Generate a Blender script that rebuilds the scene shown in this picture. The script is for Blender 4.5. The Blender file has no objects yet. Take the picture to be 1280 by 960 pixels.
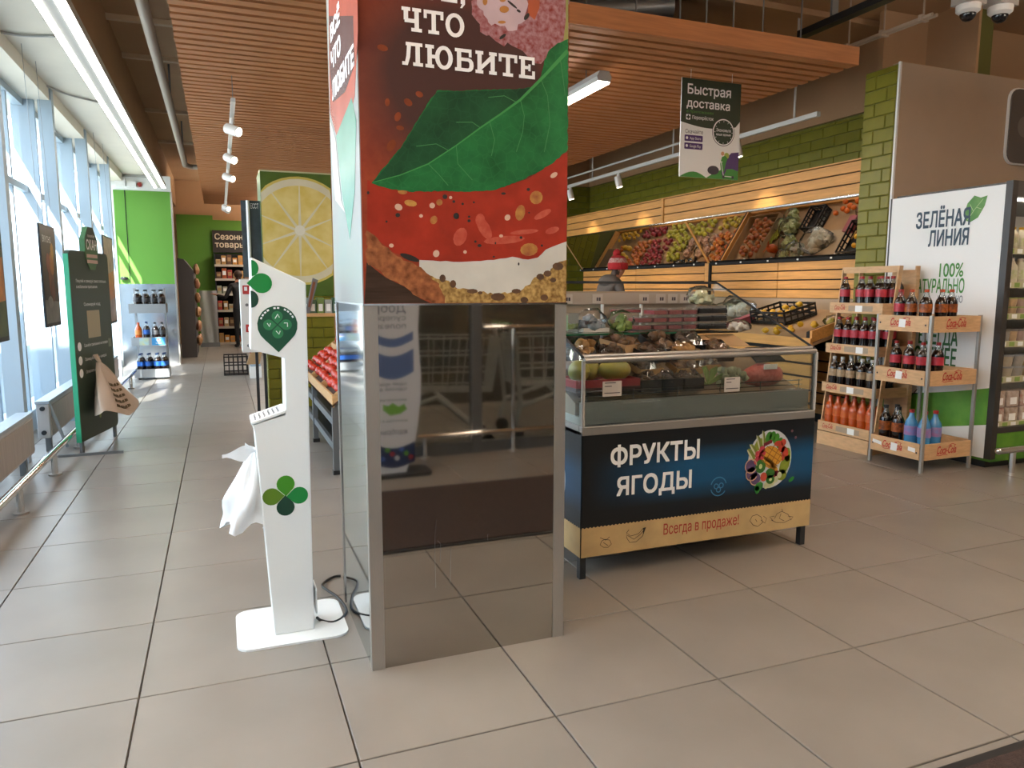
import bpy, bmesh, math, random
from mathutils import Vector, Matrix

SC = bpy.context.scene
COL = SC.collection
RN = random.Random(11)
PI = math.pi

# ---------------------------------------------------------------- camera
CAM_F = 923.996                     # focal length in pixels of the 1280 x 960 frame
CAM_P, CAM_Y, CAM_R = -0.1282643, 0.3743306, 0.0012389
CAM = Vector((0.29883, -1.92208, 1.29976))
_fw = Vector((math.sin(CAM_Y) * math.cos(CAM_P), math.cos(CAM_Y) * math.cos(CAM_P), math.sin(CAM_P)))
_rt0 = Vector((math.cos(CAM_Y), -math.sin(CAM_Y), 0))
_up0 = _rt0.cross(_fw)
_rt = math.cos(CAM_R) * _rt0 + math.sin(CAM_R) * _up0
_up = -math.sin(CAM_R) * _rt0 + math.cos(CAM_R) * _up0
cd = bpy.data.cameras.new('camera')
cd.sensor_width = 36.0
cd.lens = CAM_F / 1280 * 36
cd.clip_start = 0.02
cd.clip_end = 300
cam = bpy.data.objects.new('camera', cd)
COL.objects.link(cam)
M = Matrix.Identity(4)
for i in range(3):
    M[i][0] = _rt[i]; M[i][1] = _up[i]; M[i][2] = -_fw[i]; M[i][3] = CAM[i]
cam.matrix_world = M
SC.camera = cam

# ---------------------------------------------------------------- light
SC.view_settings.view_transform = 'Standard'
SC.view_settings.look = 'None'
SC.view_settings.gamma = 1
SC.view_settings.use_curve_mapping = False
SC.view_settings.exposure = 0.0
SKY_STRENGTH = 7.0
SUN_STRENGTH = 24.0
LAMP_K = 1.0                        # strength of every ceiling lamp and spot
w = bpy.data.worlds.new('world')
SC.world = w
w.use_nodes = True
bg = w.node_tree.nodes['Background']
bg.inputs[0].default_value = (0.80, 0.90, 1.0, 1)
bg.inputs[1].default_value = SKY_STRENGTH
sl = bpy.data.lights.new('sun', 'SUN')
sl.energy = SUN_STRENGTH
sl.angle = 0.009
sl.color = (1.0, 0.95, 0.86)
sun = bpy.data.objects.new('sun', sl)
COL.objects.link(sun)
sun.rotation_euler = Vector((0.30, 1.0, -0.66)).to_track_quat('-Z', 'Y').to_euler()
sun.location = (-4, -20, 9)
pl = bpy.data.lights.new('window_portal', 'AREA')
pl.shape = 'RECTANGLE'; pl.size = 15.0; pl.size_y = 3.1
pl.cycles.is_portal = True
po = bpy.data.objects.new('window_portal', pl)
COL.objects.link(po)
po.location = (-1.62, 4.6, 1.6)
po.rotation_euler = Vector((1, 0, 0)).to_track_quat('-Z', 'Z').to_euler()

# ---------------------------------------------------------------- helpers
def _ray(x, y):
    return (x - 640) / CAM_F * _rt - (y - 480) / CAM_F * _up + _fw
def AX(x, y, v):                    # point of a pixel's sight line on the plane X = v
    d = _ray(x, y); return CAM + d * ((v - CAM.x) / d.x)
def AY(x, y, v):
    d = _ray(x, y); return CAM + d * ((v - CAM.y) / d.y)
def AZ(x, y, v):
    d = _ray(x, y); return CAM + d * ((v - CAM.z) / d.z)

def lin(h):
    h = h.lstrip('#')
    out = []
    for i in (0, 2, 4):
        c = int(h[i:i + 2], 16) / 255
        out.append(c / 12.92 if c <= 0.04045 else ((c + 0.055) / 1.055) ** 2.4)
    return (*out, 1)

MATS = {}
def mat(name, col='808080', rough=0.5, metal=0.0, var=0.0, vs=8.0, bump=0.0, bs=60.0, spec=0.5,
        coat=0.0, emit=0.0, stretch=None, col2=None):
    if name in MATS:
        return MATS[name]
    m = bpy.data.materials.new(name)
    m.use_nodes = True
    nt = m.node_tree
    b = nt.nodes['Principled BSDF']
    c = lin(col)
    b.inputs['Base Color'].default_value = c
    b.inputs['Roughness'].default_value = rough
    b.inputs['Metallic'].default_value = metal
    b.inputs['Specular IOR Level'].default_value = spec
    b.inputs['Coat Weight'].default_value = coat
    b.inputs['Coat Roughness'].default_value = 0.08
    if emit:
        b.inputs['Emission Color'].default_value = c
        b.inputs['Emission Strength'].default_value = emit
    if var or bump or col2:
        tc = nt.nodes.new('ShaderNodeTexCoord')
        mp = nt.nodes.new('ShaderNodeMapping')
        nt.links.new(tc.outputs['Object'], mp.inputs[0])
        if stretch:
            mp.inputs['Scale'].default_value = stretch
    if var or col2:
        n = nt.nodes.new('ShaderNodeTexNoise')
        n.inputs['Scale'].default_value = vs
        n.inputs['Detail'].default_value = 5
        nt.links.new(mp.outputs[0], n.inputs['Vector'])
        r = nt.nodes.new('ShaderNodeValToRGB')
        r.color_ramp.elements[0].position = 0.3
        r.color_ramp.elements[1].position = 0.7
        if col2:
            r.color_ramp.elements[0].color = c
            r.color_ramp.elements[1].color = lin(col2)
        else:
            r.color_ramp.elements[0].color = (*[max(0, k * (1 - var)) for k in c[:3]], 1)
            r.color_ramp.elements[1].color = (*[min(1, k * (1 + var)) for k in c[:3]], 1)
        nt.links.new(n.outputs['Fac'], r.inputs[0])
        nt.links.new(r.outputs[0], b.inputs['Base Color'])
    if bump:
        n2 = nt.nodes.new('ShaderNodeTexNoise')
        n2.inputs['Scale'].default_value = bs
        nt.links.new(mp.outputs[0], n2.inputs['Vector'])
        bp = nt.nodes.new('ShaderNodeBump')
        bp.inputs['Strength'].default_value = bump
        bp.inputs['Distance'].default_value = 0.01
        nt.links.new(n2.outputs['Fac'], bp.inputs['Height'])
        nt.links.new(bp.outputs[0], b.inputs['Normal'])
    MATS[name] = m
    return m

def clear(name, tint='ffffff', gloss=0.1, rough=0.03, milky=0.0, ior=1.4):
    """thin clear sheet: transparent + glossy (+ a little diffuse)"""
    if name in MATS:
        return MATS[name]
    m = bpy.data.materials.new(name)
    m.use_nodes = True
    nt = m.node_tree
    nt.nodes.remove(nt.nodes['Principled BSDF'])
    out = nt.nodes['Material Output']
    tr = nt.nodes.new('ShaderNodeBsdfTransparent'); tr.inputs[0].default_value = lin(tint)
    gl = nt.nodes.new('ShaderNodeBsdfGlossy'); gl.inputs['Roughness'].default_value = rough
    mx = nt.nodes.new('ShaderNodeMixShader')
    fr = nt.nodes.new('ShaderNodeFresnel'); fr.inputs[0].default_value = ior
    ad = nt.nodes.new('ShaderNodeMath'); ad.operation = 'ADD'; ad.inputs[1].default_value = gloss; ad.use_clamp = True
    nt.links.new(fr.outputs[0], ad.inputs[0])
    nt.links.new(ad.outputs[0], mx.inputs[0])
    nt.links.new(tr.outputs[0], mx.inputs[1]); nt.links.new(gl.outputs[0], mx.inputs[2])
    last = mx
    if milky:
        df = nt.nodes.new('ShaderNodeBsdfDiffuse'); df.inputs[0].default_value = (0.8, 0.82, 0.84, 1)
        m2 = nt.nodes.new('ShaderNodeMixShader'); m2.inputs[0].default_value = milky
        nt.links.new(mx.outputs[0], m2.inputs[1]); nt.links.new(df.outputs[0], m2.inputs[2])
        last = m2
    nt.links.new(last.outputs[0], out.inputs[0])
    MATS[name] = m
    return m

MW = {}
class MB:
    """collects shapes in world coordinates; build() links them as ONE mesh object"""
    def __init__(s):
        s.v = []; s.f = []
    def add(s, vs, fs):
        o = len(s.v)
        s.v += [Vector(p) for p in vs]
        s.f += [tuple(i + o for i in f) for f in fs]
        return s
    def box(s, x0, x1, y0, y1, z0, z1):
        return s.add([(x0, y0, z0), (x1, y0, z0), (x1, y1, z0), (x0, y1, z0), (x0, y0, z1), (x1, y0, z1), (x1, y1, z1), (x0, y1, z1)],
                     [(3, 2, 1, 0), (4, 5, 6, 7), (0, 1, 5, 4), (1, 2, 6, 5), (2, 3, 7, 6), (3, 0, 4, 7)])
    def prism(s, pts, vec):
        """polygon of 3-D points pushed along vec"""
        n = len(pts); vec = Vector(vec)
        a = [Vector(p) for p in pts]; b = [p + vec for p in a]
        fs = [tuple(range(n))[::-1], tuple(range(n, 2 * n))]
        fs += [(i, (i + 1) % n, n + (i + 1) % n, n + i) for i in range(n)]
        return s.add(a + b, fs)
    def plate(s, pts):
        return s.add(pts, [tuple(range(len(pts)))])
    def cyl(s, p0, p1, r0, r1=None, n=12, cap=True):
        r1 = r0 if r1 is None else r1
        p0 = Vector(p0); p1 = Vector(p1); d = (p1 - p0).normalized()
        a = d.orthogonal().normalized(); b = d.cross(a)
        vs = []
        for p, r in ((p0, r0), (p1, r1)):
            for i in range(n):
                t = 2 * PI * i / n
                vs.append(p + a * (r * math.cos(t)) + b * (r * math.sin(t)))
        fs = [(i, (i + 1) % n, n + (i + 1) % n, n + i) for i in range(n)]
        if cap:
            fs += [tuple(range(n))[::-1], tuple(range(n, 2 * n))]
        return s.add(vs, fs)
    def tube(s, pts, r, n=8, closed=False):
        pts = [Vector(p) for p in pts]
        k = len(pts); vs = []; prev = None
        for i in range(k):
            if closed:
                d = (pts[(i + 1) % k] - pts[i - 1]).normalized()
            else:
                d = (pts[min(i + 1, k - 1)] - pts[max(i - 1, 0)]).normalized()
            if prev is None:
                a = d.orthogonal().normalized()
            else:
                a = (prev - d * prev.dot(d)).normalized()
            prev = a; b = d.cross(a)
            rr = r[i] if isinstance(r, (list, tuple)) else r
            for j in range(n):
                t = 2 * PI * j / n
                vs.append(pts[i] + a * (rr * math.cos(t)) + b * (rr * math.sin(t)))
        fs = []
        for i in range(k if closed else k - 1):
            i2 = (i + 1) % k
            for j in range(n):
                j2 = (j + 1) % n
                fs.append((i * n + j, i * n + j2, i2 * n + j2, i2 * n + j))
        if not closed:
            fs += [tuple(range(n))[::-1], tuple(range((k - 1) * n, k * n))]
        return s.add(vs, fs)
    def lathe(s, prof, c=(0, 0, 0), n=14):
        c = Vector(c); k = len(prof); vs = []
        for r, z in prof:
            for j in range(n):
                t = 2 * PI * j / n
                vs.append(c + Vector((r * math.cos(t), r * math.sin(t), z)))
        fs = [(i * n + j, i * n + (j + 1) % n, (i + 1) * n + (j + 1) % n, (i + 1) * n + j) for i in range(k - 1) for j in range(n)]
        fs += [tuple(range(n))[::-1], tuple(range((k - 1) * n, k * n))]
        return s.add(vs, fs)
    def ball(s, c, r, nu=10, nv=7, jit=0.0):
        c = Vector(c)
        if not isinstance(r, (tuple, list)):
            r = (r, r, r)
        vs = [c + Vector((0, 0, -r[2]))]
        for i in range(1, nv):
            ph = -PI / 2 + PI * i / nv
            for j in range(nu):
                t = 2 * PI * j / nu
                q = 1 + (RN.uniform(-jit, jit) if jit else 0)
                vs.append(c + Vector((q * r[0] * math.cos(ph) * math.cos(t), q * r[1] * math.cos(ph) * math.sin(t), q * r[2] * math.sin(ph))))
        vs.append(c + Vector((0, 0, r[2])))
        fs = [(0, 1 + (j + 1) % nu, 1 + j) for j in range(nu)]
        for i in range(nv - 2):
            for j in range(nu):
                a = 1 + i * nu
                fs.append((a + j, a + (j + 1) % nu, a + nu + (j + 1) % nu, a + nu + j))
        e = len(vs) - 1; a = 1 + (nv - 2) * nu
        fs += [(a + j, a + (j + 1) % nu, e) for j in range(nu)]
        return s.add(vs, fs)
    def strip(s, pts, wid, nrm, depth=0.0006):
        """flat ribbon along a polyline lying in a plane with normal nrm"""
        nrm = Vector(nrm).normalized(); pts = [Vector(p) for p in pts]
        L = []; Rr = []
        for i, p in enumerate(pts):
            d = (pts[min(i + 1, len(pts) - 1)] - pts[max(i - 1, 0)]).normalized()
            q = d.cross(nrm) * ((wid[i] if isinstance(wid, (list, tuple)) else wid) / 2)
            L.append(p + q); Rr.append(p - q)
        return s.prism(L + Rr[::-1], nrm * depth)
    def xf(s, m):
        s.v = [m @ p for p in s.v]; return s
    def build(s, name, material, parent=None, smooth=None, bevel=0.0, local=False, kind=None):
        me = bpy.data.meshes.new(name)
        if parent is None:
            lo = [min(p[i] for p in s.v) for i in range(3)]; hi = [max(p[i] for p in s.v) for i in range(3)]
            org = Vector(((lo[0] + hi[0]) / 2, (lo[1] + hi[1]) / 2, lo[2])) if not local else Vector((0, 0, 0))
            vs = [p - org for p in s.v]
        else:
            inv = Matrix.Identity(4) if local else MW[parent].inverted()
            vs = [inv @ p for p in s.v]
        me.from_pydata([tuple(p) for p in vs], [], s.f)
        if smooth is not None:
            me.polygons.foreach_set('use_smooth', [True] * len(me.polygons))
            me.set_sharp_from_angle(angle=math.radians(smooth))
        me.materials.append(material if not isinstance(material, str) else MATS[material])
        o = bpy.data.objects.new(name, me)
        COL.objects.link(o)
        if parent is None:
            o.location = org; MW[o] = Matrix.Translation(org)
        else:
            o.parent = parent; MW[o] = MW[parent]
        if bevel:
            b = o.modifiers.new('bevel', 'BEVEL'); b.width = bevel; b.segments = 2; b.limit_method = 'ANGLE'
        if kind:
            o['kind'] = kind
        return o

def tag(o, label, cat, group=None, kind=None):
    if label: o['label'] = label
    if cat: o['category'] = cat
    if group: o['group'] = group
    if kind: o['kind'] = kind
    return o
def thing(name, label, cat, loc=(0, 0, 0), rz=0.0, group=None, kind=None):
    o = bpy.data.objects.new(name, None)
    o.empty_display_size = 0.05
    COL.objects.link(o)
    o.location = loc; o.rotation_euler = (0, 0, rz)
    MW[o] = Matrix.Translation(Vector(loc)) @ Matrix.Rotation(rz, 4, 'Z')
    return tag(o, label, cat, group, kind)
def struct(name, mb, m, **k):
    o = mb.build(name, m, **k); o['kind'] = 'structure'; return o
def dup(root, loc, rz=0.0, label=None, group=None, scale=None, rot=None):
    r = root.copy(); COL.objects.link(r)
    r.location = loc; r.rotation_euler = rot if rot else (0, 0, rz)
    if scale: r.scale = scale
    MW[r] = Matrix.Translation(Vector(loc)) @ Matrix.Rotation(rz, 4, 'Z')
    if label: r['label'] = label
    if group: r['group'] = group
    for ch in root.children:
        c = ch.copy(); COL.objects.link(c); c.parent = r; MW[c] = MW[r]
        for g in ch.children:
            d = g.copy(); COL.objects.link(d); d.parent = c; MW[d] = MW[r]
    return r

class Frame:
    """a flat printed face: origin, right and up vectors; pt(u, v, lift) gives a world point"""
    def __init__(s, o, ux, uy):
        s.o = Vector(o); s.x = Vector(ux).normalized(); s.y = Vector(uy).normalized(); s.n = s.x.cross(s.y)
    def pt(s, u, v, h=0.0):
        return s.o + s.x * u + s.y * v + s.n * h
    def decal(s, name, pts, m, parent, h=0.001, d=0.0006):
        return MB().prism([s.pt(u, v, h) for u, v in pts], s.n * d).build(name, m, parent)
    def shapes(s, name, polys, m, parent, h=0.001, d=0.0006):
        b = MB()
        for i, pts in enumerate(polys):
            b.prism([s.pt(u, v, h + (i % 9) * .00007) for u, v in pts], s.n * d)
        return b.build(name, m, parent)
    def line(s, name, lines, wid, m, parent, h=0.001, d=0.0005):
        b = MB()
        for pts in lines:
            b.strip([s.pt(u, v, h) for u, v in pts], wid, s.n, d)
        return b.build(name, m, parent)
    def text(s, name, string, u, v, height, m, parent, width=None, h=0.001, d=0.0006, bold=0.0, shear=0.0, mirror=False):
        vs, fs = text_mesh(string, bold, shear)
        x0 = min(p[0] for p in vs); x1 = max(p[0] for p in vs)
        k = height / TEXT_CAP
        kx = width / (x1 - x0) if width else k
        b = MB()
        b.add([s.pt(u + (p[0] - x0) * kx, v + p[1] * k, h + d + p[2]) for p in vs], fs)
        return b.build(name, m, parent)
def circle(cu, cv, ru, rv=None, n=20, a0=0.0, a1=2 * PI):
    rv = rv or ru
    full = abs(a1 - a0 - 2 * PI) < 1e-6
    return [(cu + ru * math.cos(a0 + (a1 - a0) * i / (n if full else n - 1)), cv + rv * math.sin(a0 + (a1 - a0) * i / (n if full else n - 1))) for i in range(n)]
TEXT_CAP = 0.70
_tc = {}
def text_mesh(string, bold=0.0, shear=0.0):
    """flat letters: the font's outlines filled row by row (non-zero winding)"""
    key = (string, bold, shear)
    if key in _tc:
        return _tc[key]
    from mathutils.geometry import interpolate_bezier
    c = bpy.data.curves.new('t', 'FONT')
    c.body = string; c.size = 1.0; c.shear = shear
    o = bpy.data.objects.new('t', c)
    COL.objects.link(o)
    cu = o.to_curve(bpy.context.evaluated_depsgraph_get())
    conts = []
    for sp in cu.splines:
        pts = []
        bp_ = sp.bezier_points
        n = len(bp_)
        for i in range(n):
            p0, p1 = bp_[i], bp_[(i + 1) % n]
            if (p0.handle_right - p0.co).length + (p1.handle_left - p1.co).length < 1e-5:
                seg = [p0.co]
            else:
                seg = interpolate_bezier(p0.co, p0.handle_right, p1.handle_left, p1.co, 5)[:-1]
            for q in seg:
                t_ = (q.x, q.y)
                if not pts or (abs(t_[0] - pts[-1][0]) + abs(t_[1] - pts[-1][1])) > 1e-5: pts.append(t_)
        if len(pts) > 1 and abs(pts[0][0] - pts[-1][0]) + abs(pts[0][1] - pts[-1][1]) < 1e-5: pts.pop()
        if len(pts) > 2: conts.append(pts)
    o.to_curve_clear()
    bpy.data.objects.remove(o); bpy.data.curves.remove(c)
    edges = [(*q[i - 1], *q[i]) for q in conts for i in range(len(q)) if q[i - 1][1] != q[i][1]]
    def spans(y):
        xs = []
        for x0, y0, x1, y1 in edges:
            if (y0 <= y) != (y1 <= y):
                xs.append((x0 + (x1 - x0) * (y - y0) / (y1 - y0), 1 if y1 > y0 else -1))
        xs.sort(); out_ = []; wn_ = 0
        for x, d in xs:
            if wn_ == 0: start = x
            wn_ += d
            if wn_ == 0: out_.append((start, x))
        return out_
    ys = [e[1] for e in edges] + [e[3] for e in edges]
    step = 0.7 / 34
    y = min(ys) - bold; top = max(ys) + bold
    vs, fs = [], []
    while y < top:
        yc = y + step / 2
        iv = sorted(q for dy in ((-bold, 0, bold) if bold else (0,)) for q in spans(yc + dy))
        mg = []
        for p_, q_ in iv:
            p_ -= bold; q_ += bold
            if mg and p_ <= mg[-1][1]: mg[-1][1] = max(mg[-1][1], q_)
            else: mg.append([p_, q_])
        for p_, q_ in mg:
            n_ = len(vs)
            vs += [(p_, y, 0), (q_, y, 0), (q_, y + step, 0), (p_, y + step, 0)]
            fs.append((n_, n_ + 1, n_ + 2, n_ + 3))
        y += step
    _tc[key] = (vs, fs)
    return vs, fs
def jag(pts, amp, seg=.012, seed=1, keep=()):
    """the same outline with a torn, uneven edge"""
    r = random.Random(seed); out = []
    n = len(pts)
    for i in range(n):
        a, b = pts[i], pts[(i + 1) % n]
        L = math.hypot(b[0] - a[0], b[1] - a[1]); k = max(1, int(L / seg))
        flat = abs(a[0] - b[0]) < 1e-6 or abs(a[1] - b[1]) < 1e-6
        for j in range(k):
            t = j / k
            q = (a[0] + (b[0] - a[0]) * t, a[1] + (b[1] - a[1]) * t)
            if not flat and j: q = (q[0] + r.uniform(-amp, amp), q[1] + r.uniform(-amp, amp))
            out.append(q)
    return out
def drop(cu, cv, r, ang, n=16):
    """a water-drop outline whose point looks along ang, round end at (cu, cv)"""
    pts = [(r * math.cos(t), r * math.sin(t)) for t in [math.radians(40 + 280 * i / (n - 1)) for i in range(n)]] + [(1.42 * r, 0)]
    ca, sa = math.cos(ang), math.sin(ang)
    return [(cu + x * ca - y * sa, cv + x * sa + y * ca) for x, y in pts]
ORD = ['leftmost', 'second from left', 'third from left', 'fourth from left', 'fifth from left', 'sixth from left', 'seventh from left', 'eighth from left']
# ================================================================ materials of the place
mat('tile_floor', '817b74', 0.32, var=0.10, vs=2.2, bump=0.03, bs=420)
mat('grout', '57504a', 0.9)
mat('ceiling_paint', 'b08e6c', 0.9, var=0.06, vs=1.2)
mat('ceiling_white', 'd8d2c4', 0.85, var=0.04, vs=2)
mat('frame_paint', '9fb0bd', 0.45)
mat('frame_dark', '6b5c52', 0.5)
mat('wood_slat', 'b5794c', 0.55, var=0.16, vs=3, stretch=(1, 14, 14))
mat('wood_pale', 'cf9650', 0.5, var=0.14, vs=4, stretch=(14, 1, 14))
mat('wood_crate', 'c39a68', 0.6, var=0.16, vs=6, stretch=(1, 10, 10))
mat('wood_rack', 'cba67b', 0.55, var=0.12, vs=5, stretch=(3, 3, 12))
mat('green_paint', '5c9430', 0.6, var=0.03, vs=2)
mat('green_brick', '7a7626', 0.32, spec=0.3, var=0.16, vs=5, bump=0.05, bs=14)
mat('mortar', '63622f', 0.8)
mat('steel_mirror', 'aaa39a', 0.035, metal=1.0, bump=0.012, bs=3.0)
mat('steel_brushed', 'a5a19b', 0.36, metal=.65, var=0.05, vs=40, stretch=(60, 60, 1))
mat('steel_bright', 'c9ccd0', 0.16, metal=1.0)
mat('chrome', 'd6d6d4', 0.08, metal=1.0)
mat('grey_metal', '7b8084', 0.42, metal=0.7)
mat('dark_metal', '3a3d40', 0.45, metal=0.5)
mat('white_paint', 'e6e8e6', 0.4)
mat('white_plastic', 'e9ebea', 0.35)
mat('black_plastic', '17181a', 0.4)
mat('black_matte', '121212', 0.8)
mat('beige_wall', 'ab9a88', 0.8, var=0.03, vs=3)
mat('grey_wall', '8a8178', 0.8)
mat('cardboard', 'a98a63', 0.85, var=0.08, vs=6)
mat('white_print', 'eef0ee', 0.45)
mat('logo_white', 'f2f2f2', 0.5)
mat('coke_red', 'b3261f', 0.5)
clear('window_glass', 'f4fbff', 0.02, 0.01, ior=1.15)
clear('case_glass', 'f2f7f6', 0.03, 0.02)
clear('end_glass', 'f2f7f6', 0.01, 0.05, ior=1.08)
clear('film', 'ffffff', 0.02, 0.22, ior=1.25)
clear('film_shiny', 'ffffff', 0.10, 0.12, ior=1.35)
clear('clamshell', 'fbffff', 0.07, 0.08, milky=0.06)

def bricks(parent, frame, w, h, bw=0.34, bh=0.109, joint=0.004, skip=None, m='green_brick', z0=0.0):
    """running-bond glazed bricks, each an object of its own, proud of the mortar"""
    cache = {}
    row = 0; v = z0
    while v < h - 0.02:
        u = 0.0 if row % 2 == 0 else -bw / 2
        while u < w - 0.01:
            a, b = max(u, 0) + joint / 2, min(u + bw, w) - joint / 2
            t = min(v + bh, h) - joint / 2
            if b - a > 0.015 and not (skip and skip((a + b) / 2, v)):
                key = (round(b - a, 3), round(t - v, 3))
                if key not in cache:
                    mb = MB()
                    du, dv = b - a, t - v - joint / 2
                    p = [(0, 0, 0), (du, 0, 0), (du, dv, 0), (0, dv, 0), (.006, .006, .009), (du - .006, .006, .009), (du - .006, dv - .006, .009), (.006, dv - .006, .009)]
                    mb.add([frame.x * q[0] + frame.y * q[1] + frame.n * q[2] for q in p], [(4, 5, 6, 7), (0, 1, 5, 4), (1, 2, 6, 5), (2, 3, 7, 6), (3, 0, 4, 7)])
                    me = bpy.data.meshes.new('brick')
                    me.from_pydata([tuple(q) for q in mb.v], [], mb.f)
                    me.materials.append(MATS[m])
                    cache[key] = me
                o = bpy.data.objects.new('brick', cache[key])
                COL.objects.link(o)
                o.parent = parent
                o.location = MW[parent].inverted() @ frame.pt(a, v + joint / 2, RN.uniform(0, 0.0025))
            u += bw
        v += bh; row += 1

# ================================================================ floor
fl = struct('floor', MB().box(-1.6, 9.6, -5.2, 18.0, -0.10, -0.012), 'grout')
TX, TY = 0.6, 0.57730
def tile_mesh():
    g = 0.0028; a, b = TX / 2 - g, TY / 2 - g; c = 0.0016
    me = bpy.data.meshes.new('tile')
    me.from_pydata([(-a, -b, -.012), (a, -b, -.012), (a, b, -.012), (-a, b, -.012), (-a, -b, -c), (a, -b, -c), (a, b, -c), (-a, b, -c),
                    (-a + c, -b + c, 0), (a - c, -b + c, 0), (a - c, b - c, 0), (-a + c, b - c, 0)],
                   [], [(0, 1, 5, 4), (1, 2, 6, 5), (2, 3, 7, 6), (3, 0, 4, 7), (4, 5, 9, 8), (5, 6, 10, 9), (6, 7, 11, 10), (7, 4, 8, 11), (8, 9, 10, 11)])
    me.materials.append(MATS['tile_floor'])
    return me
tm = tile_mesh()
cells = []
for i in range(-3, 16):
    for j in range(-9, 31):
        cx, cy = (i + .5) * TX, (j + .5) * TY
        if cx < -1.55: cx = cx
        v = Vector((cx, cy, 0)) - CAM
        z = v.dot(_fw)
        ok = z > 0.4 and abs(v.dot(_rt) / max(z, .01)) < 0.80
        cells.append((0 if ok else 1, v.length, cx, cy))
cells.sort()
rest = MB()
for k, (ok, dist, cx, cy) in enumerate(cells):
    if k < 296:
        o = bpy.data.objects.new('tile', tm); COL.objects.link(o)
        o.parent = fl; o.location = MW[fl].inverted() @ Vector((cx, cy, 0))
    else:
        a, b = TX / 2 - .0028, TY / 2 - .0028
        rest.box(cx - a, cx + a, cy - b, cy + b, -0.012, 0.0)
rest.build('tile_field', 'tile_floor', fl, kind='stuff')

# ================================================================ window wall
COLY = [6.35 + 1.93 * k for k in range(-5, 4)]
struct('wall_left', MB().box(-1.62, -1.10, -5.2, 18.0, 3.04, 3.16), 'ceiling_white')
struct('trim_1', MB().box(-1.62, -1.34, -5.2, 12.0, 0.0, 0.14), 'frame_paint')
struct('wall_left_far', MB().box(-1.62, -1.25, 12.14, 18.0, 0, 3.04), 'grey_wall')
wn = 0
for k in range(len(COLY)):
    y0 = COLY[k] if k else COLY[0]
    if k == len(COLY) - 1: break
    y1 = COLY[k + 1]
    wn += 1
    wd = thing('window_%d' % wn, None, None, (-1.36, (y0 + y1) / 2, 0.14), kind='structure')
    MB().box(-1.42, -1.235, y0 + .02, y0 + .075, 0.14, 3.04).build('mullion', 'frame_paint', wd)
    ym = y0 + 1.40
    MB().box(-1.38, -1.34, ym, ym + .05, 0.14, 3.04).build('mullion', 'frame_paint', wd)
    MB().box(-1.38, -1.33, y0 + .08, y1 + .02, 2.19, 2.25).build('transom', 'frame_paint', wd)
    MB().box(-1.40, -1.32, y0 + .08, y1 + .02, 2.98, 3.04).build('head_rail', 'frame_paint', wd)
    MB().box(-1.40, -1.32, y0 + .08, y1 + .02, 0.14, 0.20).build('sill_rail', 'frame_paint', wd)
    for a, b in ((y0 + .075, ym), (ym + .05, y1 + .02)):
        for c, d in ((0.20, 2.19), (2.25, 2.98)):
            MB().plate([(-1.36, a, c), (-1.36, b, c), (-1.36, b, d), (-1.36, a, d)]).build('pane', 'window_glass', wd)
    # frosted ring stickers low on the glass
    if 2 <= k <= 5:
        for q in range(2):
            for r in range(4):
                yy = y0 + .30 + q * .14; zz = .32 + r * .13 + q * .05
                pts = [(-1.352, yy + .05 * math.cos(t), zz + .05 * math.sin(t)) for t in [2 * PI * i / 16 for i in range(16)]]
                MB().tube(pts, 0.006, 4, closed=True).build('ring_sticker', 'white_print', wd)
for k, y in enumerate(COLY):
    t = struct('trim_%d' % (k + 10), MB().box(-1.20, -1.085, y, y + 0.10, 0.0, 3.15), 'frame_paint')
# outside: sunlit forecourt and an unseen wall added to shade the near windows
struct('ground_outside', MB().box(-40, -1.62, -40, 40, -0.4, -0.2), mat('asphalt_pale', 'b9b7b0', 0.9, var=0.1, vs=1))
struct('sun_blocker', MB().box(-7.0, -1.63, -3.5, -3.1, -0.2, 7.0), mat('blocker_grey', '9a9a98', 0.9, var=0.05, vs=1))
struct('trim_30', MB().box(-2.2, -2.1, -5, 12, -0.2, 0.55), mat('kerb_wall', 'a9bcc9', 0.8))

# green stub wall at the end of the window aisle
gw = struct('wall_far_left', MB().box(-1.45, -0.385, 12.02, 12.14, 0, 3.155), 'white_paint')
MB().box(-1.25, -0.385, 12.0, 12.02, 1.37, 2.90).build('green_panel', 'green_paint', gw)
MB().box(-1.25, -0.385, 12.0, 12.02, 0.0, 1.37).build('steel_panel', 'steel_bright', gw)
MB().box(-1.085, -1.075, 11.992, 12.0, 1.37, 2.90).build('panel_joint', 'black_matte', gw)
MB().box(-0.40, -0.375, 11.985, 12.15, 0.0, 2.90).build('corner_trim', 'steel_brushed', gw)
# ================================================================ ceilings
CZ = 3.75
ce = struct('ceiling', MB().box(-0.60, 9.6, -5.2, 18.0, CZ, CZ + 0.15), 'ceiling_paint')
for (px, py) in ((175, 22), (190, 70), (203, 137), (214, 176)):
    y = AZ(px, py, CZ).y
    MB().box(-0.54, 9.5, y - .03, y + .03, CZ - 0.045, CZ).build('slab_rib', mat('rib_cream', 'cbb79b', 0.9), ce)
for (px, py) in ((1148, 38), (1090, 88)):
    y = AZ(px, py, CZ).y
    MB().box(3.0, 9.5, y - .05, y + .05, CZ - 0.05, CZ).build('slab_rib', 'ceiling_paint', ce)
struct('ceiling_window_strip', MB().box(-1.62, -0.58, -5.2, 18.0, 3.16, 3.30), 'ceiling_white')
struct('trim_2', MB().box(-0.58, -0.54, -5.2, 18.0, 3.15, CZ), 'ceiling_paint')
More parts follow.
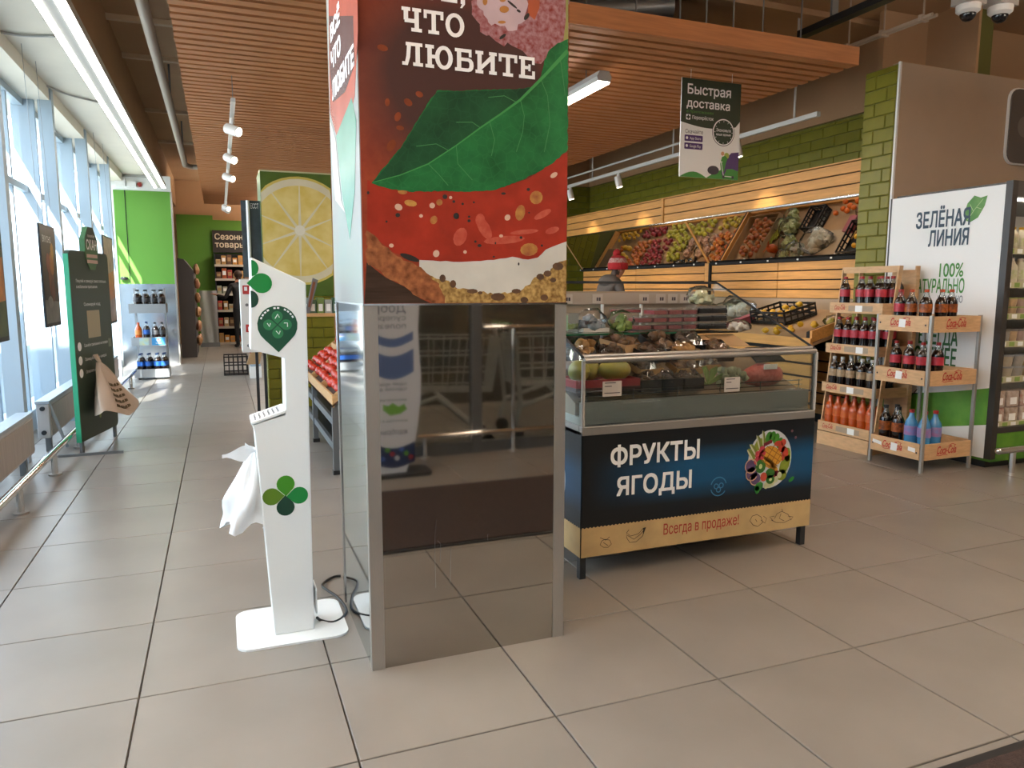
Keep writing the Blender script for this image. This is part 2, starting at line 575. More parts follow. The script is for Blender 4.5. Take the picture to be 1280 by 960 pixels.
# ================================================================ walls
# right wall behind the fruit display, with glazed bricks
wr = struct('wall_right', MB().box(6.45, 6.6, 2.8, 10.2, 0, CZ), 'mortar')
bricks(wr, Frame((6.45, 9.98, 2.26), (0, -1, 0), (0, 0, 1)), 7.0, 0.80)
struct('trim_3', MB().box(6.42, 6.45, 2.8, 10.0, 3.07, CZ), 'ceiling_paint')
wb = struct('wall_back', MB().box(3.2, 9.6, 10.0, 10.15, 0, CZ), 'mortar')
bricks(wb, Frame((5.2, 10.0, 1.17), (1, 0, 0), (0, 0, 1)), 1.25, 1.89)
struct('trim_4', MB().box(3.2, 6.42, 9.97, 10.0, 3.07, CZ), 'ceiling_paint')
struct('wall_corridor', MB().box(3.2, 3.35, 10.15, 17.0, 0, CZ), 'grey_wall')
wf = struct('wall_far', MB().box(-1.6, 3.35, 17.0, 17.15, 0, CZ), 'ceiling_paint')
MB().box(-0.55, 0.225, 16.965, 17.0, 0, 2.98).build('green_panel', 'green_paint', wf)
MB().box(0.225, 1.6, 16.98, 17.0, 0, 2.88).build('green_panel', 'green_paint', wf)
# brick pier and beige bulkhead above the fridge
pier = struct('wall_pier', MB().box(5.47, 5.8, 2.74, 3.06, 0, 3.10), 'mortar')
bricks(pier, Frame((5.47, 3.06, 0), (0, -1, 0), (0, 0, 1)), 0.32, 3.10, bw=0.23)
MB().box(5.458, 5.478, 2.712, 2.73, 0, 3.11).build('corner_trim', 'white_paint', pier)
bh = struct('wall_bulkhead', MB().box(5.475, 9.5, 2.72, 2.80, 0, 3.11), 'beige_wall')
struct('wall_bulkhead_upper', MB().box(5.9, 9.5, 3.3, 3.36, 3.0, CZ), 'ceiling_paint')
struct('wall_far_right', MB().box(9.5, 9.6, -5.2, 10.2, 0, CZ), 'beige_wall')
# round-cornered grey emblem plate on the bulkhead
c0 = AY(1261, 120, 2.72); c1 = AY(1261, 195, 2.72)
fr = Frame((c0.x, 2.72, c1.z - .06), (1, 0, 0), (0, 0, 1))
W_, H_ = 0.62, c0.z - c1.z + 0.12
def rrect(u0, v0, u1, v1, r, n=5):
    pts = []
    for cu, cv, a in ((u1 - r, v0 + r, -90), (u1 - r, v1 - r, 0), (u0 + r, v1 - r, 90), (u0 + r, v0 + r, 180)):
        for i in range(n):
            t = math.radians(a + 90 * i / (n - 1)); pts.append((cu + r * math.cos(t), cv + r * math.sin(t)))
    return pts
ep = thing('emblem_sign', 'dark grey round-cornered clover emblem sign on the beige bulkhead', 'sign', (c0.x + .3, 2.74, c1.z))
fr.decal('plate', rrect(0, 0, W_, H_, .09), mat('emblem_grey', '5a5552', 0.6), ep, 0.001, 0.03)
fr.decal('rim', rrect(-.012, -.012, W_ + .012, H_ + .012, .1), 'white_paint', ep, 0.0005, 0.02)
for a in range(4):
    t = PI / 2 * a
    fr.decal('petal', drop(.31 + .12 * math.cos(t), H_ / 2 + .12 * math.sin(t), .09, t + PI), mat('emblem_pale', '77716d', 0.6), ep, 0.031)
# entrance side behind the camera
struct('wall_front', MB().box(-1.6, 0.95, -2.72, -2.62, 0, CZ), 'grey_wall')
struct('wall_front_right', MB().box(4.6, 9.5, -2.72, -2.62, 0, CZ), 'grey_wall')
struct('wall_vestibule', MB().box(-1.6, 9.6, -5.2, -5.1, 0, CZ), mat('vestibule_wall', '45403c', 0.8))
struct('wall_vestibule_left', MB().box(0.85, 0.95, -5.1, -2.72, 0, CZ), 'grey_wall')
struct('wall_vestibule_right', MB().box(4.6, 4.7, -5.1, -2.72, 0, CZ), 'grey_wall')
struct('trim_5', MB().box(0.95, 4.6, -2.72, -2.62, 2.5, CZ), 'grey_wall')
dr = thing('door_1', None, None, (2.8, -2.66, 0), kind='structure')
for x in (0.95, 2.12, 3.30, 4.52):
    MB().box(x, x + .08, -2.70, -2.62, 0, 2.5).build('post', 'grey_metal', dr)
for a, b in ((1.03, 2.12), (2.20, 3.30), (3.38, 4.52)):
    MB().box(a, b, -2.69, -2.63, 0.0, 0.09).build('bottom_rail', 'grey_metal', dr)
    MB().box(a, b, -2.665, -2.655, 0.09, 2.5).build('pane', 'case_glass', dr)
# ================================================================ the clad column
CX0, CX1, CY0, CY1, CZS = 0.727, 1.447, 0.471, 1.10, 1.245
co = thing('column', 'square column with mirror steel base and tomato toast poster above', 'column', ((CX0 + CX1) / 2, (CY0 + CY1) / 2, 0))
MB().box(CX0 + .02, CX1 - .02, CY0 + .02, CY1 - .02, 0, 3.75).build('core', 'grey_wall', co)
# mirror sheets
MB().box(CX0 + .045, CX1 - .042, CY0 + .004, CY0 + .02, 0.0, CZS).build('mirror_panel', 'steel_mirror', co)
MB().box(CX0 + .004, CX0 + .02, CY0 + .03, CY1 - .02, 0.0, CZS).build('mirror_panel', mat('steel_mirror_side', 'b4bcc0', 0.05, metal=1.0, bump=0.01, bs=2.5), co)
MB().box(CX1 - .02, CX1 - .004, CY0 + .02, CY1 - .02, 0.0, CZS).build('mirror_panel', 'steel_mirror', co)
MB().box(CX0 + .02, CX1 - .02, CY1 - .02, CY1 - .004, 0.0, CZS).build('mirror_panel', 'steel_mirror', co)
# folded corner angles
MB().box(CX0, CX0 + .045, CY0, CY0 + .006, 0, CZS).box(CX0, CX0 + .006, CY0 + .006, CY0 + .03, 0, CZS).build('corner_angle', 'steel_brushed', co)
MB().box(CX1 - .042, CX1, CY0, CY0 + .006, 0, CZS).box(CX1 - .006, CX1, CY0 + .006, CY0 + .045, 0, CZS).build('corner_angle', 'steel_brushed', co)
MB().box(CX0, CX0 + .006, CY1 - .03, CY1, 0, CZS).box(CX0 + .006, CX0 + .045, CY1 - .006, CY1, 0, CZS).build('corner_angle', 'steel_bright', co)
MB().box(CX0 - .002, CX1 + .002, CY0 - .003, CY1 + .002, CZS, CZS + .006).build('edge_strip', 'steel_bright', co)
# printed sheets
def print_material(name, base, blot, dark, cx, cz, rad):
    """printed tomato flesh: blotchy red, dark blurred halo behind the lettering"""
    m = bpy.data.materials.new(name); m.use_nodes = True; nt = m.node_tree
    b = nt.nodes['Principled BSDF']; b.inputs['Roughness'].default_value = 0.55; b.inputs['Specular IOR Level'].default_value = 0.2
    b.inputs['Coat Roughness'].default_value = 0.15
    tc = nt.nodes.new('ShaderNodeTexCoord')
    n1 = nt.nodes.new('ShaderNodeTexNoise'); n1.inputs['Scale'].default_value = 9; n1.inputs['Detail'].default_value = 12; n1.inputs['Roughness'].default_value = 0.7
    nt.links.new(tc.outputs['Object'], n1.inputs['Vector'])
    r1 = nt.nodes.new('ShaderNodeValToRGB'); r1.color_ramp.elements[0].position = .36; r1.color_ramp.elements[1].position = .72
    r1.color_ramp.elements[0].color = lin(base); r1.color_ramp.elements[1].color = lin(blot)
    nt.links.new(n1.outputs['Fac'], r1.inputs[0])
    mp = nt.nodes.new('ShaderNodeMapping'); mp.vector_type = 'POINT'
    mp.inputs['Location'].default_value = (-cx / rad[0], 0, -cz / rad[1]); mp.inputs['Scale'].default_value = (1 / rad[0], 0.0, 1 / rad[1])
    nt.links.new(tc.outputs['Object'], mp.inputs[0])
    n3 = nt.nodes.new('ShaderNodeTexNoise'); n3.inputs['Scale'].default_value = 1.6
    nt.links.new(tc.outputs['Object'], n3.inputs['Vector'])
    g = nt.nodes.new('ShaderNodeTexGradient'); g.gradient_type = 'SPHERICAL'
    nt.links.new(mp.outputs[0], g.inputs[0])
    mx = nt.nodes.new('ShaderNodeMix'); mx.data_type = 'RGBA'
    rr = nt.nodes.new('ShaderNodeValToRGB'); rr.color_ramp.elements[1].position = .5
    nt.links.new(g.outputs['Fac'], rr.inputs[0])
    nt.links.new(rr.outputs[0], mx.inputs[0])
    nt.links.new(r1.outputs[0], mx.inputs[6]); mx.inputs[7].default_value = lin(dark)
    nt.links.new(mx.outputs[2], b.inputs['Base Color'])
    MATS[name] = m
    return m
lc = AY(575, 75, CY0); lloc = lc - MW[co].translation
print_material('print_flesh', '82301f', '9c4a2c', '452d2a', lloc.x + .02, lloc.z - .06, (.50, .42))
ps = MB().box(CX0 + .002, CX1 - .002, CY0 - .001, CY0 + .02, CZS + .006, 3.75).build('poster_sheet', 'print_flesh', co)
PF = Frame((0, CY0 - .001, 0), (1, 0, 0), (0, 0, 1))
def pf(*pts):
    return [(AY(x, y, CY0).x, AY(x, y, CY0).z) for x, y in pts]
def clampu(pts):
    return [(min(max(u, CX0 + .003), CX1 - .003), v) for u, v in pts]
# lower tomato slice
mat('print_tomato', '982d1c', 0.55, var=0.16, vs=14, spec=0.2)
TOM = clampu(pf((459, 225), (480, 234), (540, 238), (612, 238), (660, 224), (709, 190), (709, 303), (682, 312), (672, 322), (660, 325), (640, 321), (617, 325), (575, 328), (525, 326), (492, 316), (475, 302), (459, 287)))
PF.decal('printed_tomato', TOM, 'print_tomato', ps, 0.0004, 0.0003)
# cheese
mat('print_cheese', 'c6c5bd', 0.55, var=0.10, vs=7, spec=0.2)
CH = clampu(pf((524, 325), (575, 327.5), (617, 325), (640, 321), (660, 324.5), (672, 322), (682, 312), (709, 302), (709, 326), (695, 333), (682, 342), (665, 353), (650, 366), (625, 369), (595, 367), (575, 363), (555, 352), (540, 346), (524, 336)))
PF.decal('printed_cheese', jag(CH, .0015, .02, 3), 'print_cheese', ps, 0.0005, 0.0003)
# bread and crust
mat('print_bread', '6e5026', 0.6, vs=75, spec=0.2, col2='c0a062')
mat('print_crust', '6a3a20', 0.6, vs=45, spec=0.2, col2='a86a42')
mat('print_wood', '3b2b22', 0.6, var=0.3, vs=8, stretch=(1, 1, 12), spec=0.2)
zb = CZS + .007
BR = clampu(pf((530, 338), (540, 345), (555, 350), (575, 361), (595, 365), (625, 367), (650, 364), (665, 350), (682, 340), (695, 330), (709, 325)) + [(CX1, zb), (pf((548, 380))[0][0], zb)] + pf((535, 372), (520, 352)))
PF.decal('printed_bread', jag(BR, .006, .012, 4), 'print_bread', ps, 0.0006, 0.0003)
CRU = clampu(pf((458, 288), (475, 303), (492, 317), (510, 327), (526, 334), (545, 352), (556, 372)) + [(pf((556, 380))[0][0], zb), (pf((540, 380))[0][0], zb)] + pf((525, 372), (505, 357), (482, 346), (458, 326)))
PF.decal('printed_crust', jag(CRU, .005, .012, 5), 'print_crust', ps, 0.0007, 0.0003)
DK = clampu(pf((458, 328), (482, 347), (505, 358), (525, 373)) + [(pf((538, 380))[0][0], zb), (CX0, zb)])
PF.decal('printed_board', DK, 'print_wood', ps, 0.0006, 0.0003)
# air holes in the bread edge, peppercorns, seeds
blobs = [(553, 348, 4, 5), (566, 355, 4, 5), (590, 364, 7, 3), (622, 371, 9, 5), (645, 364, 6, 3), (655, 375, 5, 4), (675, 346, 5, 4), (684, 342, 5, 4), (697, 333, 7, 5), (680, 372, 5, 4), (600, 366, 3, 2), (691, 350, 4, 3)]
PF.shapes('printed_crumb_holes', [clampu([(AY(x + a * math.cos(t), y + b * math.sin(t), CY0).x, AY(x + a * math.cos(t), y + b * math.sin(t), CY0).z) for t in [2 * PI * i / 9 for i in range(9)]]) for x, y, a, b in blobs], mat('print_hole', '54381f', .55, var=.4, vs=30), ps, 0.0010, 0.0003)
def pel(x, y, a, b, rot=0.0, n=12):
    out = []
    for i in range(n):
        t = 2 * PI * i / n
        dx, dy = a * math.cos(t), b * math.sin(t)
        p = AY(x + dx * math.cos(rot) - dy * math.sin(rot), y + dx * math.sin(rot) + dy * math.cos(rot), CY0)
        out.append((min(max(p.x, CX0 + .003), CX1 - .003), p.z))
    return out
PF.shapes('printed_peppercorns', [pel(*q) for q in [(497, 269, 3, 2.8), (570, 270, 3.6, 4), (556, 246, 3, 3), (586, 276, 2, 2), (567, 252, 1.8, 1.8), (578, 255, 1.6, 1.6), (599, 307, 2.6, 2), (660, 237, 2.2, 2), (629, 242, 3, 1.6), (651, 297, 1.8, 1.8), (677, 307, 1.5, 1.5), (594, 302, 1.6, 1.6), (619, 304, 1, 1.6), (648, 330, 1, 2), (483, 277, 1.4, 1.4), (460, 241, 1.6, 2), (592, 253, 1.3, 1.3), (586, 271, 1.5, 1.5), (617, 321, 1.4, 1.2), (661, 266, 1.2, 1), (512, 322, 13, 3.5, .35)]], mat('print_black', '1c1510', .55), ps, 0.0011, 0.0003)
PF.shapes('printed_seeds', [pel(*q) for q in [(670, 247, 8, 8.5, .3), (650, 266, 6, 10, .2), (661, 312, 11, 8, -.1), (542, 275, 4.5, 5.5, .4), (513, 254, 8, 4, .2), (503, 240, 6, 3, .1), (549, 253, 4, 4)]], mat('print_seed', 'b88a3a', .55, vs=30, col2='8f4a22'), ps, 0.0009, 0.0003)
PF.shapes('printed_salt', [pel(*q) for q in [(498, 259, 5, 4, .5), (540, 257, 3.5, 3.5), (545, 317, 4, 4.5, .3), (489, 307, 3, 2.5), (526, 270, 2.4, 2.2), (634, 272, 3.5, 4, .6), (692, 219, 5, 3, -.6), (581, 315, 2.2, 2.2), (626, 295, 2.5, 2), (563, 247, 2, 2)]], mat('print_salt', 'cdaa94', .55), ps, 0.0012, 0.0003)
PF.shapes('printed_shine', [pel(*q) for q in [(575, 296, 8, 12, .4), (605, 285, 7, 16, -.5), (630, 300, 26, 5, -.08), (600, 275, 6, 8), (678, 268, 12, 4, -.5), (690, 288, 9, 4, -.3), (655, 290, 18, 3, -.1)]], mat('print_shine', 'b9573f', .55, vs=40, col2='a8341f'), ps, 0.0008, 0.0003)
# basil leaf with veins
def leaf_material(name, c0, c1, vein):
    m = bpy.data.materials.new(name); m.use_nodes = True; nt = m.node_tree
    b = nt.nodes['Principled BSDF']; b.inputs['Roughness'].default_value = .55; b.inputs['Specular IOR Level'].default_value = .2
    tc = nt.nodes.new('ShaderNodeTexCoord')
    n = nt.nodes.new('ShaderNodeTexNoise'); n.inputs['Scale'].default_value = 7; n.inputs['Detail'].default_value = 8
    nt.links.new(tc.outputs['Object'], n.inputs['Vector'])
    r = nt.nodes.new('ShaderNodeValToRGB'); r.color_ramp.elements[0].position = .35; r.color_ramp.elements[1].position = .68
    r.color_ramp.elements[0].color = lin(c0); r.color_ramp.elements[1].color = lin(c1)
    nt.links.new(n.outputs['Fac'], r.inputs[0])
    v = nt.nodes.new('ShaderNodeTexVoronoi'); v.feature = 'DISTANCE_TO_EDGE'; v.inputs['Scale'].default_value = 30
    nt.links.new(tc.outputs['Object'], v.inputs['Vector'])
    vr = nt.nodes.new('ShaderNodeValToRGB'); vr.color_ramp.elements[0].color = (.16, .16, .16, 1); vr.color_ramp.elements[1].color = (0, 0, 0, 1); vr.color_ramp.elements[1].position = .06
    nt.links.new(v.outputs['Distance'], vr.inputs[0])
    mx = nt.nodes.new('ShaderNodeMix'); mx.data_type = 'RGBA'; mx.inputs[7].default_value = lin(vein)
    nt.links.new(vr.outputs[0], mx.inputs[0]); nt.links.new(r.outputs[0], mx.inputs[6])
    nt.links.new(mx.outputs[2], b.inputs['Base Color'])
    MATS[name] = m
leaf_material('print_leaf', '125026', '24743e', '3a8a52')
leaf_material('print_leaf_dark', '123a23', '1f5632', '2c6a42')
mat('print_vein', '3f8a4a', 0.55, spec=0.2)
LEAF = clampu(pf((464, 229), (474, 216), (485, 204), (497, 188), (507, 175), (517, 158), (527, 142), (536, 127), (546, 113), (575, 114), (610, 112), (645, 112), (668, 108), (676, 94), (680, 76), (687, 62), (697, 54), (710, 49), (710, 188), (693, 202), (675, 214), (650, 226), (630, 234), (612, 238.5), (580, 240), (550, 239), (512, 240), (490, 237)))
PF.decal('printed_leaf', jag(LEAF, .0022, .010, 7), 'print_leaf', ps, 0.0013, 0.0003)
LD = clampu(pf((466, 228), (485, 206), (507, 177), (527, 144), (546, 115), (610, 114), (668, 110), (650, 126), (625, 143), (600, 160), (570, 182), (535, 205), (500, 219)))
PF.decal('printed_leaf_half', LD, 'print_leaf_dark', ps, 0.0016, 0.0002)
def pl_(*pts):
    return [(min(u, CX1 - .003), v) for u, v in pf(*pts)]
PF.line('printed_leaf_midrib', [pl_((466, 228), (500, 219), (535, 205), (570, 182), (600, 160), (625, 143), (650, 125), (680, 95), (709, 64))], [.002, .003, .004, .004, .005, .006, .008, .010, .013], 'print_vein', ps, 0.0019, 0.0003)
PF.line('printed_leaf_veins', [pl_((600, 160), (590, 153), (570, 153)), pl_((650, 125), (655, 145), (653, 165), (645, 190)), pl_((676, 100), (684, 120), (687, 155), (680, 190)), pl_((700, 75), (703, 95), (706, 120)), pl_((612, 153), (618, 175), (614, 195)), pl_((570, 182), (572, 205), (590, 225)), pl_((535, 205), (548, 218), (560, 232)), pl_((560, 188), (545, 180), (520, 183)), pl_((645, 128), (630, 120), (610, 122))], .0022, mat('print_vein_thin', '2f7a42', .55), ps, 0.0019, 0.0002)
PF.shapes('printed_blurred_seeds', [pel(*q) for q in [(524, 118, 5, 3.5, .5), (510, 128, 6, 4, .7), (497, 146, 4, 6, .3), (489, 182, 5, 8, .5), (500, 160, 5, 3, .2), (484, 128, 3, 5), (478, 60, 7, 4, .3)]], mat('print_blur', '7c3c22', .55, spec=.2, var=.2, vs=20), ps, 0.0006, 0.0003)
# pale glistening flesh, top right
mat('print_pink', 'a48088', 0.55, vs=60, spec=0.2, col2='7c3029')
mat('print_pale', 'b9a6ae', 0.55, var=0.08, vs=12, spec=0.2)
PK = clampu(pf((600, -40), (612, -110), (640, -165), (680, -190), (710, -195), (710, 45), (693, 62), (676, 80), (650, 62), (620, 52), (600, 40), (590, 10)))
PF.decal('printed_flesh_glint', jag(PK, .010, .018, 6), 'print_pink', ps, 0.0004, 0.0003)
PF.decal('printed_flesh_ridge', clampu(pf((660, -40), (664, -95), (674, -100), (676, -40), (674, 10), (668, 25), (660, 18))), mat('print_orange', 'a34a22', .55, var=.15, vs=9, coat=.25), ps, 0.0007, 0.0003)
PF.decal('printed_flesh_gel', jag(clampu(pf((598, -40), (606, -75), (626, -95), (648, -80), (655, -40), (660, 5), (656, 26), (640, 39), (625, 33), (610, 28), (604, 14), (596, 6))), .007, .012, 8), 'print_pale', ps, 0.0008, 0.0003)
PF.shapes('printed_flesh_seeds', [pel(*q) for q in [(630, 12, 6, 4.5), (606, 2, 3, 5), (627, 28, 5, 2), (628, 0, 4, 3)]], mat('print_seed2', 'a8702f', .55), ps, 0.0011, 0.0003)
PF.shapes('printed_flesh_flecks', [pel(*q) for q in [(658, 21, 2.5, 5, .6), (628, 46, 2, 5, .9), (648, 14, 3, 1.5, .6), (640, 6, 8, 1.4, .7)]], 'print_black', ps, 0.0012, 0.0003)
PF.shapes('printed_peel', [clampu(pf((706, -190), (710, -190), (710, 60), (704, 50), (707, 25)))], mat('print_peel', '93804a', .55, vs=6, col2='7d9a48'), ps, 0.0009, 0.0003)
# slab-serif lettering
def slab(ch):
    s, t = .215, .15
    R_ = lambda a, b, c, d: [(a, b), (c, b), (c, d), (a, d)]
    def ring(cu, cv, ru, rv, k=.215, n=22):
        o = circle(cu, cv, ru, rv, n); i = circle(cu, cv, ru - k, rv - .17, n)
        return [[o[j], o[(j + 1) % n], i[(j + 1) % n], i[j]] for j in range(n)]
    if ch == 'Ч':
        return .98, [R_(.10, .46, .10 + s, 1), R_(0, 1 - t, .42, 1), R_(.14, .36, .66, .36 + .17), R_(.62, 0, .62 + s, 1), R_(.52, 1 - t, .95, 1), R_(.46, 0, .98, t)]
    if ch == 'Т':
        return .98, [R_(.385, 0, .385 + s, 1), R_(0, 1 - t, .98, 1), R_(0, .64, .15, 1), R_(.83, .64, .98, 1), R_(.22, 0, .76, t)]
    if ch == 'О':
        return .96, ring(.48, .5, .48, .52)
    if ch == 'Л':
        return 1.04, [R_(.2, 1 - t, 1.0, 1), R_(.66, 0, .66 + s, 1), R_(.54, 0, 1.02, t), [(.27, 1), (.46, 1), (.40, .35), (.28, 0), (.02, 0), (.02, t), (.16, t), (.22, .4)]]
    if ch == 'Ю':
        return 1.36, [R_(.10, 0, .10 + s, 1), R_(0, 0, .42, t), R_(0, 1 - t, .42, 1), R_(.28, .42, .52, .58)] + ring(.91, .5, .44, .52)
    if ch == 'Б':
        return .94, [R_(.10, 0, .10 + s, 1), R_(0, 0, .70, t), R_(0, 1 - t, .84, 1), R_(.70, .66, .84, 1), R_(.28, .46, .70, .61), [(.68, 0), (.82, .04), (.92, .16), (.94, .31), (.92, .45), (.82, .57), (.68, .61), (.66, .46), (.72, .40), (.73, .31), (.72, .2), (.66, .15)]]
    if ch == 'И':
        return 1.10, [R_(.10, 0, .10 + s, 1), R_(.78, 0, .78 + s, 1), R_(0, 0, .40, t), R_(0, 1 - t, .40, 1), R_(.70, 0, 1.10, t), R_(.70, 1 - t, 1.10, 1), [(.30, .16), (.32, .40), (.80, .86), (.80, .60)]]
    if ch in 'ЕЁ':
        p = [R_(.10, 0, .10 + s, 1), R_(0, 0, .86, t), R_(0, 1 - t, .84, 1), R_(.70, .66, .84, 1), R_(.71, 0, .86, .36), R_(.28, .43, .62, .58), R_(.50, .35, .62, .66)]
        if ch == 'Ё':
            p += [R_(.18, 1.08, .36, 1.24), R_(.52, 1.08, .70, 1.24)]
        return .90, p
    if ch == 'В':
        return .94, [R_(.10, 0, .10 + s, 1), R_(0, 0, .70, t), R_(0, 1 - t, .68, 1), R_(.28, .44, .70, .57), R_(.70, .06, .93, .48), R_(.66, .54, .88, .95)]
    if ch == 'С':
        o = circle(.48, .5, .48, .52, 20, .7, 5.6); i = circle(.48, .5, .27, .35, 20, .7, 5.6)
        return .92, [[o[j], o[j + 1], i[j + 1], i[j]] for j in range(19)] + [R_(.72, .62, .88, .9)]
    if ch == ',':
        return .3, [[(.05, 0), (.28, 0), (.28, .2), (.05, .2)], [(.12, 0), (.28, 0), (.12, -.18), (.02, -.18)]]
    return .5, []
def slab_word(word, u0, v0, u1, hgt, name):
    tot = sum(slab(c)[0] for c in word) + .10 * (len(word) - 1)
    k = (u1 - u0) / tot; u = u0
    for c in word:
        wd_, polys = slab(c)
        PF.shapes(name, [[(u + a * k, v0 + b * hgt) for a, b in p] for p in polys], 'logo_white', ps, 0.0024, 0.0004)
        u += (wd_ + .10) * k
a = AY(502, 81, CY0); b = AY(669, 97, CY0); t_ = AY(503, 52, CY0)
slab_word('ЛЮБИТЕ', a.x, a.z, b.x, t_.z - a.z, 'letter')
a2 = AY(502, 38, CY0); b2 = AY(580, 46, CY0); t2 = AY(500, 8, CY0)
slab_word('ЧТО', a2.x, a2.z, b2.x, t2.z - a2.z, 'letter')
slab_word('ВСЁ,', a2.x, a2.z + (a2.z - a.z), a2.x + (b2.x - a2.x) * 1.02, t2.z - a2.z, 'letter')
# left face: same print, window glare put into paler colours
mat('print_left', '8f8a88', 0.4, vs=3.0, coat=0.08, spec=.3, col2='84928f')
pl2 = MB().box(CX0 - .001, CX0 + .02, CY0 + .002, CY1 - .002, CZS + .006, 3.75).build('poster_sheet', 'print_left', co)
LF = Frame((CX0 - .001, CY1, 0), (0, -1, 0), (0, 0, 1))
def lf(*pts):
    return [(CY1 - AX(x, y, CX0).y, AX(x, y, CX0).z) for x, y in pts]
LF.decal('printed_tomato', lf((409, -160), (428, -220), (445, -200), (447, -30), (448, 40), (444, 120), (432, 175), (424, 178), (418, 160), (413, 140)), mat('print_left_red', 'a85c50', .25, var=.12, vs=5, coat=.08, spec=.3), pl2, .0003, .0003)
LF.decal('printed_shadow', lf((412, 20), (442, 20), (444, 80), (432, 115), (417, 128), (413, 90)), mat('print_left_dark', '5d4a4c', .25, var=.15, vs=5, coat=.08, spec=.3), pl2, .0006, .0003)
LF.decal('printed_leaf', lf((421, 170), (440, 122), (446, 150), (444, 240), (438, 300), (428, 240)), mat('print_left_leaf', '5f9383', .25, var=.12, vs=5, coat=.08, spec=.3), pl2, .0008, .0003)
LF.decal('printed_cheese', lf((413, 150), (420, 175), (427, 250), (432, 266), (420, 250), (416, 200)), 'print_cheese', pl2, .0009, .0003)
for wtxt, x0, y0, x1, y1, hpx in (('ВСЁ', 414, 53, 426, 44, 20), ('ЧТО', 415, 88, 427, 76, 22), ('ЛЮБИТЕ', 416.5, 125, 443.5, 91, 22)):
    A_ = lf((x0, y0))[0]; B_ = lf((x1, y1))[0]; T_ = lf((x0, y0 - hpx))[0]
    LF.text('lettering', wtxt, A_[0], A_[1], T_[1] - A_[1], 'logo_white', pl2, width=B_[0] - A_[0], h=.0012, bold=.035)
for bx in ((CX1 - .02, CX1 + .001, CY0 + .02, CY1 - .002), (CX0 + .02, CX1 - .02, CY1 - .02, CY1 + .001)):
    MB().box(*bx, CZS + .006, 3.75).build('poster_sheet', 'print_flesh', co)
# scratches on the steel
SF = Frame((0, CY0 + .004, 0), (1, 0, 0), (0, 0, 1))
def sf(*pts):
    return [(AY(x, y, CY0).x, AY(x, y, CY0).z) for x, y in pts]
SF.line('scratches', [sf((546, 650), (544, 668), (544, 700), (545, 735)), sf((547, 676), (551, 680), (551, 703)), sf((564, 685), (563, 728)), sf((610, 668), (610, 676))], .0022, 'steel_bright', co, .0006, .0003)

# ================================================================ hand sanitiser stand
st = thing('sanitiser_stand', 'white hand sanitiser stand with green clover drops beside the column', 'dispenser stand', (0.50, 0.92, 0))
MB().prism([(u, v, 0.0) for u, v in rrect(0.30, 0.765, 0.70, 1.12, 0.05)], (0, 0, 0.008)).build('base_plate', 'white_paint', st)
SY0, SY1 = 0.85, 0.985
prof = [(0.434, 0.008), (0.577, 0.008), (0.590, 1.318), (0.578, 1.326), (0.407, 1.408), (0.391, 1.084), (0.505, 1.050), (0.503, 0.862), (0.500, 0.842), (0.386, 0.812), (0.393, 0.787)]
MB().prism([(x, SY0, z) for x, z in prof][::-1], (0, SY1 - SY0, 0)).build('body', 'white_paint', st, bevel=0.004)
tr_ = MB().prism([(0.383, SY0 - .004, .812), (0.383, SY1 + .03, .812), (0.503, SY1 + .03, .850), (0.503, SY0 - .004, .850)], (0, 0, 0.012)).build('drip_tray', 'white_plastic', st, bevel=.003)
hb = MB()
for i in range(6):
    for j in range(5):
        x = .40 + i * .016; z = .8245 + (x - .383) / .12 * .038
        hb.cyl((x, SY0 + .02 + j * .024, z - .0015), (x, SY0 + .02 + j * .024, z + .0008), .0045, n=6)
hb.build('drain_holes', 'black_plastic', tr_, kind='stuff')
FF = Frame((0, SY0, 0), (1, 0, 0), (0, 0, 1))
G1, G2, G3, G4 = (mat('drop_%d' % i, c, 0.45) for i, c in enumerate(('3f8a1c', '11813a', '0c3b2b', '5a7d1a')))
def ds(x, y):
    p = AY(x, y, SY0); return p.x, p.z
for (x, y, ang, m_) in ((357, 605, -90, G1), (339.5, 621, 0, G4), (374, 619, 180, G2), (357, 634, 90, G3)):
    u, v = ds(x, y)
    FF.decal('drop', drop(u, v, .032, math.radians(ang)), m_, st, .0005, .0008)
for (x, y, ang, m_, r) in ((327, 354, 180, G2, .035),):
    u, v = ds(x, y); FF.decal('drop', drop(u, v, r, math.radians(ang)), m_, st, .0005, .0008)
def half_disc(x, y, r, m_):
    u, v = ds(x, y)
    FF.decal('drop', [(u, v - r), *[(u + r * math.cos(t) * .85, v + r * math.sin(t)) for t in [math.radians(-90 + 180 * i / 10) for i in range(11)]], (u, v + r)][1:], m_, st, .0005, .0008)
half_disc(314.2, 335, .028, G2)
half_disc(313.6, 374, .030, G3)
u, v = ds(347, 408)
em = FF.decal('emblem', drop(u, v + .005, .069, math.radians(-90)), mat('emblem_dark', '114a33', .45), st, .0005, .0008)
for a in range(4):
    t = PI / 4 + PI / 2 * a
    t = PI / 2 * a
    FF.decal('emblem_drop', drop(u + .030 * math.cos(t), v + .006 + .030 * math.sin(t), .019, t + PI), mat('emblem_mid', '2d7a4d', .45), em, .0015, .0006)
FF.line('emblem_icons', [[(u - .008, v + .028), (u + .002, v + .044), (u + .007, v + .032)], [(u - .035, v + .012), (u - .028, v), (u - .024, v + .012)], [(u + .022, v + .012), (u + .034, v + .012), (u + .034, v - .002)], [(u - .006, v - .016), (u + .004, v - .028), (u + .008, v - .016)]], .003, 'logo_white', em, .0022)
ar = []
for i in range(13):
    t = math.radians(160 - i * 140 / 12); ar.append((u + .060 * math.cos(t), v + .006 + .060 * math.sin(t)))
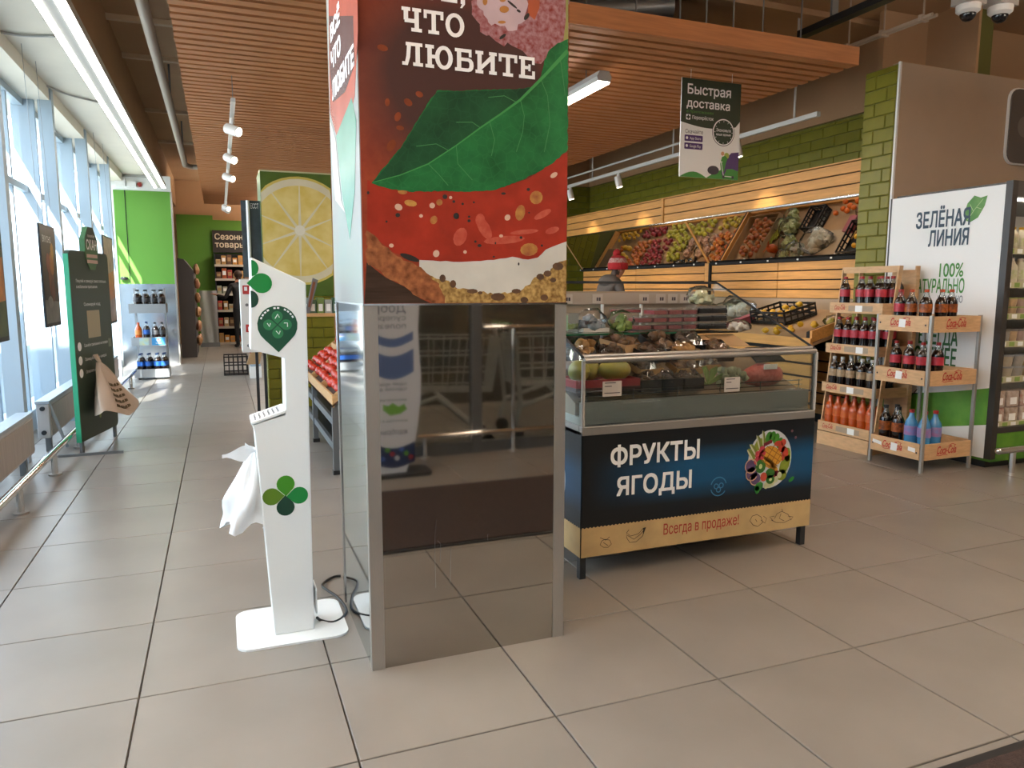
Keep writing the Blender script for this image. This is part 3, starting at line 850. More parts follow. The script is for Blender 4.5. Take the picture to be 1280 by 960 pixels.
for i in range(0, 12, 1):
    if i in (4, 7): continue
    FF.line('emblem_lettering', [[ar[i], ((ar[i][0] * .35 + ar[i + 1][0] * .65), (ar[i][1] * .35 + ar[i + 1][1] * .65))]], .006, 'logo_white', em, .0015)
MB().box(.588, .594, SY0 + .02, SY1 - .02, .06, .16).build('cable_gland', 'white_plastic', st)
# power cable looping on the floor
pts = [Vector((.594, .90, .030))] + [Vector((q.x, q.y, .007 + h_)) for q, h_ in ((AZ(402, 776, .006), 0), (AZ(416, 778, .006), 0), (AZ(428, 772, .006), 0), (AZ(433, 762, .006), 0), (AZ(423, 751, .006), .012), (AZ(410, 744, .006), .02), (AZ(403, 735, .006), .01), (AZ(408, 726, .006), 0), (AZ(418, 721, .006), 0), (AZ(426, 720, .006), 0))]
def smooth_path(p, n=6):
    out = []
    for i in range(len(p) - 1):
        p0 = p[max(i - 1, 0)]; p1 = p[i]; p2 = p[i + 1]; p3 = p[min(i + 2, len(p) - 1)]
        for k in range(n):
            t = k / n
            out.append(0.5 * ((2 * p1) + (p2 - p0) * t + (2 * p0 - 5 * p1 + 4 * p2 - p3) * t * t + (3 * p1 - p0 - 3 * p2 + p3) * t ** 3))
    return out + [p[-1]]
tag(MB().tube(smooth_path(pts, 8), 0.0055, 7).build('power_cable', 'black_plastic', smooth=60), 'black power cable curling from the sanitiser stand to the column', 'cable')

def sheet(nu, nv, fn, thick=0.0):
    """a crumpled cloth-like grid; fn(s, t) -> point"""
    b = MB()
    vs = [fn(i / nu, j / nv) for j in range(nv + 1) for i in range(nu + 1)]
    fs = [(j * (nu + 1) + i, j * (nu + 1) + i + 1, (j + 1) * (nu + 1) + i + 1, (j + 1) * (nu + 1) + i) for j in range(nv) for i in range(nu)]
    return b.add(vs, fs)
# white carrier bag tied to the stand's left side
bagm = mat('bag_white', 'e9edf0', 0.55, bump=0.15, bs=30)
bg_ = thing('plastic_bag', 'white plastic bag tied to the left side of the sanitiser stand', 'bag', (0.33, 0.95, 0.44))
def bagfn(s, t):
    a = 2 * PI * s
    z = 0.70 - 0.27 * t
    w_ = 0.018 + 0.080 * min(1, t * 1.5) ** .8
    cx = 0.392 - 0.040 * t
    fold = 1 + 0.22 * math.sin(5 * a + 6 * t) * t + .1 * math.sin(9 * a + 2)
    dz = 0.02 * math.sin(4 * a) * t
    return (cx + w_ * .80 * fold * math.cos(a), 0.93 + w_ * .8 * fold * math.sin(a), z + dz)
sheet(28, 12, bagfn).build('bag_body', bagm, bg_, smooth=80)
def earfn(s, t):
    return (0.395 - .115 * s, 0.915 + .004 * math.sin(9 * s), 0.700 + (.018 + .012 * math.sin(5 * s)) * (2 * t - 1) - .008 * s)
sheet(8, 2, earfn).build('tied_handle', bagm, bg_, smooth=80)
sheet(6, 3, lambda s, t: (0.40 - .04 * s, 0.905 + .01 * t, 0.705 + .035 * s * (1 - t) + .01 * t)).build('knot', bagm, bg_, smooth=80)
# ================================================================ suspended slatted wood ceiling
WX0, WX1, WY0, WY1, WZ = 0.09, 4.93, 2.62, 14.7, 3.0
wc = struct('ceiling_slatted', MB().box(WX0, WX1, WY0 + .02, WY1, WZ + .075, WZ + .10), mat('slat_void', '5c3620', 0.9))
n_sl = 97
dy = (WY1 - WY0 - .05) / n_sl
sm = bpy.data.meshes.new('slat')
L_ = WX1 - WX0
bmx = MB().box(-L_ / 2, L_ / 2, -.040, .040, 0, .032)
sm.from_pydata([tuple(p) for p in bmx.v], [], bmx.f); sm.materials.append(MATS['wood_slat'])
for i in range(n_sl):
    o = bpy.data.objects.new('slat', sm); COL.objects.link(o); o.parent = wc
    o.location = MW[wc].inverted() @ Vector(((WX0 + WX1) / 2 + RN.uniform(-.004, .004), WY0 + .07 + i * dy, WZ + RN.uniform(0, .003)))
MB().box(WX0, WX1, WY0, WY0 + .02, WZ, WZ + .13).build('fascia', 'wood_slat', wc)
for y in (4.0, 7.0, 10.0, 13.0):
    for x in (0.9, 3.9):
        MB().box(x, x + .04, y, y + .04, WZ + .035, WZ + .075).build('hanger_rail', 'dark_metal', wc)
for px in (733, 795, 850, 883, 917, 954, 1002):
    p = AY(px, 20, 2.75)
    MB().cyl((p.x, 2.75, WZ + .10), (p.x, 2.75, CZ), .006, n=6).build('hanger_rod', 'grey_metal', wc)

# ================================================================ lamps
def emis(name, col, s):
    if name in MATS: return MATS[name]
    m = bpy.data.materials.new(name); m.use_nodes = True
    b = m.node_tree.nodes['Principled BSDF']
    b.inputs['Base Color'].default_value = lin(col); b.inputs['Emission Color'].default_value = lin(col)
    b.inputs['Emission Strength'].default_value = s
    MATS[name] = m
    return m
tube_e = emis('lamp_tube', 'fff1e0', 42.0 * LAMP_K)
fill_u = emis('fill_glow', 'fff0de', 95.0 * LAMP_K)
tube_w = emis('lamp_tube_cool', 'fffaf0', 9.0 * LAMP_K)
ll = thing('linear_lamp', 'long twin-strip linear ceiling lamp running above the window aisle', 'ceiling lamp', (-0.515, 6.3, 2.9))
MB().box(-.60, -.43, 0.2, 11.5, 2.905, 2.965).build('housing', mat('lamp_grey', 'a8a8a4', .5), ll)
MB().box(-.600, -.562, 0.22, 11.48, 2.895, 2.905).build('diffuser', tube_w, ll)
MB().box(-.488, -.432, 0.22, 11.48, 2.895, 2.905).build('diffuser', tube_w, ll)
MB().box(-.562, -.488, 9.9, 9.94, 2.895, 2.905).build('joint_plate', 'lamp_grey', ll)
for y in (1.0, 3.4, 5.8, 8.2, 10.6):
    MB().cyl((-.515, y, 2.965), (-.60, y, 3.155), .004, n=6).build('wire', 'grey_metal', ll)
def batten(x, y0, y1, z, label, ceil):
    t = thing('fluorescent_lamp', label, 'ceiling lamp', (x, (y0 + y1) / 2, z), group=None)
    MB().prism([(x - .05, y0, z), (x + .05, y0, z), (x + .062, y0, z + .03), (x + .04, y0, z + .075), (x - .04, y0, z + .075), (x - .062, y0, z + .03)], (0, y1 - y0, 0)).build('housing', 'lamp_grey', t)
    MB().box(x - .048, x + .048, y0 + .01, y1 - .01, z - .012, z).build('diffuser', tube_e, t)
    if ceil == CZ:
        MB().box(x - .036, x + .036, y0 + .02, y1 - .02, z + .0755, z + .083).build('fill_strip', fill_u, t)  # added glowing strip that throws soft light on the ceiling
    for y in (y0 + .3, y1 - .3):
        MB().cyl((x, y, z + .083), (x, y, ceil - .002), .004, n=6).build('wire', 'grey_metal', t)
batten(3.05, 3.20, 6.4, 2.84, 'lit fluorescent batten below the slatted ceiling right of the column', WZ)
batten(3.05, 7.2, 10.4 - .6, 2.84, 'unseen fill batten deeper below the slatted ceiling', WZ)  # hidden by the column, added as fill light
batten(3.05, -2.3, 0.7, 2.84, 'unseen fill batten over the entrance near the mat', CZ)  # out of view, added as fill for the entrance side
batten(0.0, -2.3, 2.1, 3.12, 'unseen fill batten high over the window aisle entrance', CZ)  # out of view, added to brighten the ceiling by the windows
batten(6.2, -2.3, 0.9, 2.84, 'unseen fill batten in front of the dairy fridge', CZ)  # unseen lamp added to fill the right side with light
batten(1.6, 11.6, 14.6, 2.84, 'unseen fill batten near the far seasonal shelves', WZ)  # the far battens are unseen, added to brighten the corridor
batten(1.3, 12.0, 14.6, 2.84, 'second unseen fill batten near the far seasonal shelves', WZ)
batten(1.3, 14.8, 16.4, 2.84, 'unseen fill batten before the dark seasonal sign', CZ)
batten(2.3, 14.9, 16.6, 2.84, 'unseen fill batten right before the far wall', CZ)

spot_e = emis('spot_lens', 'fff0d8', 16.0 * LAMP_K)
def spot(x, y, z, aim, label, grp, power=60, col='e1ded8'):
    """track spot: bracket, tin-shaped head, glowing lens; its own light sits in the head"""
    t = thing('track_spotlight', label, 'spotlight', (x, y, z), group=grp)
    d = (Vector(aim) - Vector((x, y, z - .10))).normalized()
    c = Vector((x, y, z - .10))
    hm = mat('spot_body', col, 0.4)
    MB().cyl((x, y, z), (x, y, z - .045), .022, n=10).build('adapter', hm, t)
    MB().tube([(x, y, z - .04), (x, y, z - .10)], .010, 6).build('bracket', hm, t)
    a = c - d * .065; b = c + d * .075
    MB().cyl(a, b, .045, n=16).build('head', hm, t, smooth=40)
    MB().cyl(b, b + d * .002, .036, n=14).build('lens', spot_e, t)
    l = bpy.data.lights.new('spot_beam', 'SPOT'); l.energy = power * LAMP_K; l.spot_size = 1.35; l.spot_blend = 1.0; l.shadow_soft_size = .04
    l.color = (1, .86, .66)
    o = bpy.data.objects.new('spot_beam', l); COL.objects.link(o); o.parent = t
    inv = MW[t].inverted()
    o.location = inv @ (b + d * .012)
    o.rotation_euler = d.to_track_quat('-Z', 'Y').to_euler()
    return t
tk = thing('lighting_track', 'white lighting track hanging over the window-side aisle', 'lighting track', (0.47, 8.6, 2.78))
MB().box(.452, .488, 4.62, 12.6, 2.78, 2.81).build('rail', mat('track_white', 'c9c8c4', .4), tk)
for y in (4.7, 8.5, 12.4):
    MB().cyl((.47, y, 2.81), (.47, y, WZ), .003, n=5).build('wire', 'grey_metal', tk)
for k, (px, py, nm) in enumerate(((295, 160, 'nearest'), (291, 196, 'second nearest'), (287, 220, 'third nearest'), (283, 258, 'fourth nearest'), (280, 268, 'farthest'))):
    p = AZ(px, py, 2.70)
    spot(.47, min(p.y, 12.4), 2.78, (.47 + (.5 if k % 2 == 0 else .35), p.y - .5, 2.45), '%s white spotlight on the window-side lighting track' % nm, 'spotlights over the window aisle', 14)
tk2 = thing('lighting_track', 'white lighting track above the fruit display wall', 'lighting track', (5.25, 6.4, 2.82))
MB().box(5.23, 5.27, 3.35, 9.8, 2.80, 2.84).build('rail', 'track_white', tk2)
MB().cyl((5.20, 4.6, 2.93), (5.20, 9.8, 2.93), .013, n=8).build('conduit', 'track_white', tk2)
for y in (3.65, 5.6, 7.6, 9.6):
    MB().cyl((5.25, y, 2.84), (5.25, y, CZ), .010, n=8).build('rod', 'track_white', tk2)
for k, (px, py, nm) in enumerate(((713, 244, 'farthest'), (773, 230, 'middle'), (922, 180, 'nearest'))):
    p = AX(px, py, 5.25)
    spot(5.25, p.y, 2.80, (5.55, p.y - .15, 1.3), '%s grey spotlight on the track above the fruit display' % nm, 'spotlights over the fruit display', 80, 'b9b4ac')

# ================================================================ hanging delivery sign
hs = thing('hanging_sign', 'hanging dark green and white delivery poster below the slatted ceiling', 'sign', (4.0, 3.18, 2.18))
HF = Frame((3.715, 3.175, 2.18), (1, 0, 0), (0, 0, 1))
MB().box(3.715, 4.278, 3.175, 3.181, 2.18, 2.93).build('board', 'white_print', hs)
dg = mat('sign_green', '22331f', .5)
arc = [(.563 - i * .563 / 14, .42 - .05 * math.sin(PI * i / 14)) for i in range(15)]
HF.decal('green_field', [(0, .75), (0, .42)] + [(i * .563 / 14, .42 - .035 * math.sin(PI * i / 14)) for i in range(1, 14)] + [(.563, .46), (.563, .75)], dg, hs, .0003)
HF.text('lettering', 'Быстрая', .055, .635, .070, 'logo_white', hs, width=.41, bold=.014)
HF.text('lettering', 'доставка', .050, .535, .062, 'logo_white', hs, width=.41, bold=.014)
HF.text('lettering', 'в приложении', .052, .492, .022, mat('sign_text_green', '4e8a35', .5), hs, width=.25)
HF.decal('logo_plate', rrect(.048, .438, .088, .478, .006), 'logo_white', hs, .0012)
for a in range(4):
    HF.decal('logo_drop', drop(.068 + .010 * math.cos(PI / 2 * a), .458 + .010 * math.sin(PI / 2 * a), .007, PI / 2 * a + PI), dg, hs, .0020)
HF.text('lettering', 'Перекрёсток', .106, .446, .026, 'logo_white', hs, width=.20, bold=.002)
HF.text('lettering', 'Скачайте', .045, .335, .030, mat('sign_ink', '403a44', .5), hs, width=.165)
pu = mat('sign_purple', '4a2d6b', .5)
for v_, tx in ((.275, 'App Store'), (.215, 'Google Play')):
    HF.decal('badge', rrect(.040, v_, .210, v_ + .048, .006), pu, hs, .0004)
    HF.text('lettering', tx, .088, v_ + .015, .020, 'logo_white', hs, width=.105)
    HF.decal('badge_icon', circle(.062, v_ + .025, .011), 'logo_white', hs, .0012)
HF.decal('clock_ring', circle(.405, .365, .108, n=32), 'sign_ink', hs, .0010)
HF.decal('clock_rim', circle(.405, .365, .103, n=32), 'logo_white', hs, .0016)
HF.decal('clock_face', circle(.405, .365, .094, n=32), dg, hs, .0022)
HF.text('lettering', 'Экономьте', .335, .368, .024, 'logo_white', hs, width=.14, bold=.003, h=.003)
HF.text('lettering', 'ваше время', .335, .338, .018, 'logo_white', hs, width=.14, bold=.002, h=.003)
HF.line('clock_ticks', [[(.405 + .078 * math.cos(t), .365 + .078 * math.sin(t)), (.405 + .090 * math.cos(t), .365 + .090 * math.sin(t))] for t in [2 * PI * i / 12 for i in range(12)]], .003, 'logo_white', hs, .0030)
gg = mat('sign_grass', '3d8a34', .5)
HF.decal('grass', [(0, 0), (.26, 0)] + [(.26 - i * .26 / 8, .045 * math.sin(PI * i / 8)) for i in range(1, 8)], gg, hs, .0006)
HF.decal('grass', [(.25, 0), (.563, 0), (.563, .07), (.50, .085), (.40, .075), (.32, .04)], gg, hs, .0008)
HF.decal('hill', [(.40, .07), (.44, .16), (.49, .21), (.563, .22), (.563, .06)], pu, hs, .0005)
HF.decal('bush', circle(.32, .065, .055, .035) , mat('sign_bush', '3b3440', .5), hs, .0010)
HF.decal('rider_body', [(.395, .06), (.425, .06), (.44, .13), (.455, .165), (.43, .185), (.40, .175), (.385, .12)], gg, hs, .0016)
HF.decal('rider_legs', [(.405, .03), (.425, .03), (.445, .07), (.44, .10), (.40, .10)], pu, hs, .0014)
HF.decal('rider_head', circle(.405, .200, .016), mat('sign_skin', 'c99a78', .5), hs, .0018)
HF.decal('rider_bag', circle(.445, .185, .024), mat('sign_bag', '9fb04a', .5), hs, .0014)
HF.line('scooter', [[(.395, .13), (.42, .025), (.50, .022)], [(.385, .135), (.405, .135)]], .006, 'logo_white', hs, .0022)
HF.shapes('scooter_wheels', [circle(.42, .018, .012), circle(.51, .018, .012)], 'sign_ink', hs, .0026)
for x in (3.80, 4.19):
    MB().cyl((x, 3.178, 2.93), (x, 3.178, WZ), .0018, n=5).build('cord', 'white_plastic', hs)

# ================================================================ ceiling services
for k, (px, py, nm) in enumerate(((1210, 15, 'left'), (1250, 17, 'right'))):
    p = AZ(px, py, 3.28)
    t = thing('dome_camera', '%s of two white dome security cameras under the ceiling' % nm, 'security camera', (p.x, p.y, 3.22), group='dome cameras')
    MB().box(p.x - .09, p.x + .09, p.y - .07, p.y + .07, 3.325, CZ).build('mount_box', 'lamp_grey', t)
    MB().lathe([(.055, 3.265), (.080, 3.285), (.082, 3.325)], (p.x, p.y, 0), 20).build('housing', 'white_plastic', t, smooth=40)
    b = MB().ball((0, 0, 0), .055, 16, 10)
    b.xf(Matrix.Translation((p.x, p.y, 3.268)))
    b.build('dome', mat('camera_dome', '14161c', .08, coat=.5), t, smooth=60)
tr1 = thing('cable_tray', 'black perforated cable tray under the ceiling above the sign', 'cable tray', (4.7, 1.0, 3.28))
MB().box(4.66, 4.74, -2.5, 3.0, 3.28, 3.285).box(4.66, 4.664, -2.5, 3.0, 3.285, 3.33).box(4.736, 4.74, -2.5, 3.0, 3.285, 3.33).build('channel', 'black_plastic', tr1)
for i in range(10):
    MB().box(4.67, 4.73, -2.3 + i * .55, -2.28 + i * .55, 3.285, CZ).build('hanger', 'grey_metal', tr1)
tr2 = thing('conduit_pair', 'pair of pale conduits leading to the dome cameras', 'conduit', (5.33, 2.76, 3.3))
for dx in (-.022, .022):
    MB().cyl((5.33 + dx, 2.32, 3.32), (5.33 + dx, 3.2, 3.32), .014, n=8).build('pipe', mat('conduit_beige', 'b9a794', .6), tr2)
for i in range(3):
    MB().box(5.29, 5.37, 2.40 + i * .36, 2.43 + i * .36, 3.30, 3.345).build('clip', 'conduit_beige', tr2)
    MB().box(5.325, 5.335, 2.41 + i * .36, 2.42 + i * .36, 3.345, CZ).build('hanger', 'conduit_beige', tr2)
ppz = 3.26
pp = thing('sprinkler_pipe', 'pale pipe along the ceiling beside the slatted panel', 'pipe', (-.11, 6, 3.2))
MB().tube(smooth_path([Vector((-.11, -2, ppz)), Vector((-.11, 6, ppz)), Vector((-.12, 10.9, ppz)), Vector((-.12, 11.25, ppz - .005)), Vector((-.05, 11.42, ppz - .01)), Vector((.15, 11.45, ppz - .01)), Vector((1.5, 11.45, ppz - .01))], 6), .042, 10).build('pipe', mat('pipe_cream', 'b3a697', .5), pp, smooth=60)
for y in (1.0, 4.2, 7.4, 10.4):
    MB().box(-.12, -.10, y, y + .03, ppz + .03, CZ).build('hanger', 'grey_metal', pp)
du = thing('ventilation_duct', 'round metal duct above the slatted ceiling', 'duct', (2.75, 3.2, 3.2))
MB().cyl((2.45, 3.4, 3.30), (3.5, 3.0, 3.36), .075, n=14).build('duct', 'grey_metal', du, smooth=40)
MB().box(2.93, 2.95, 3.16, 3.18, 3.37, CZ).build('hanger', 'grey_metal', du)
for k, ((x0, y0), (x1, y1)) in enumerate((((0, 40), (68, 45)), ((52, 105), (125, 128)))):
    a = AZ(x0, y0, 3.15); b = AZ(x1, y1, 3.15); m_ = (a + b) / 2
    tag(MB().tube(smooth_path([Vector((a.x, a.y, 3.15)), Vector((m_.x - .04, m_.y + .03, 3.145)), Vector((b.x, b.y, 3.15))], 5), .010, 6).build('electrical_conduit', 'lamp_grey', smooth=60), '%s grey conduit clipped to the white ceiling strip' % ('nearer', 'farther')[k], 'conduit', 'window strip conduits')
alarm = thing('alarm_box', 'white alarm boxes with red sounder above the green wall', 'alarm', (-.95, 11.97, 2.95))
MB().box(-1.21, -1.06, 11.955, 12.02, 2.96, 3.10).build('junction_box', 'white_plastic', alarm)
MB().box(-1.03, -.90, 11.965, 12.02, 2.95, 3.04).build('control_box', 'white_plastic', alarm)
MB().cyl((-.85, 12.02, 3.0), (-.85, 11.96, 3.0), .042, .030, n=14).build('sounder', mat('alarm_red', '8e2a24', .4), alarm)
MB().tube([(-1.24, 12.0, 3.12), (-.60, 11.99, 3.125)], .008, 6).build('cable', 'lamp_grey', alarm)

# ================================================================ window aisle
mat('radiator_white', 'aeb0b2', .45)
def radiator(y0, y1, label):
    t = thing('radiator', label, 'radiator', (-1.04, (y0 + y1) / 2, 0), group='radiators under the windows')
    MB().box(-1.075, -.985, y0, y1, .13, .40).build('body', 'radiator_white', t, bevel=.008)
    MB().box(-1.08, -.98, y0 - .004, y1 + .004, .40, .425).build('top_grille', mat('radiator_top', '9aa7b2', .45), t, bevel=.004)
    MB().box(-.985, -.979, y0 + .02, y1 - .02, .15, .38).build('front_panel', mat('radiator_front', 'a39a92', .5, var=.1, vs=90, stretch=(1, 1, .05)), t)  # brownish tint puts the floor's reflection into the front colour
    for yy in (y0 + .12, y1 - .16):
        MB().box(-1.05, -1.01, yy, yy + .05, 0, .13).build('foot', 'grey_metal', t)
    MB().cyl((-1.03, y0, .365), (-1.03, y0 - .012, .365), .018, n=12).build('valve', 'dark_metal', t)
    MB().cyl((-1.03, y0, .175), (-1.03, y0 - .012, .175), .018, n=12).build('valve', 'dark_metal', t)
    MB().tube([(-.99, y0 + .03, .40), (-.90, y0 + .12, .03)], .014, 6).build('pipe', 'radiator_top', t)
radiator(1.9, 4.16, 'grey radiator nearest the camera under the first window')
radiator(4.72, 6.5, 'grey radiator behind the green standing board')
radiator(7.2, 9.0, 'grey radiator nearest the cola stand')
rl = thing('bumper_rail', 'low chrome bumper rail on posts along the window radiators', 'rail', (-.83, 5.5, 0))
MB().cyl((-.83, 0.2, .165), (-.83, 9.35, .165), .024, n=12).build('rail', 'chrome', rl, smooth=40)
for i in range(10):
    y = 1.05 + i * .967 - .0
    if y > 9.4: break
    MB().cyl((-.83, y, 0), (-.83, y, .15), .020, n=12).build('post', 'chrome', rl, smooth=40)
    MB().cyl((-.83, y, 0), (-.83, y, .012), .042, n=14).build('foot_flange', 'steel_brushed', rl)
MB().ball((-.83, 9.36, .165), .026, 10, 6).build('end_cap', 'chrome', rl, smooth=60)
# posters hung in the windows
def wposter(y0, y1, z0, z1, label, ink, kind):
    t = thing('window_poster', label, 'poster', (-1.0, (y0 + y1) / 2, z0), group='posters hung in the windows')
    MB().box(-1.012, -.998, y0, y1, z0, z1).build('frame', 'black_plastic', t)
    f = Frame((-.998, y0, z0), (0, 1, 0), (0, 0, 1)); W, H = y1 - y0, z1 - z0
    f.decal('print', [(.02, .03), (W - .02, .03), (W - .02, H - .02), (.02, H - .02)], mat('poster_ink_' + kind, ink, .4, var=.35, vs=7), t, .0003)
    if kind == 'brown':
        for i, (u, v, a, b, c) in enumerate(((.30, .40, .10, .16, '7c3b22'), (.36, .52, .09, .10, 'b06a2a'), (.22, .52, .07, .08, '8a3a2c'), (.40, .62, .06, .07, 'b98a2c'), (.34, .30, .08, .10, '6a2c1e'), (.20, .20, .10, .05, '9a9088'))):
            f.decal('printed_food', circle(u * W / .58, v, a * W / .58, b, 12), mat('poster_food_%d' % i, c, .4, var=.2, vs=12), t, .0012 + i * .0004)
        f.decal('printed_table', [(.02, .03), (W - .02, .03), (W - .02, .20), (.02, .22)], mat('poster_grey', '8b8680', .4, var=.2, vs=10), t, .0008)
        f.text('lettering', 'ВКУСНО', .07, H - .14, .05, 'logo_white', t, width=W * .55)
    else:
        f.decal('printed_band', [(.02, H * .25), (W - .02, H * .3), (W - .02, H * .62), (.02, H * .55)], mat('poster_band_' + kind, 'b5763a', .4, var=.3, vs=9), t, .0008)
    for y in (y0 + .05, y1 - .05):
        MB().cyl((-1.005, y, z1), (-1.03, y, 3.16), .002, n=5).build('wire', 'grey_metal', t)
wposter(4.95, 5.53, .985, 1.81, 'dark food poster hung in the window beside the green board', '3a2f2a', 'brown')
wposter(3.20, 3.80, .96, 1.83, 'dark poster at the left picture edge, nearest the camera', '4a5230', 'olive')
wposter(8.45, 9.30, .85, 1.95, 'pale orange poster hung in the window beyond the green board', 'a08a78', 'pale')

# green standing board
bx, by = Vector((-.755, 4.60, 0)), Vector((-.59, 5.38, 0))
gb = thing('standing_board', 'dark green standing information board with octagonal top by the window', 'sign', (-.71, 4.97, 0))
ux = (by - bx).normalized(); GF = Frame(bx + Vector((0, 0, .10)), ux, (0, 0, 1)); GW = (by - bx).length
bgm = mat('board_green', '2b3a2a', .45, var=.05, vs=3)
def board(polyg, name, m_, d0, d1):
    MB().prism([GF.pt(u, v, d0) for u, v in polyg], GF.n * (d1 - d0)).build(name, m_, gb)
GH = 1.49
out_ = rrect(0, 0, GW, GH, .045)
board(out_, 'panel', bgm, -.035, 0)
board([(-.012, 0), (0, 0), (0, GH - .03), (-.012, GH - .03)], 'edge_strip', mat('board_teal', '2fa07a', .4), -.036, -.001)
cu, cv, r8 = GW * .56, GH + .03, .185
board([(cu + r8 * .78 * math.cos(math.radians(22.5 + 45 * i)), cv + r8 * math.sin(math.radians(22.5 + 45 * i))) for i in range(8)], 'octagon', mat('board_green2', '3c6a40', .45), -.034, .004)
board([(cu - r8 * .70, cv + .04), (cu + r8 * .70, cv + .04), (cu + r8 * .3, cv + r8 * .9), (cu - r8 * .3, cv + r8 * .9)], 'octagon_cap', bgm, .004, .005)
GF.text('lettering', 'СКАН', cu - .105, cv - .01, .075, 'logo_white', gb, width=.21, h=.0055, bold=.018)
GF.text('lettering', 'попробуй', cu - .07, cv + .09, .022, 'logo_white', gb, width=.14, h=.0055)
GF.shapes('octagon_bars', [[(cu - .11, cv - .075 - k * .045), (cu + .11, cv - .075 - k * .045), (cu + .11, cv - .048 - k * .045), (cu - .11, cv - .048 - k * .045)] for k in range(2)], mat('board_bars', 'c9a9a0', .5), gb, .0055)
for v_, tx, w_ in ((1.245, 'Покупай и сканируй самостоятельно', .62), (1.20, 'в мобильном приложении', .42), (1.06, 'Сканируй код', .34), (.735, 'Скачайте приложение на телефон', .50), (.725 - .10, 'Сканируйте товары камерой', .45), (.525, 'Оплатите на кассе', .34)):
    GF.text('lettering', tx, (.10 if v_ > 1 else .17) + (.12 if v_ == 1.06 else 0), v_, .024, 'logo_white', gb, width=w_, h=.001)
board(rrect(.27, .76 + .04, .53, 1.05 - .03, .004), 'code_plate', mat('code_plate_m', 'a79f86', .6), 0, .001)
for v_ in (.745, .635, .535):
    board(circle(.08, v_, .035), 'round_icon', 'logo_white', 0, .0012)
board([(.69, .70), (.75, .70), (.75, .77), (.69, .77)], 'small_plate', mat('plate_grey', '6d7a66', .5), 0, .001)
for du_, dv_ in ((0, 0), (.035, .03), (-.02, .045)):
    board(drop(.40 + du_, .15 + dv_, .022, 2.2), 'leaf_print', mat('leaf_print_m', '8a9a5a', .5), 0, .001)
MB().box(-.92, -.47, 4.56, 4.585, .0, .02).build('foot_bar', 'grey_metal', gb)
MB().prism([GF.pt(.02, -.10, -.03), GF.pt(.06, -.10, -.03), GF.pt(.06, 0, -.03), GF.pt(.02, 0, -.03)], GF.n * .02).build('foot_post', 'grey_metal', gb)
MB().prism([GF.pt(GW - .06, -.10, -.03), GF.pt(GW - .02, -.10, -.03), GF.pt(GW - .02, 0, -.03), GF.pt(GW - .06, 0, -.03)], GF.n * .02).build('foot_post', 'grey_metal', gb)
# cloth bag hung on it
bc = thing('shopping_bag', 'beige printed shopping bag hanging on the green board', 'bag', (GF.pt(.40, .25, .06).x, GF.pt(.40, .25, .06).y, .32))
bagc = mat('bag_beige', 'b9a796', .8, bump=.2, bs=12)
def bag2(s, t):
    a = 2 * PI * s
    half = .02 + .34 * t ** .85
    u = .33 + .05 * t + half * math.cos(a) * (1 + .05 * math.sin(7 * t + a))
    v = .60 - .40 * t + .03 * math.cos(2 * a) * t + .02 * math.sin(3 * a) * t
    h = .03 + (.02 + .20 * t ** .9) * (1 + math.sin(a)) * .5 + .012 * math.sin(5 * a + 4 * t)
    return GF.pt(u, v, h)
sheet(30, 14, bag2).build('bag_body', bagc, bc, smooth=80)
MB().tube([GF.pt(.32, .60, .05), GF.pt(.30, .66, .02), GF.pt(.35, .66, .02), GF.pt(.335, .60, .05)], .012, 6).build('handle', bagc, bc, smooth=60)
inkb = mat('bag_ink', '5a4a30', .8)
def on_bag(s_, t_, lift):
    p = bag2(s_, t_); n_ = (bag2(s_ + .01, t_) - p).cross(bag2(s_, t_ + .01) - p).normalized()
    ax_ = GF.pt(.33 + .05 * t_, .60 - .40 * t_, .04 + .11 * t_)
    if n_.dot(p - ax_) < 0: n_ = -n_
    return p + n_ * lift
for k in range(5):
    t0 = .40 + k * .105
    for q in range(5):
        s0 = .36 - q * .032
        qd = [(s0, t0 + .055), (s0 - .024, t0 + .055), (s0 - .022, t0 + (.0 if q % 2 else .012)), (s0 - .003, t0 + (.012 if q % 2 else .0))]
        A_ = [on_bag(u_, v_, .004) for u_, v_ in qd]; B_ = [on_bag(u_, v_, .007) for u_, v_ in qd]
        MB().add(A_ + B_, [(3, 2, 1, 0), (4, 5, 6, 7), (0, 1, 5, 4), (1, 2, 6, 5), (2, 3, 7, 6), (3, 0, 4, 7)]).build('bag_print', inkb, bc)
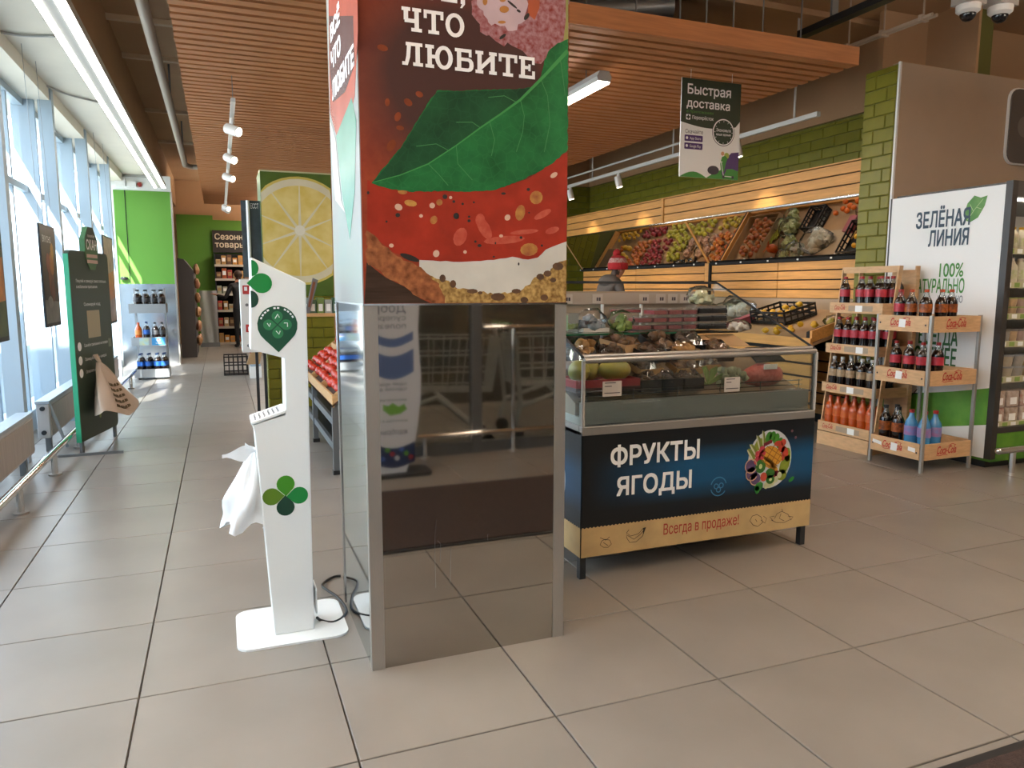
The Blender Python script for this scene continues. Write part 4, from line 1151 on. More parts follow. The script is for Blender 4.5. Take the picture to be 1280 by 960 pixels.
# ================================================================ refrigerated fruit case
KX0, KX1, KY0, KY1 = 1.745, 3.045, 0.925, 1.95
ks = thing('display_case', 'refrigerated glass fruit case with blue printed base panel', 'display case', ((KX0 + KX1) / 2, 1.42, 0))
for x in (KX0 + .005, KX1 - .04):
    for y in (KY0 + .01, KY1 - .05):
        MB().box(x, x + .03, y, y + .03, 0, .11).build('leg', 'dark_metal', ks)
def base_print(name, horiz):
    m = bpy.data.materials.new(name); m.use_nodes = True; nt = m.node_tree
    b = nt.nodes['Principled BSDF']; b.inputs['Roughness'].default_value = .4
    tc = nt.nodes.new('ShaderNodeTexCoord'); sx = nt.nodes.new('ShaderNodeSeparateXYZ'); nt.links.new(tc.outputs['Object'], sx.inputs[0])
    zr = nt.nodes.new('ShaderNodeMapRange'); zr.inputs[1].default_value = .22; zr.inputs[2].default_value = .67
    nt.links.new(sx.outputs['Z'], zr.inputs[0])
    rp = nt.nodes.new('ShaderNodeValToRGB'); e = rp.color_ramp.elements
    e[0].position = 0; e[0].color = lin('04070a'); e[1].position = 1; e[1].color = lin('04070a')
    for p, c in ((.20, '06131c'), (.40, '0a4a72'), (.60, '0b4d76'), (.80, '06151f')):
        q = e.new(p); q.color = lin(c)
    nt.links.new(zr.outputs[0], rp.inputs[0])
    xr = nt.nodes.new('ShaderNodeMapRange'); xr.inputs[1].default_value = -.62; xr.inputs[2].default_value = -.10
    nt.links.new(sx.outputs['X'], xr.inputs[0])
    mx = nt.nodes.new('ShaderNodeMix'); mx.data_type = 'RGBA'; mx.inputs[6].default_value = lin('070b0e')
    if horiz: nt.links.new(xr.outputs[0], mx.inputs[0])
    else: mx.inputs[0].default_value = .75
    nt.links.new(rp.outputs[0], mx.inputs[7]); nt.links.new(mx.outputs[2], b.inputs['Base Color'])
    MATS[name] = m
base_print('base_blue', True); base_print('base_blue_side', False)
bp = MB().box(KX0 + .004, KX1, KY0 - .004, KY0 + .004, .105, .675).build('front_panel', 'base_blue', ks)
sp = MB().box(KX0, KX0 + .008, KY0 + .001, KY1, .105, .675).build('side_panel', 'base_blue_side', ks)
MB().box(KX1 - .008, KX1, KY0 + .005, KY1, .105, .675).build('side_panel', 'base_blue_side', ks)
MB().box(KX0 + .01, KX1 - .01, KY0 + .01, KY1 - .01, .12, .66).build('cabinet', 'dark_metal', ks)
paper = mat('paper_strip', 'b99e6e', .7, var=.12, vs=9)
BF = Frame((KX0, KY0 - .004, 0), (1, 0, 0), (0, 0, 1)); BW = KX1 - KX0
zz = [(BW - i * BW / 140, .238 + (.006 if i % 2 else 0)) for i in range(141)]
BF.decal('paper_band', [(.003, .105), (BW, .105)] + zz[:-1] + [(.003, .238)], paper, bp, .0004, .0006)
SFr = Frame((KX0, KY1, 0), (0, -1, 0), (0, 0, 1)); SWd = KY1 - KY0
zz2 = [(SWd - i * SWd / 100, .238 + (.006 if i % 2 else 0)) for i in range(101)]
SFr.decal('paper_band', [(0, .105), (SWd, .105)] + zz2, paper, sp, .0004, .0006)
def bf(x, y):
    p = AY(x, y, KY0 - .004); return p.x - KX0, p.z
def btext(tx, x0, y0, x1, y1, hp, m_, bold, name='lettering', shear=0):
    a = bf(x0, y0); b = bf(x1, y1); t = bf(x0, y0 - hp)
    BF.text(name, tx, a[0], (a[1] + b[1]) / 2, t[1] - a[1], m_, bp, width=b[0] - a[0], h=.0012, bold=bold, shear=shear)
btext('ФРУКТЫ', 763, 582, 874, 573, 23, 'logo_white', .024)
btext('ЯГОДЫ', 770.5, 620, 864, 609, 22, 'logo_white', .024)
btext('Всегда в продаже!', 829, 667.5, 923, 656, 13, mat('print_red', '9c2a20', .6), .006)
ink = mat('print_sketch', '3a3024', .7)
def sk(*lines):
    BF.line('sketch', [[bf(*q) for q in l] for l in lines], .0025, ink, bp, .0012)
sk([(783, 672), (787, 678), (795, 677), (803, 670), (807, 659), (804, 660), (798, 667), (788, 670), (783, 666), (783, 672)], [(784, 669), (792, 674), (800, 668), (806, 661)], [(783, 666), (786, 662)])
sk([(752, 676), (750, 681), (754, 684), (760, 684), (764, 680), (762, 675), (756, 674), (752, 676)], [(750, 672), (757, 675), (762, 671)], [(754, 678), (760, 682)])
sk([(940, 645), (937, 651), (941, 656), (947, 658), (953, 653), (951, 646), (946, 643), (940, 645)], [(951, 650), (956, 654), (958, 648), (954, 645)], [(944, 649), (946, 652)])
sk([(964, 650), (970, 653), (980, 653), (988, 649), (985, 643), (977, 639), (971, 642), (968, 648)], [(976, 642), (974, 648), (980, 651)], [(978, 639), (977, 636)], [(985, 645), (991, 646), (988, 650)], [(966, 651), (962, 646), (968, 645)])
# fruit plate
pc = bf(960, 574); PR_ = .143
def pp_(du, dv, r, r2=None, n=12, rot=0.0):
    r2 = r2 or r
    return [(pc[0] + (du + r * math.cos(t) * math.cos(rot) - r2 * math.sin(t) * math.sin(rot)) * PR_, pc[1] + (dv + r * math.cos(t) * math.sin(rot) + r2 * math.sin(t) * math.cos(rot)) * PR_) for t in [2 * PI * i / n for i in range(n)]]
def pm(name, c, polys, h):
    for q_ in polys:
        BF.decal(name, q_, mat('plate_' + c, c, .5, var=.12, vs=40), bp, h, .0004)
BF.decal('printed_plate', pp_(.08, 0, .92, 1.02, 36), mat('plate_white', 'b9c0c6', .5), bp, .0010, .0004)
pm('printed_lime', '7e8f2a', [pp_(.72, -.25, .20, .38, 10, -.4), pp_(.60, -.6, .22, .2), pp_(.82, .1, .14, .25), pp_(-.35, .55, .28, .2, 10, .5)], .0016)
pm('printed_kiwi', '3f8a2a', [pp_(-.02 + .16 * i, .78 - .04 * i * i + .04 * i, .13, .2, 10, -.4) for i in range(4)], .0018)
pm('printed_strawberry', 'b5402e', [pp_(.42, .52, .2, .1), pp_(.55, .34, .16, .14), pp_(.7, .22, .14, .2, 10, .5), pp_(.62, .55, .12, .12), pp_(.6, .02, .1, .12)], .0019)
pm('printed_currant', '7d2230', [pp_(-.2 + .09 * i, .52 + .03 * i, .07) for i in range(4)] + [pp_(.22 + .09 * (i % 3), -.5 - .1 * (i // 3), .075) for i in range(6)], .0021)
pm('printed_mango', 'c8902c', [pp_(.18, .12, .44, .30, 16, -.6), pp_(.0, -.12, .40, .16, 12, -.55), pp_(.25, -.35, .2, .12, 10, -.5)], .0020)
BF.line('printed_mango_cuts', [[(pc[0] + a * PR_, pc[1] + b * PR_), (pc[0] + c * PR_, pc[1] + d * PR_)] for a, b, c, d in ((-.3, .2, .42, -.28), (-.22, .34, .5, -.12), (-.08, .46, .58, .05), (-.15, -.1, .25, .5), (.05, -.25, .42, .35), (.22, -.36, .55, .18), (-.3, .0, .3, -.42))], .004, mat('plate_cut', '8f5f18', .5), bp, .0026)
pm('printed_raspberry', 'b83a46', [pp_(-.45, .2, .13), pp_(-.28, .36, .13), pp_(-.3, .1, .12), pp_(-.48, -.02, .13), pp_(-.24, .24, .12)], .0022)
pm('printed_pear', '6f7a2f', [pp_(-.72, .22, .10, .26, 10, .6), pp_(-.60, .34, .10, .3, 10, .6), pp_(-.40, .60, .08, .28, 10, .3), pp_(-.22, .72, .06, .3, 10, .1)], .0017)
pm('printed_pear_rim', 'b9bda0', [pp_(-.77, .2, .035, .26, 8, .6), pp_(-.66, .36, .035, .28, 8, .6), pp_(-.46, .62, .03, .28, 8, .3), pp_(-.27, .74, .025, .3, 8, .1)], .0022)
pm('printed_fig', '54436a', [pp_(-.72, -.18, .24), pp_(-.68, -.45, .24), pp_(-.52, -.64, .22)], .0020)
BF.line('printed_fig_rims', [[*pp_(-.72, -.18, .24, n=14)], [*pp_(-.68, -.45, .24, n=14)][6:], [*pp_(-.52, -.64, .22, n=14)][6:]], .005, mat('plate_fig_rim', 'b9967f', .5), bp, .0027)
pm('printed_kiwi_slice', '2f6a22', [pp_(-.32, -.22, .22, .24), pp_(.10, -.5, .20, .18), pp_(.12, -.72, .18, .16)], .0024)
pm('printed_kiwi_heart', 'b8c48a', [pp_(-.32, -.22, .07, .09), pp_(.13, -.72, .06)], .0030)
pm('printed_peach', 'bb4a34', [pp_(-.17, -.60, .14, .16)], .0026)
pm('printed_apple_slice', 'bfc39a', [pp_(-.05 + .14 * i, -.92 + .02 * i * i, .10, .12, 8) for i in range(5)], .0022)
pm('printed_mint', '2c7a33', [pp_(-.36, -.92, .20, .15, 8, .5), pp_(-.42, -1.02, .10, .16, 8)], .0030)
pm('printed_mint_leaf', '237a2a', [pp_(1.05, -.80, .14, .07, 8, .6)], .0014)
pm('printed_berries', '6a4a52', [pp_(.98, .92, .05), pp_(1.15, .68, .05)], .0014)
u, v = bf(898, 608)
lb = mat('seal_blue', '3f7ea8', .5)
BF.line('seal', [circle(u, v, .045, n=22)[a:b] for a, b in ((1, 11), (12, 21))] + [circle(u - .014, v + .002, .012, n=10) + [circle(u - .014, v + .002, .012, n=10)[0]], circle(u + .015, v + .004, .012, n=10) + [circle(u + .015, v + .004, .012, n=10)[0]], circle(u, v - .016, .012, n=10) + [circle(u, v - .016, .012, n=10)[0]]], .005, lb, bp, .0012)
# same plate print, cut by the left end panel
SFr.decal('printed_plate', [(q[0] + SWd - .28, q[1]) for q in circle(0, .42, .125, .143, 26)], 'plate_white', sp, .0010, .0004)
SFr.decal('printed_fruit', [(q[0] + SWd - .28, q[1]) for q in circle(0, .41, .105, .12, 16)], mat('plate_side_fruit', '8f8a2c', .5, vs=30, col2='8a3a2a'), sp, .0016, .0004)

# tub, glass and shelves
frm = mat('case_alu', '9c9a96', .35, metal=.6)
MB().box(KX0, KX1, KY0 - .006, KY0 + .03, .66, .70).build('bottom_rail', frm, ks, bevel=.004)
for x in (KX0, KX1 - .012):
    MB().box(x, x + .012, KY0 + .03, KY1, .66, .70).build('side_rail', frm, ks)
    side = [(x + .004, KY0, .70), (x + .004, KY0, .985), (x + .004, KY0 + .03, 1.01), (x + .004, 1.74, 1.335), (x + .004, 1.76, 1.335), (x + .004, 1.80, 1.285), (x + .004, KY1, 1.285), (x + .004, KY1, .70)]
    MB().prism(side, (.005, 0, 0)).build('end_glass', 'end_glass', ks)
    MB().tube([(x + .006, KY0 + .01, 1.005), (x + .006, 1.74, 1.335)], .006, 6).build('end_trim', 'dark_metal', ks)
    MB().box(x - .001, x + .013, KY0 - .006, KY0 + .012, .70, .99).build('corner_post', mat('case_post', 'a9aaa8', .3), ks, bevel=.004)
MB().box(KX0 + .012, KX1 - .012, KY0, KY0 + .005, .70, .985).build('front_glass', 'case_glass', ks)
MB().tube([(KX0 + .01, KY0 + .005, .99), (KX1 - .01, KY0 + .005, .995)], .013, 8).build('top_rail', frm, ks, smooth=60)
MB().tube([(KX0 + .01, KY0 + .03, 1.005), (KX1 - .01, KY0 + .03, 1.010)], .010, 8).build('top_rail', frm, ks, smooth=60)
MB().box(KX0 + .012, KX1 - .012, KY0 + .035, KY0 + .05, .70, .80).build('inner_kickplate', mat('case_inner', 'b5b1aa', .45), ks)
MB().box(KX0 + .012, KX1 - .012, KY0 + .05, KY1 - .02, .70, .735).build('tub_floor', 'case_inner', ks)
MB().prism([(KX0 + .014, 1.02, .735), (KX0 + .014, KY1 - .03, .735), (KX0 + .014, KY1 - .03, .99), (KX0 + .014, 1.40, .955), (KX0 + .014, 1.15, .84), (KX0 + .014, 1.02, .79)], (KX1 - KX0 - .028, 0, 0)).build('display_step', mat('case_deck', '8f7a62', .6, var=.08, vs=5), ks)
MB().box(KX0 + .012, KX1 - .012, KY1 - .02, KY1, .70, 1.285).build('back_panel', mat('case_back', '9a8c7c', .5), ks)
MB().box(KX0 + .012, KX1 - .012, 1.735, 1.745, 1.328, 1.342).build('top_bar', 'dark_metal', ks)
MB().box(KX0 + .012, KX1 - .012, KY1 - .035, KY1 - .02, 1.21, 1.275).build('price_rail', mat('price_rail_m', 'a79c90', .4), ks)
MB().box(KX0 + .03, 2.62, 1.45, KY1 - .04, 1.062, 1.072).build('glass_shelf', mat('shelf_green', '1f5a3c', .12, coat=.3), ks)
MB().box(2.62, KX1 - .03, 1.50, KY1 - .04, 1.055, 1.066).build('glass_shelf', 'case_glass', ks)
for x in (1.97, 2.36, 2.62):
    MB().box(x, x + .012, KY1 - .05, KY1 - .035, .98, 1.21).build('shelf_bracket', 'white_paint', ks)
for i in range(3):
    MB().cyl((KX0 + .02, 1.0, .80 + .022 * i), (KX1 - .02, 1.0, .80 + .022 * i), .0025, n=5).build('wire', 'steel_bright', ks)
for i in range(6):
    MB().cyl((KX0 + .06 + .24 * i, 1.0, .76), (KX0 + .06 + .24 * i, 1.0, .848), .0025, n=5).build('wire', 'steel_bright', ks)
pt_m = mat('price_tag', 'b9b2aa', .5)
for i, (x0, x1, y0, y1) in enumerate(((753, 777, 476, 496), (905, 925, 471, 490))):
    a = AY(x0, y1, KY0 - .002); b = AY(x1, y0, KY0 - .002)
    t = thing('price_tag', ('paper price tag on the front glass before the mangoes', 'paper price tag on the right half of the front glass')[i], 'price tag', ((a.x + b.x) / 2, KY0 - .002, a.z))
    MB().box(a.x, b.x, KY0 - .0035, KY0 - .0015, a.z, b.z).build('card', pt_m, t)
    f = Frame((a.x, KY0 - .0035, a.z), (1, 0, 0), (0, 0, 1))
    f.line('printed_lines', [[(.008, .015), (b.x - a.x - .008, .015)], [(.01, .06), (b.x - a.x - .03, .06)], [(.01, .045), (b.x - a.x - .05, .045)]], .004, 'sign_ink', t, .0005)
for k, px in enumerate((709, 747, 805, 826, 841, 856)):
    p = AY(px, 369, KY1 - .037)
    t = thing('price_tag', '%s price tag on the rail at the back of the fruit case' % ORD[k], 'price tag', (p.x, KY1 - .037, 1.215), group='price tags on the case back rail')
    MB().box(p.x - .033, p.x + .033, KY1 - .038, KY1 - .036, 1.215, 1.268).build('card', pt_m, t)
    Frame((p.x - .033, KY1 - .038, 1.215), (1, 0, 0), (0, 0, 1)).shapes('printed_price', [[(.026, .015), (.036, .015), (.036, .035), (.026, .035)], [(.040, .015), (.052, .015), (.052, .035), (.040, .035)]], 'sign_ink', t, .0005)

# ---------------------------------------------------------------- goods in the case
def hollow(b, x0, x1, y0, y1, z0, z1, t=.006):
    b.box(x0, x1, y0, y1, z0, z0 + t)
    b.box(x0, x0 + t, y0, y1, z0 + t, z1).box(x1 - t, x1, y0, y1, z0 + t, z1)
    b.box(x0 + t, x1 - t, y0, y0 + t, z0 + t, z1).box(x0 + t, x1 - t, y1 - t, y1, z0 + t, z1)
    return b
def deckz(y):
    pts = [(1.02, .79), (1.15, .84), (1.40, .955), (1.92, .99)]
    for (a, za), (b, zb_) in zip(pts, pts[1:]):
        if y <= b: return za + (zb_ - za) * max(0, y - a) / (b - a)
    return .98
rc = mat('crate_red', 'a02f36', .5)
t = thing('fruit_box', 'red cardboard box of green mangoes behind the case glass', 'box', (1.93, 1.12, .81))
hollow(MB(), 1.765, 2.095, 1.025, 1.22, 0.835, .890).build('tray', rc, t)
hollow(MB(), 1.764, 2.096, 1.022, 1.223, .835, .855, .002).build('tray_band', mat('crate_dark', '4a2a2a', .5), t)
mg = mat('mango', '7d8a3a', .4, vs=6, col2='b0903c')
for k, (x, y, rx, lab) in enumerate(((1.815, 1.10, .050, 'small green mango at the left end of the red box'), (1.895, 1.15, .050, 'green mango at the back of the red box'), (2.0, 1.10, .085, 'large yellow-green mango at the right of the red box'))):
    b = MB().ball((0, 0, 0), (rx, .052, .052), 14, 9)
    b.xf(Matrix.Translation((x, y, .888 + .052 * .7)))
    tag(b.build('mango', mg, smooth=80), lab, 'mango', 'mangoes in the red box')
def pile(b, x0, x1, y0, y1, z, r, n, jit=.25):
    for i in range(n):
        rr = r * RN.uniform(.75, 1.2)
        b.ball((RN.uniform(x0 + rr, x1 - rr), RN.uniform(y0 + rr, y1 - rr), z + RN.uniform(0, rr)), (rr, rr * RN.uniform(.7, 1.1), rr * RN.uniform(.6, .95)), 7, 5, jit)
    return b
def film_top(x0, x1, y0, y1, z, h, nu=8, nv=6):
    def fn(s, t):
        e = min(s, 1 - s, t, 1 - t) * 4
        return (x0 + (x1 - x0) * s, y0 + (y1 - y0) * t, z + h * min(1, e) + RN.uniform(-.012, .012) * min(1, e * 2))
    return sheet(nu, nv, fn)
def tray_pack(x, y, z, w_, d_, h, tm_, cm, label, grp, rz=0.0, tilt=0.0, n=14, r=.022, cat='food tray', name='food_tray'):
    t = thing(name, label, cat, (x, y, z), rz, group=grp)
    if tilt: t.rotation_euler = (tilt, 0, rz)
    MWt = MW[t]; MW[t] = Matrix.Identity(4)
    hollow(MB(), -w_ / 2, w_ / 2, -d_ / 2, d_ / 2, 0, h, .004).build('tray', tm_, t)
    pile(MB(), -w_ / 2, w_ / 2, -d_ / 2, d_ / 2, h * .6, r, n).build('contents', cm, t, smooth=60, kind='stuff')
    film_top(-w_ / 2, w_ / 2, -d_ / 2, d_ / 2, h, .03).build('film', 'film_shiny', t)
    MW[t] = MWt
    return t
brown = mat('dates', '4a3322', .35, vs=20, col2='7a5a36')
dark = mat('dark_leaf', '2b2420', .4, vs=20, col2='5b4a3a')
gold = mat('mushroom_gold', '8a6a3c', .5, vs=18, col2='b08a4c')
green = mat('salad_green', '4c6a2a', .5, vs=18, col2='8a9a4a')
spots_ = [(1.86, 1.30, dark, 'dark'), (1.98, 1.36, gold, 'golden'), (2.09, 1.30, dark, 'dark'), (2.20, 1.40, brown, 'brown'), (2.31, 1.31, dark, 'dark'), (2.42, 1.40, brown, 'brown'), (2.52, 1.31, gold, 'golden'), (2.62, 1.42, dark, 'dark'), (2.72, 1.32, brown, 'brown')]
for k, (x, y, cm, cn) in enumerate(spots_):
    tray_pack(x, y, deckz(y) + .040, .145, .17, .04, 'black_plastic' if k % 3 else 'cardboard', cm, '%s wrapped tray of %s dried fruit heaped on the case step' % (ORD[k] if k < 8 else 'rightmost', cn), 'wrapped trays heaped in the case', RN.uniform(-.5, .5), RN.uniform(.1, .5), 16, .026)
for k, (x, y) in enumerate(((1.92, 1.25), (2.25, 1.25), (2.48, 1.24), (2.60, 1.26))):
    tray_pack(x, y, deckz(y) + .012, .15, .12, .03, mat('tray_tan', 'a07a4a', .6), dark if k % 2 else brown, '%s low tan tray under the heaped wrapped trays' % ORD[k], 'low tan trays in the case', RN.uniform(-.2, .2), .3, 10, .022)
for k, (x, cm, cn) in enumerate(((2.16, brown, 'brown dates'), (2.28, dark, 'dark plums'), (2.40, dark, 'black grapes'))):
    tray_pack(x, 1.09, .822, .11, .12, .055, 'black_plastic', cm, 'black tray of %s behind the front glass' % cn, 'black trays behind the front glass', 0, 0, 12, .022)
b = MB()
for k in range(7):
    a = k * .9
    b.prism([(2.515, 1.08, .83), (2.515 + .05 * math.cos(a) - .02, 1.07 + .01 * k, .87 + .05 * math.sin(a)), (2.515 + .07 * math.cos(a), 1.06 + .01 * k, .88 + .05 * math.sin(a + .2)), (2.515 + .05 * math.cos(a) + .02, 1.07 + .01 * k, .86 + .04 * math.sin(a))], (0, .004, 0))
tag(b.build('lettuce', mat('lettuce_green', '7a8f4a', .5, var=.2, vs=20)), 'pale green leafy lettuce behind the front glass', 'lettuce')
b = MB()
for k in range(40):
    a, c = RN.uniform(0, 2 * PI), RN.uniform(-.5, 1)
    b.ball((2.66 + .075 * math.cos(a) * RN.random(), 1.09 + .05 * math.sin(a) * RN.random(), .85 + .05 * c), .02, 6, 4, .3)
tag(b.build('cauliflower', mat('cauli', '7f8468', .6, vs=20, col2='9aa07c'), smooth=60), 'grey-green wrapped cauliflower behind the front glass', 'cauliflower')
b = MB().ball((0, 0, 0), (.12, .06, .062), 18, 10, .07); b.xf(Matrix.Translation((2.86, 1.10, .862)))
rb = thing('net_bag', 'red net bag of vegetables at the right end of the case', 'net bag', (2.86, 1.10, .80))
b.build('filling', mat('net_red', '9c3a30', .6, vs=60, col2='b9655a', bump=.3, bs=120), rb, smooth=50)
MB().box(2.82, 2.90, 1.04, 1.046, .90, .925).build('paper_label', 'white_print', rb)
# upper shelf
SHZ = 1.073
t = thing('grape_box', 'clear punnet of green grapes at the left of the glass shelf', 'punnet', (1.985, 1.62, SHZ))
MB().box(1.93, 2.04, 1.56, 1.68, SHZ + .001, SHZ + .10).build('punnet', 'clamshell', t)
pile(MB(), 1.985, 2.038, 1.565, 1.675, SHZ + .02, .014, 40, 0).build('grapes', mat('grape_green', '7f8f2f', .3), t, smooth=60, kind='stuff')
MB().box(1.932, 1.978, 1.558, 1.559, SHZ + .01, SHZ + .09).build('printed_label', mat('label_pale_green', '8fb59a', .5), t)
def wrapped(x, y, z, rx, ry, rz_, cm, label, name, cat, base=None, grp=None, jit=.12):
    t = thing(name, label, cat, (x, y, z), group=grp)
    b = MB().ball((0, 0, 0), (rx, ry, rz_), 12, 8, jit); b.xf(Matrix.Translation((x, y, z + rz_)))
    b.v = [Vector((p.x, p.y, max(p.z, z))) for p in b.v]
    b.build('wrap', 'film', t, smooth=40)
    b = MB()
    for i in range(22):
        a, q = RN.uniform(0, 2 * PI), math.sqrt(RN.random()) * .72
        rr = rx * RN.uniform(.22, .36)
        b.ball((x + rx * q * math.cos(a), y + ry * q * math.sin(a), z + rr + RN.uniform(0, max(.001, rz_ * 1.5 * (1 - q) - rr))), rr, 7, 5, .3)
    b.build('contents', cm, t, smooth=50, kind='stuff')
    if base:
        MB().box(x - rx * .9, x + rx * .9, y - ry * .9, y + ry * .9, z, z + .02).build('tray', base, t)
    return t
wrapped(2.135, 1.60, SHZ + .001, .085, .07, .062, mat('salad_mix_dark', '34383c', .4, vs=14, col2='9aa4ac'), 'film-wrapped tray of dark salad on the glass shelf', 'salad_tray', 'food tray', mat('tray_white', 'c9c4be', .5))
wrapped(2.30, 1.57, SHZ + .001, .075, .06, .058, green, 'crumpled bag of green salad leaning on the glass shelf', 'salad_bag', 'bag', None)
red = mat('berry_red', '8e1f26', .3, vs=40, col2='b9484a')
def clam(x, y, z, w_, d_, h, cm, label, grp, base=None):
    t = thing('berry_punnet', label, 'punnet', (x, y, z), group=grp)
    MB().box(x - w_ / 2, x + w_ / 2, y - d_ / 2, y + d_ / 2, z + .001, z + h - .001).build('punnet', 'clamshell', t)
    MB().box(x - w_ / 2 + .006, x + w_ / 2 - .006, y - d_ / 2 + .006, y + d_ / 2 - .006, z + .004, z + h * .62).build('berries', cm, t)
    if base:
        MB().box(x - w_ / 2 - .002, x + w_ / 2 + .002, y - d_ / 2 - .002, y + d_ / 2 + .002, z, z + h * .45).build('tray', base, t)
lev = ('bottom', 'middle', 'top')
for c in range(4):
    for k in range(3 if c > 0 else 2):
        clam(2.47 + c * .098, 1.66, SHZ + .041 * k, .092, .12, .040, red, '%s punnet of red berries in the %s stack from left on the shelf' % (lev[k], ('first', 'second', 'third', 'fourth')[c]), 'red berry punnets')
for c in range(2):
    for k in range(3):
        clam(2.865 + c * .095, 1.66, SHZ + .045 * k, .09, .13, .044, mat('berry_dark', '1b1c22', .3, var=.3, vs=40), '%s punnet of dark berries in the %s black stack on the shelf' % (lev[k], ('left', 'right')[c]), 'dark berry punnets', 'black_plastic')
clam(2.455, 1.80, SHZ + .09, .15, .1, .03, red, 'flat red punnet lying higher behind the berry stacks', None)
wrapped(2.88, 1.68, SHZ + .137, .085, .07, .055, mat('cabbage_pale', 'a8ad86', .5, vs=10, col2='c9c7a8'), 'clear domed pack of pale greens on top of the black punnets', 'salad_dome', 'food tray')
t = thing('empty_tray', 'empty flat black tray lying at the right end of the case', 'tray', (2.90, 1.16, .985))
MB().prism([(2.80, 1.08, .93), (2.98, 1.08, .93), (3.0, 1.22, .985), (2.84, 1.22, .985)], (0, 0, .012)).build('tray', 'black_plastic', t)
for k, (x0, x1) in enumerate(((2.62, 2.82), (2.82, 3.02))):
    t = thing('cardboard_sheet', ('left', 'right')[k] + ' flat brown cardboard sheet lining the case step', 'cardboard', ((x0 + x1) / 2, 1.45, .95))
    MB().prism([(x0 + .005, 1.40, .985), (x1 - .005, 1.40, .985), (x1 - .005, 1.55, 1.04), (x0 + .005, 1.55, 1.04)], (0, 0, .006)).build('sheet', 'cardboard', t)
# ================================================================ fruit gondola with tilted mirror along the right wall
GY0, GY1 = 3.08, 9.96
def binz(x): return .85 + (x - 5.1) * .2778
fg = thing('fruit_gondola', 'long wooden fruit gondola with tilted mirror along the green brick wall', 'display stand', (5.7, 6.5, 0))
segs = ((GY0, 6.30), (6.345, GY1 - .01))
# canopy planks
for a, b in segs:
    for k in range(3):
        z0 = 2.14 + k * .098
        MB().box(5.60, 5.625, a, b, z0, z0 + .088).build('canopy_plank', 'wood_pale', fg, bevel=.003)
MB().box(5.626, 5.64, GY0, GY1 - .01, 2.13, 2.43).build('canopy_backing', 'black_matte', fg)
MB().box(5.585, 5.66, 6.30, 6.345, 2.13, 2.435).build('canopy_post', 'wood_pale', fg)
MB().box(5.62, 6.45, GY0, GY1 - .01, 2.436, 2.45).build('canopy_roof', 'wood_pale', fg)
MB().box(5.60, 5.618, GY0, GY1 - .01, 2.122, 2.136).build('edge_profile', 'steel_bright', fg)
# tilted mirrors
mir = mat('fruit_mirror', 'd2cdc6', .012, metal=1.0)
for a, b in ((GY0, 5.855), (5.895, 9.33)):
    MB().prism([(5.63, a, 2.12), (5.63, b, 2.12), (6.0, b, 1.62), (6.0, a, 1.62)], (.006, 0, .0045)).build('mirror_sheet', mir, fg)
MB().prism([(5.625, 5.855, 2.12), (5.625, 5.895, 2.12), (5.995, 5.895, 1.62), (5.995, 5.855, 1.62)], (.012, 0, .009)).build('mirror_joint', 'wood_pale', fg)
MB().prism([(5.625, 9.33, 2.12), (5.625, 9.36, 2.12), (5.995, 9.36, 1.62), (5.995, 9.33, 1.62)], (.012, 0, .009)).build('mirror_joint', 'wood_crate', fg)
MB().box(5.975, 6.02, GY0, 9.36, 1.59, 1.62).build('shelf_edge', 'black_matte', fg)
for i in range(14):
    y = GY0 + .3 + i * .46
    MB().box(5.965, 5.975, y, y + .018, 1.60, 1.618).build('clip', 'white_plastic', fg)
# back planks
for a, b in ((GY0, 4.62), (4.63, 5.80), (5.95, 7.6), (7.61, 9.3)):
    for k in range(4):
        z0 = 1.205 + k * .098
        MB().box(5.99, 6.015, a, b, z0, z0 + .085).build('back_plank', 'wood_pale', fg, bevel=.003)
MB().box(6.017, 6.03, GY0, 9.36, 1.0, 1.60).build('back_board', 'black_matte', fg)
MB().box(5.97, 6.03, 5.835, 5.915, .95, 1.615).build('back_post', 'wood_pale', fg)
MB().box(5.965, 6.02, 5.80, 5.833, .95, 1.615).build('back_gap', 'black_matte', fg)  # black colour stands for the shade in the gap beside the post
MB().box(5.99, 6.03, GY0, 9.36, 1.09, 1.20).build('back_rail', mat('rail_beige', 'a58f76', .6), fg)
# bins
MB().prism([(5.06, GY0, binz(5.06) - .03), (6.0, GY0, binz(6.0) - .03), (6.0, GY0, binz(6.0) - .005), (5.06, GY0, binz(5.06) - .005)], (0, GY1 - GY0 - .02, 0)).build('bin_board', mat('bin_liner', '9a7a58', .7, var=.1, vs=4), fg)
MB().box(5.035, 5.06, GY0, GY1 - .02, .79, .875).build('front_lip', 'wood_pale', fg)
for k in range(5):
    MB().box(5.05, 5.07, GY0, GY1 - .02, .20 + k * .115, .20 + k * .115 + .095).build('front_plank', 'wood_pale', fg, bevel=.003)
MB().box(5.071, 5.085, GY0, GY1 - .02, .18, .80).build('front_backing', 'black_matte', fg)
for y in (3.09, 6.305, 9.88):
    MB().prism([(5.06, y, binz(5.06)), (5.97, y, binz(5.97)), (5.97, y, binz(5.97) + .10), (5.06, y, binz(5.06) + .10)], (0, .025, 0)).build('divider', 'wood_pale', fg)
    MB().prism([(5.06, y + .028, binz(5.06)), (5.97, y + .028, binz(5.97)), (5.97, y + .028, binz(5.97) + .09), (5.06, y + .028, binz(5.06) + .09)], (0, .04, 0)).build('divider_shadow_gap', 'black_matte', fg)  # black slab stands in for the shaded gap along the divider
for k in range(6):
    MB().box(5.70, 5.725, GY0, GY1 - .02, .09 + k * .105, .09 + k * .105 + .088).build('base_plank', 'wood_pale', fg, bevel=.003)
MB().box(5.726, 5.98, GY0, GY1 - .02, 0, .72).build('base_box', 'black_matte', fg)

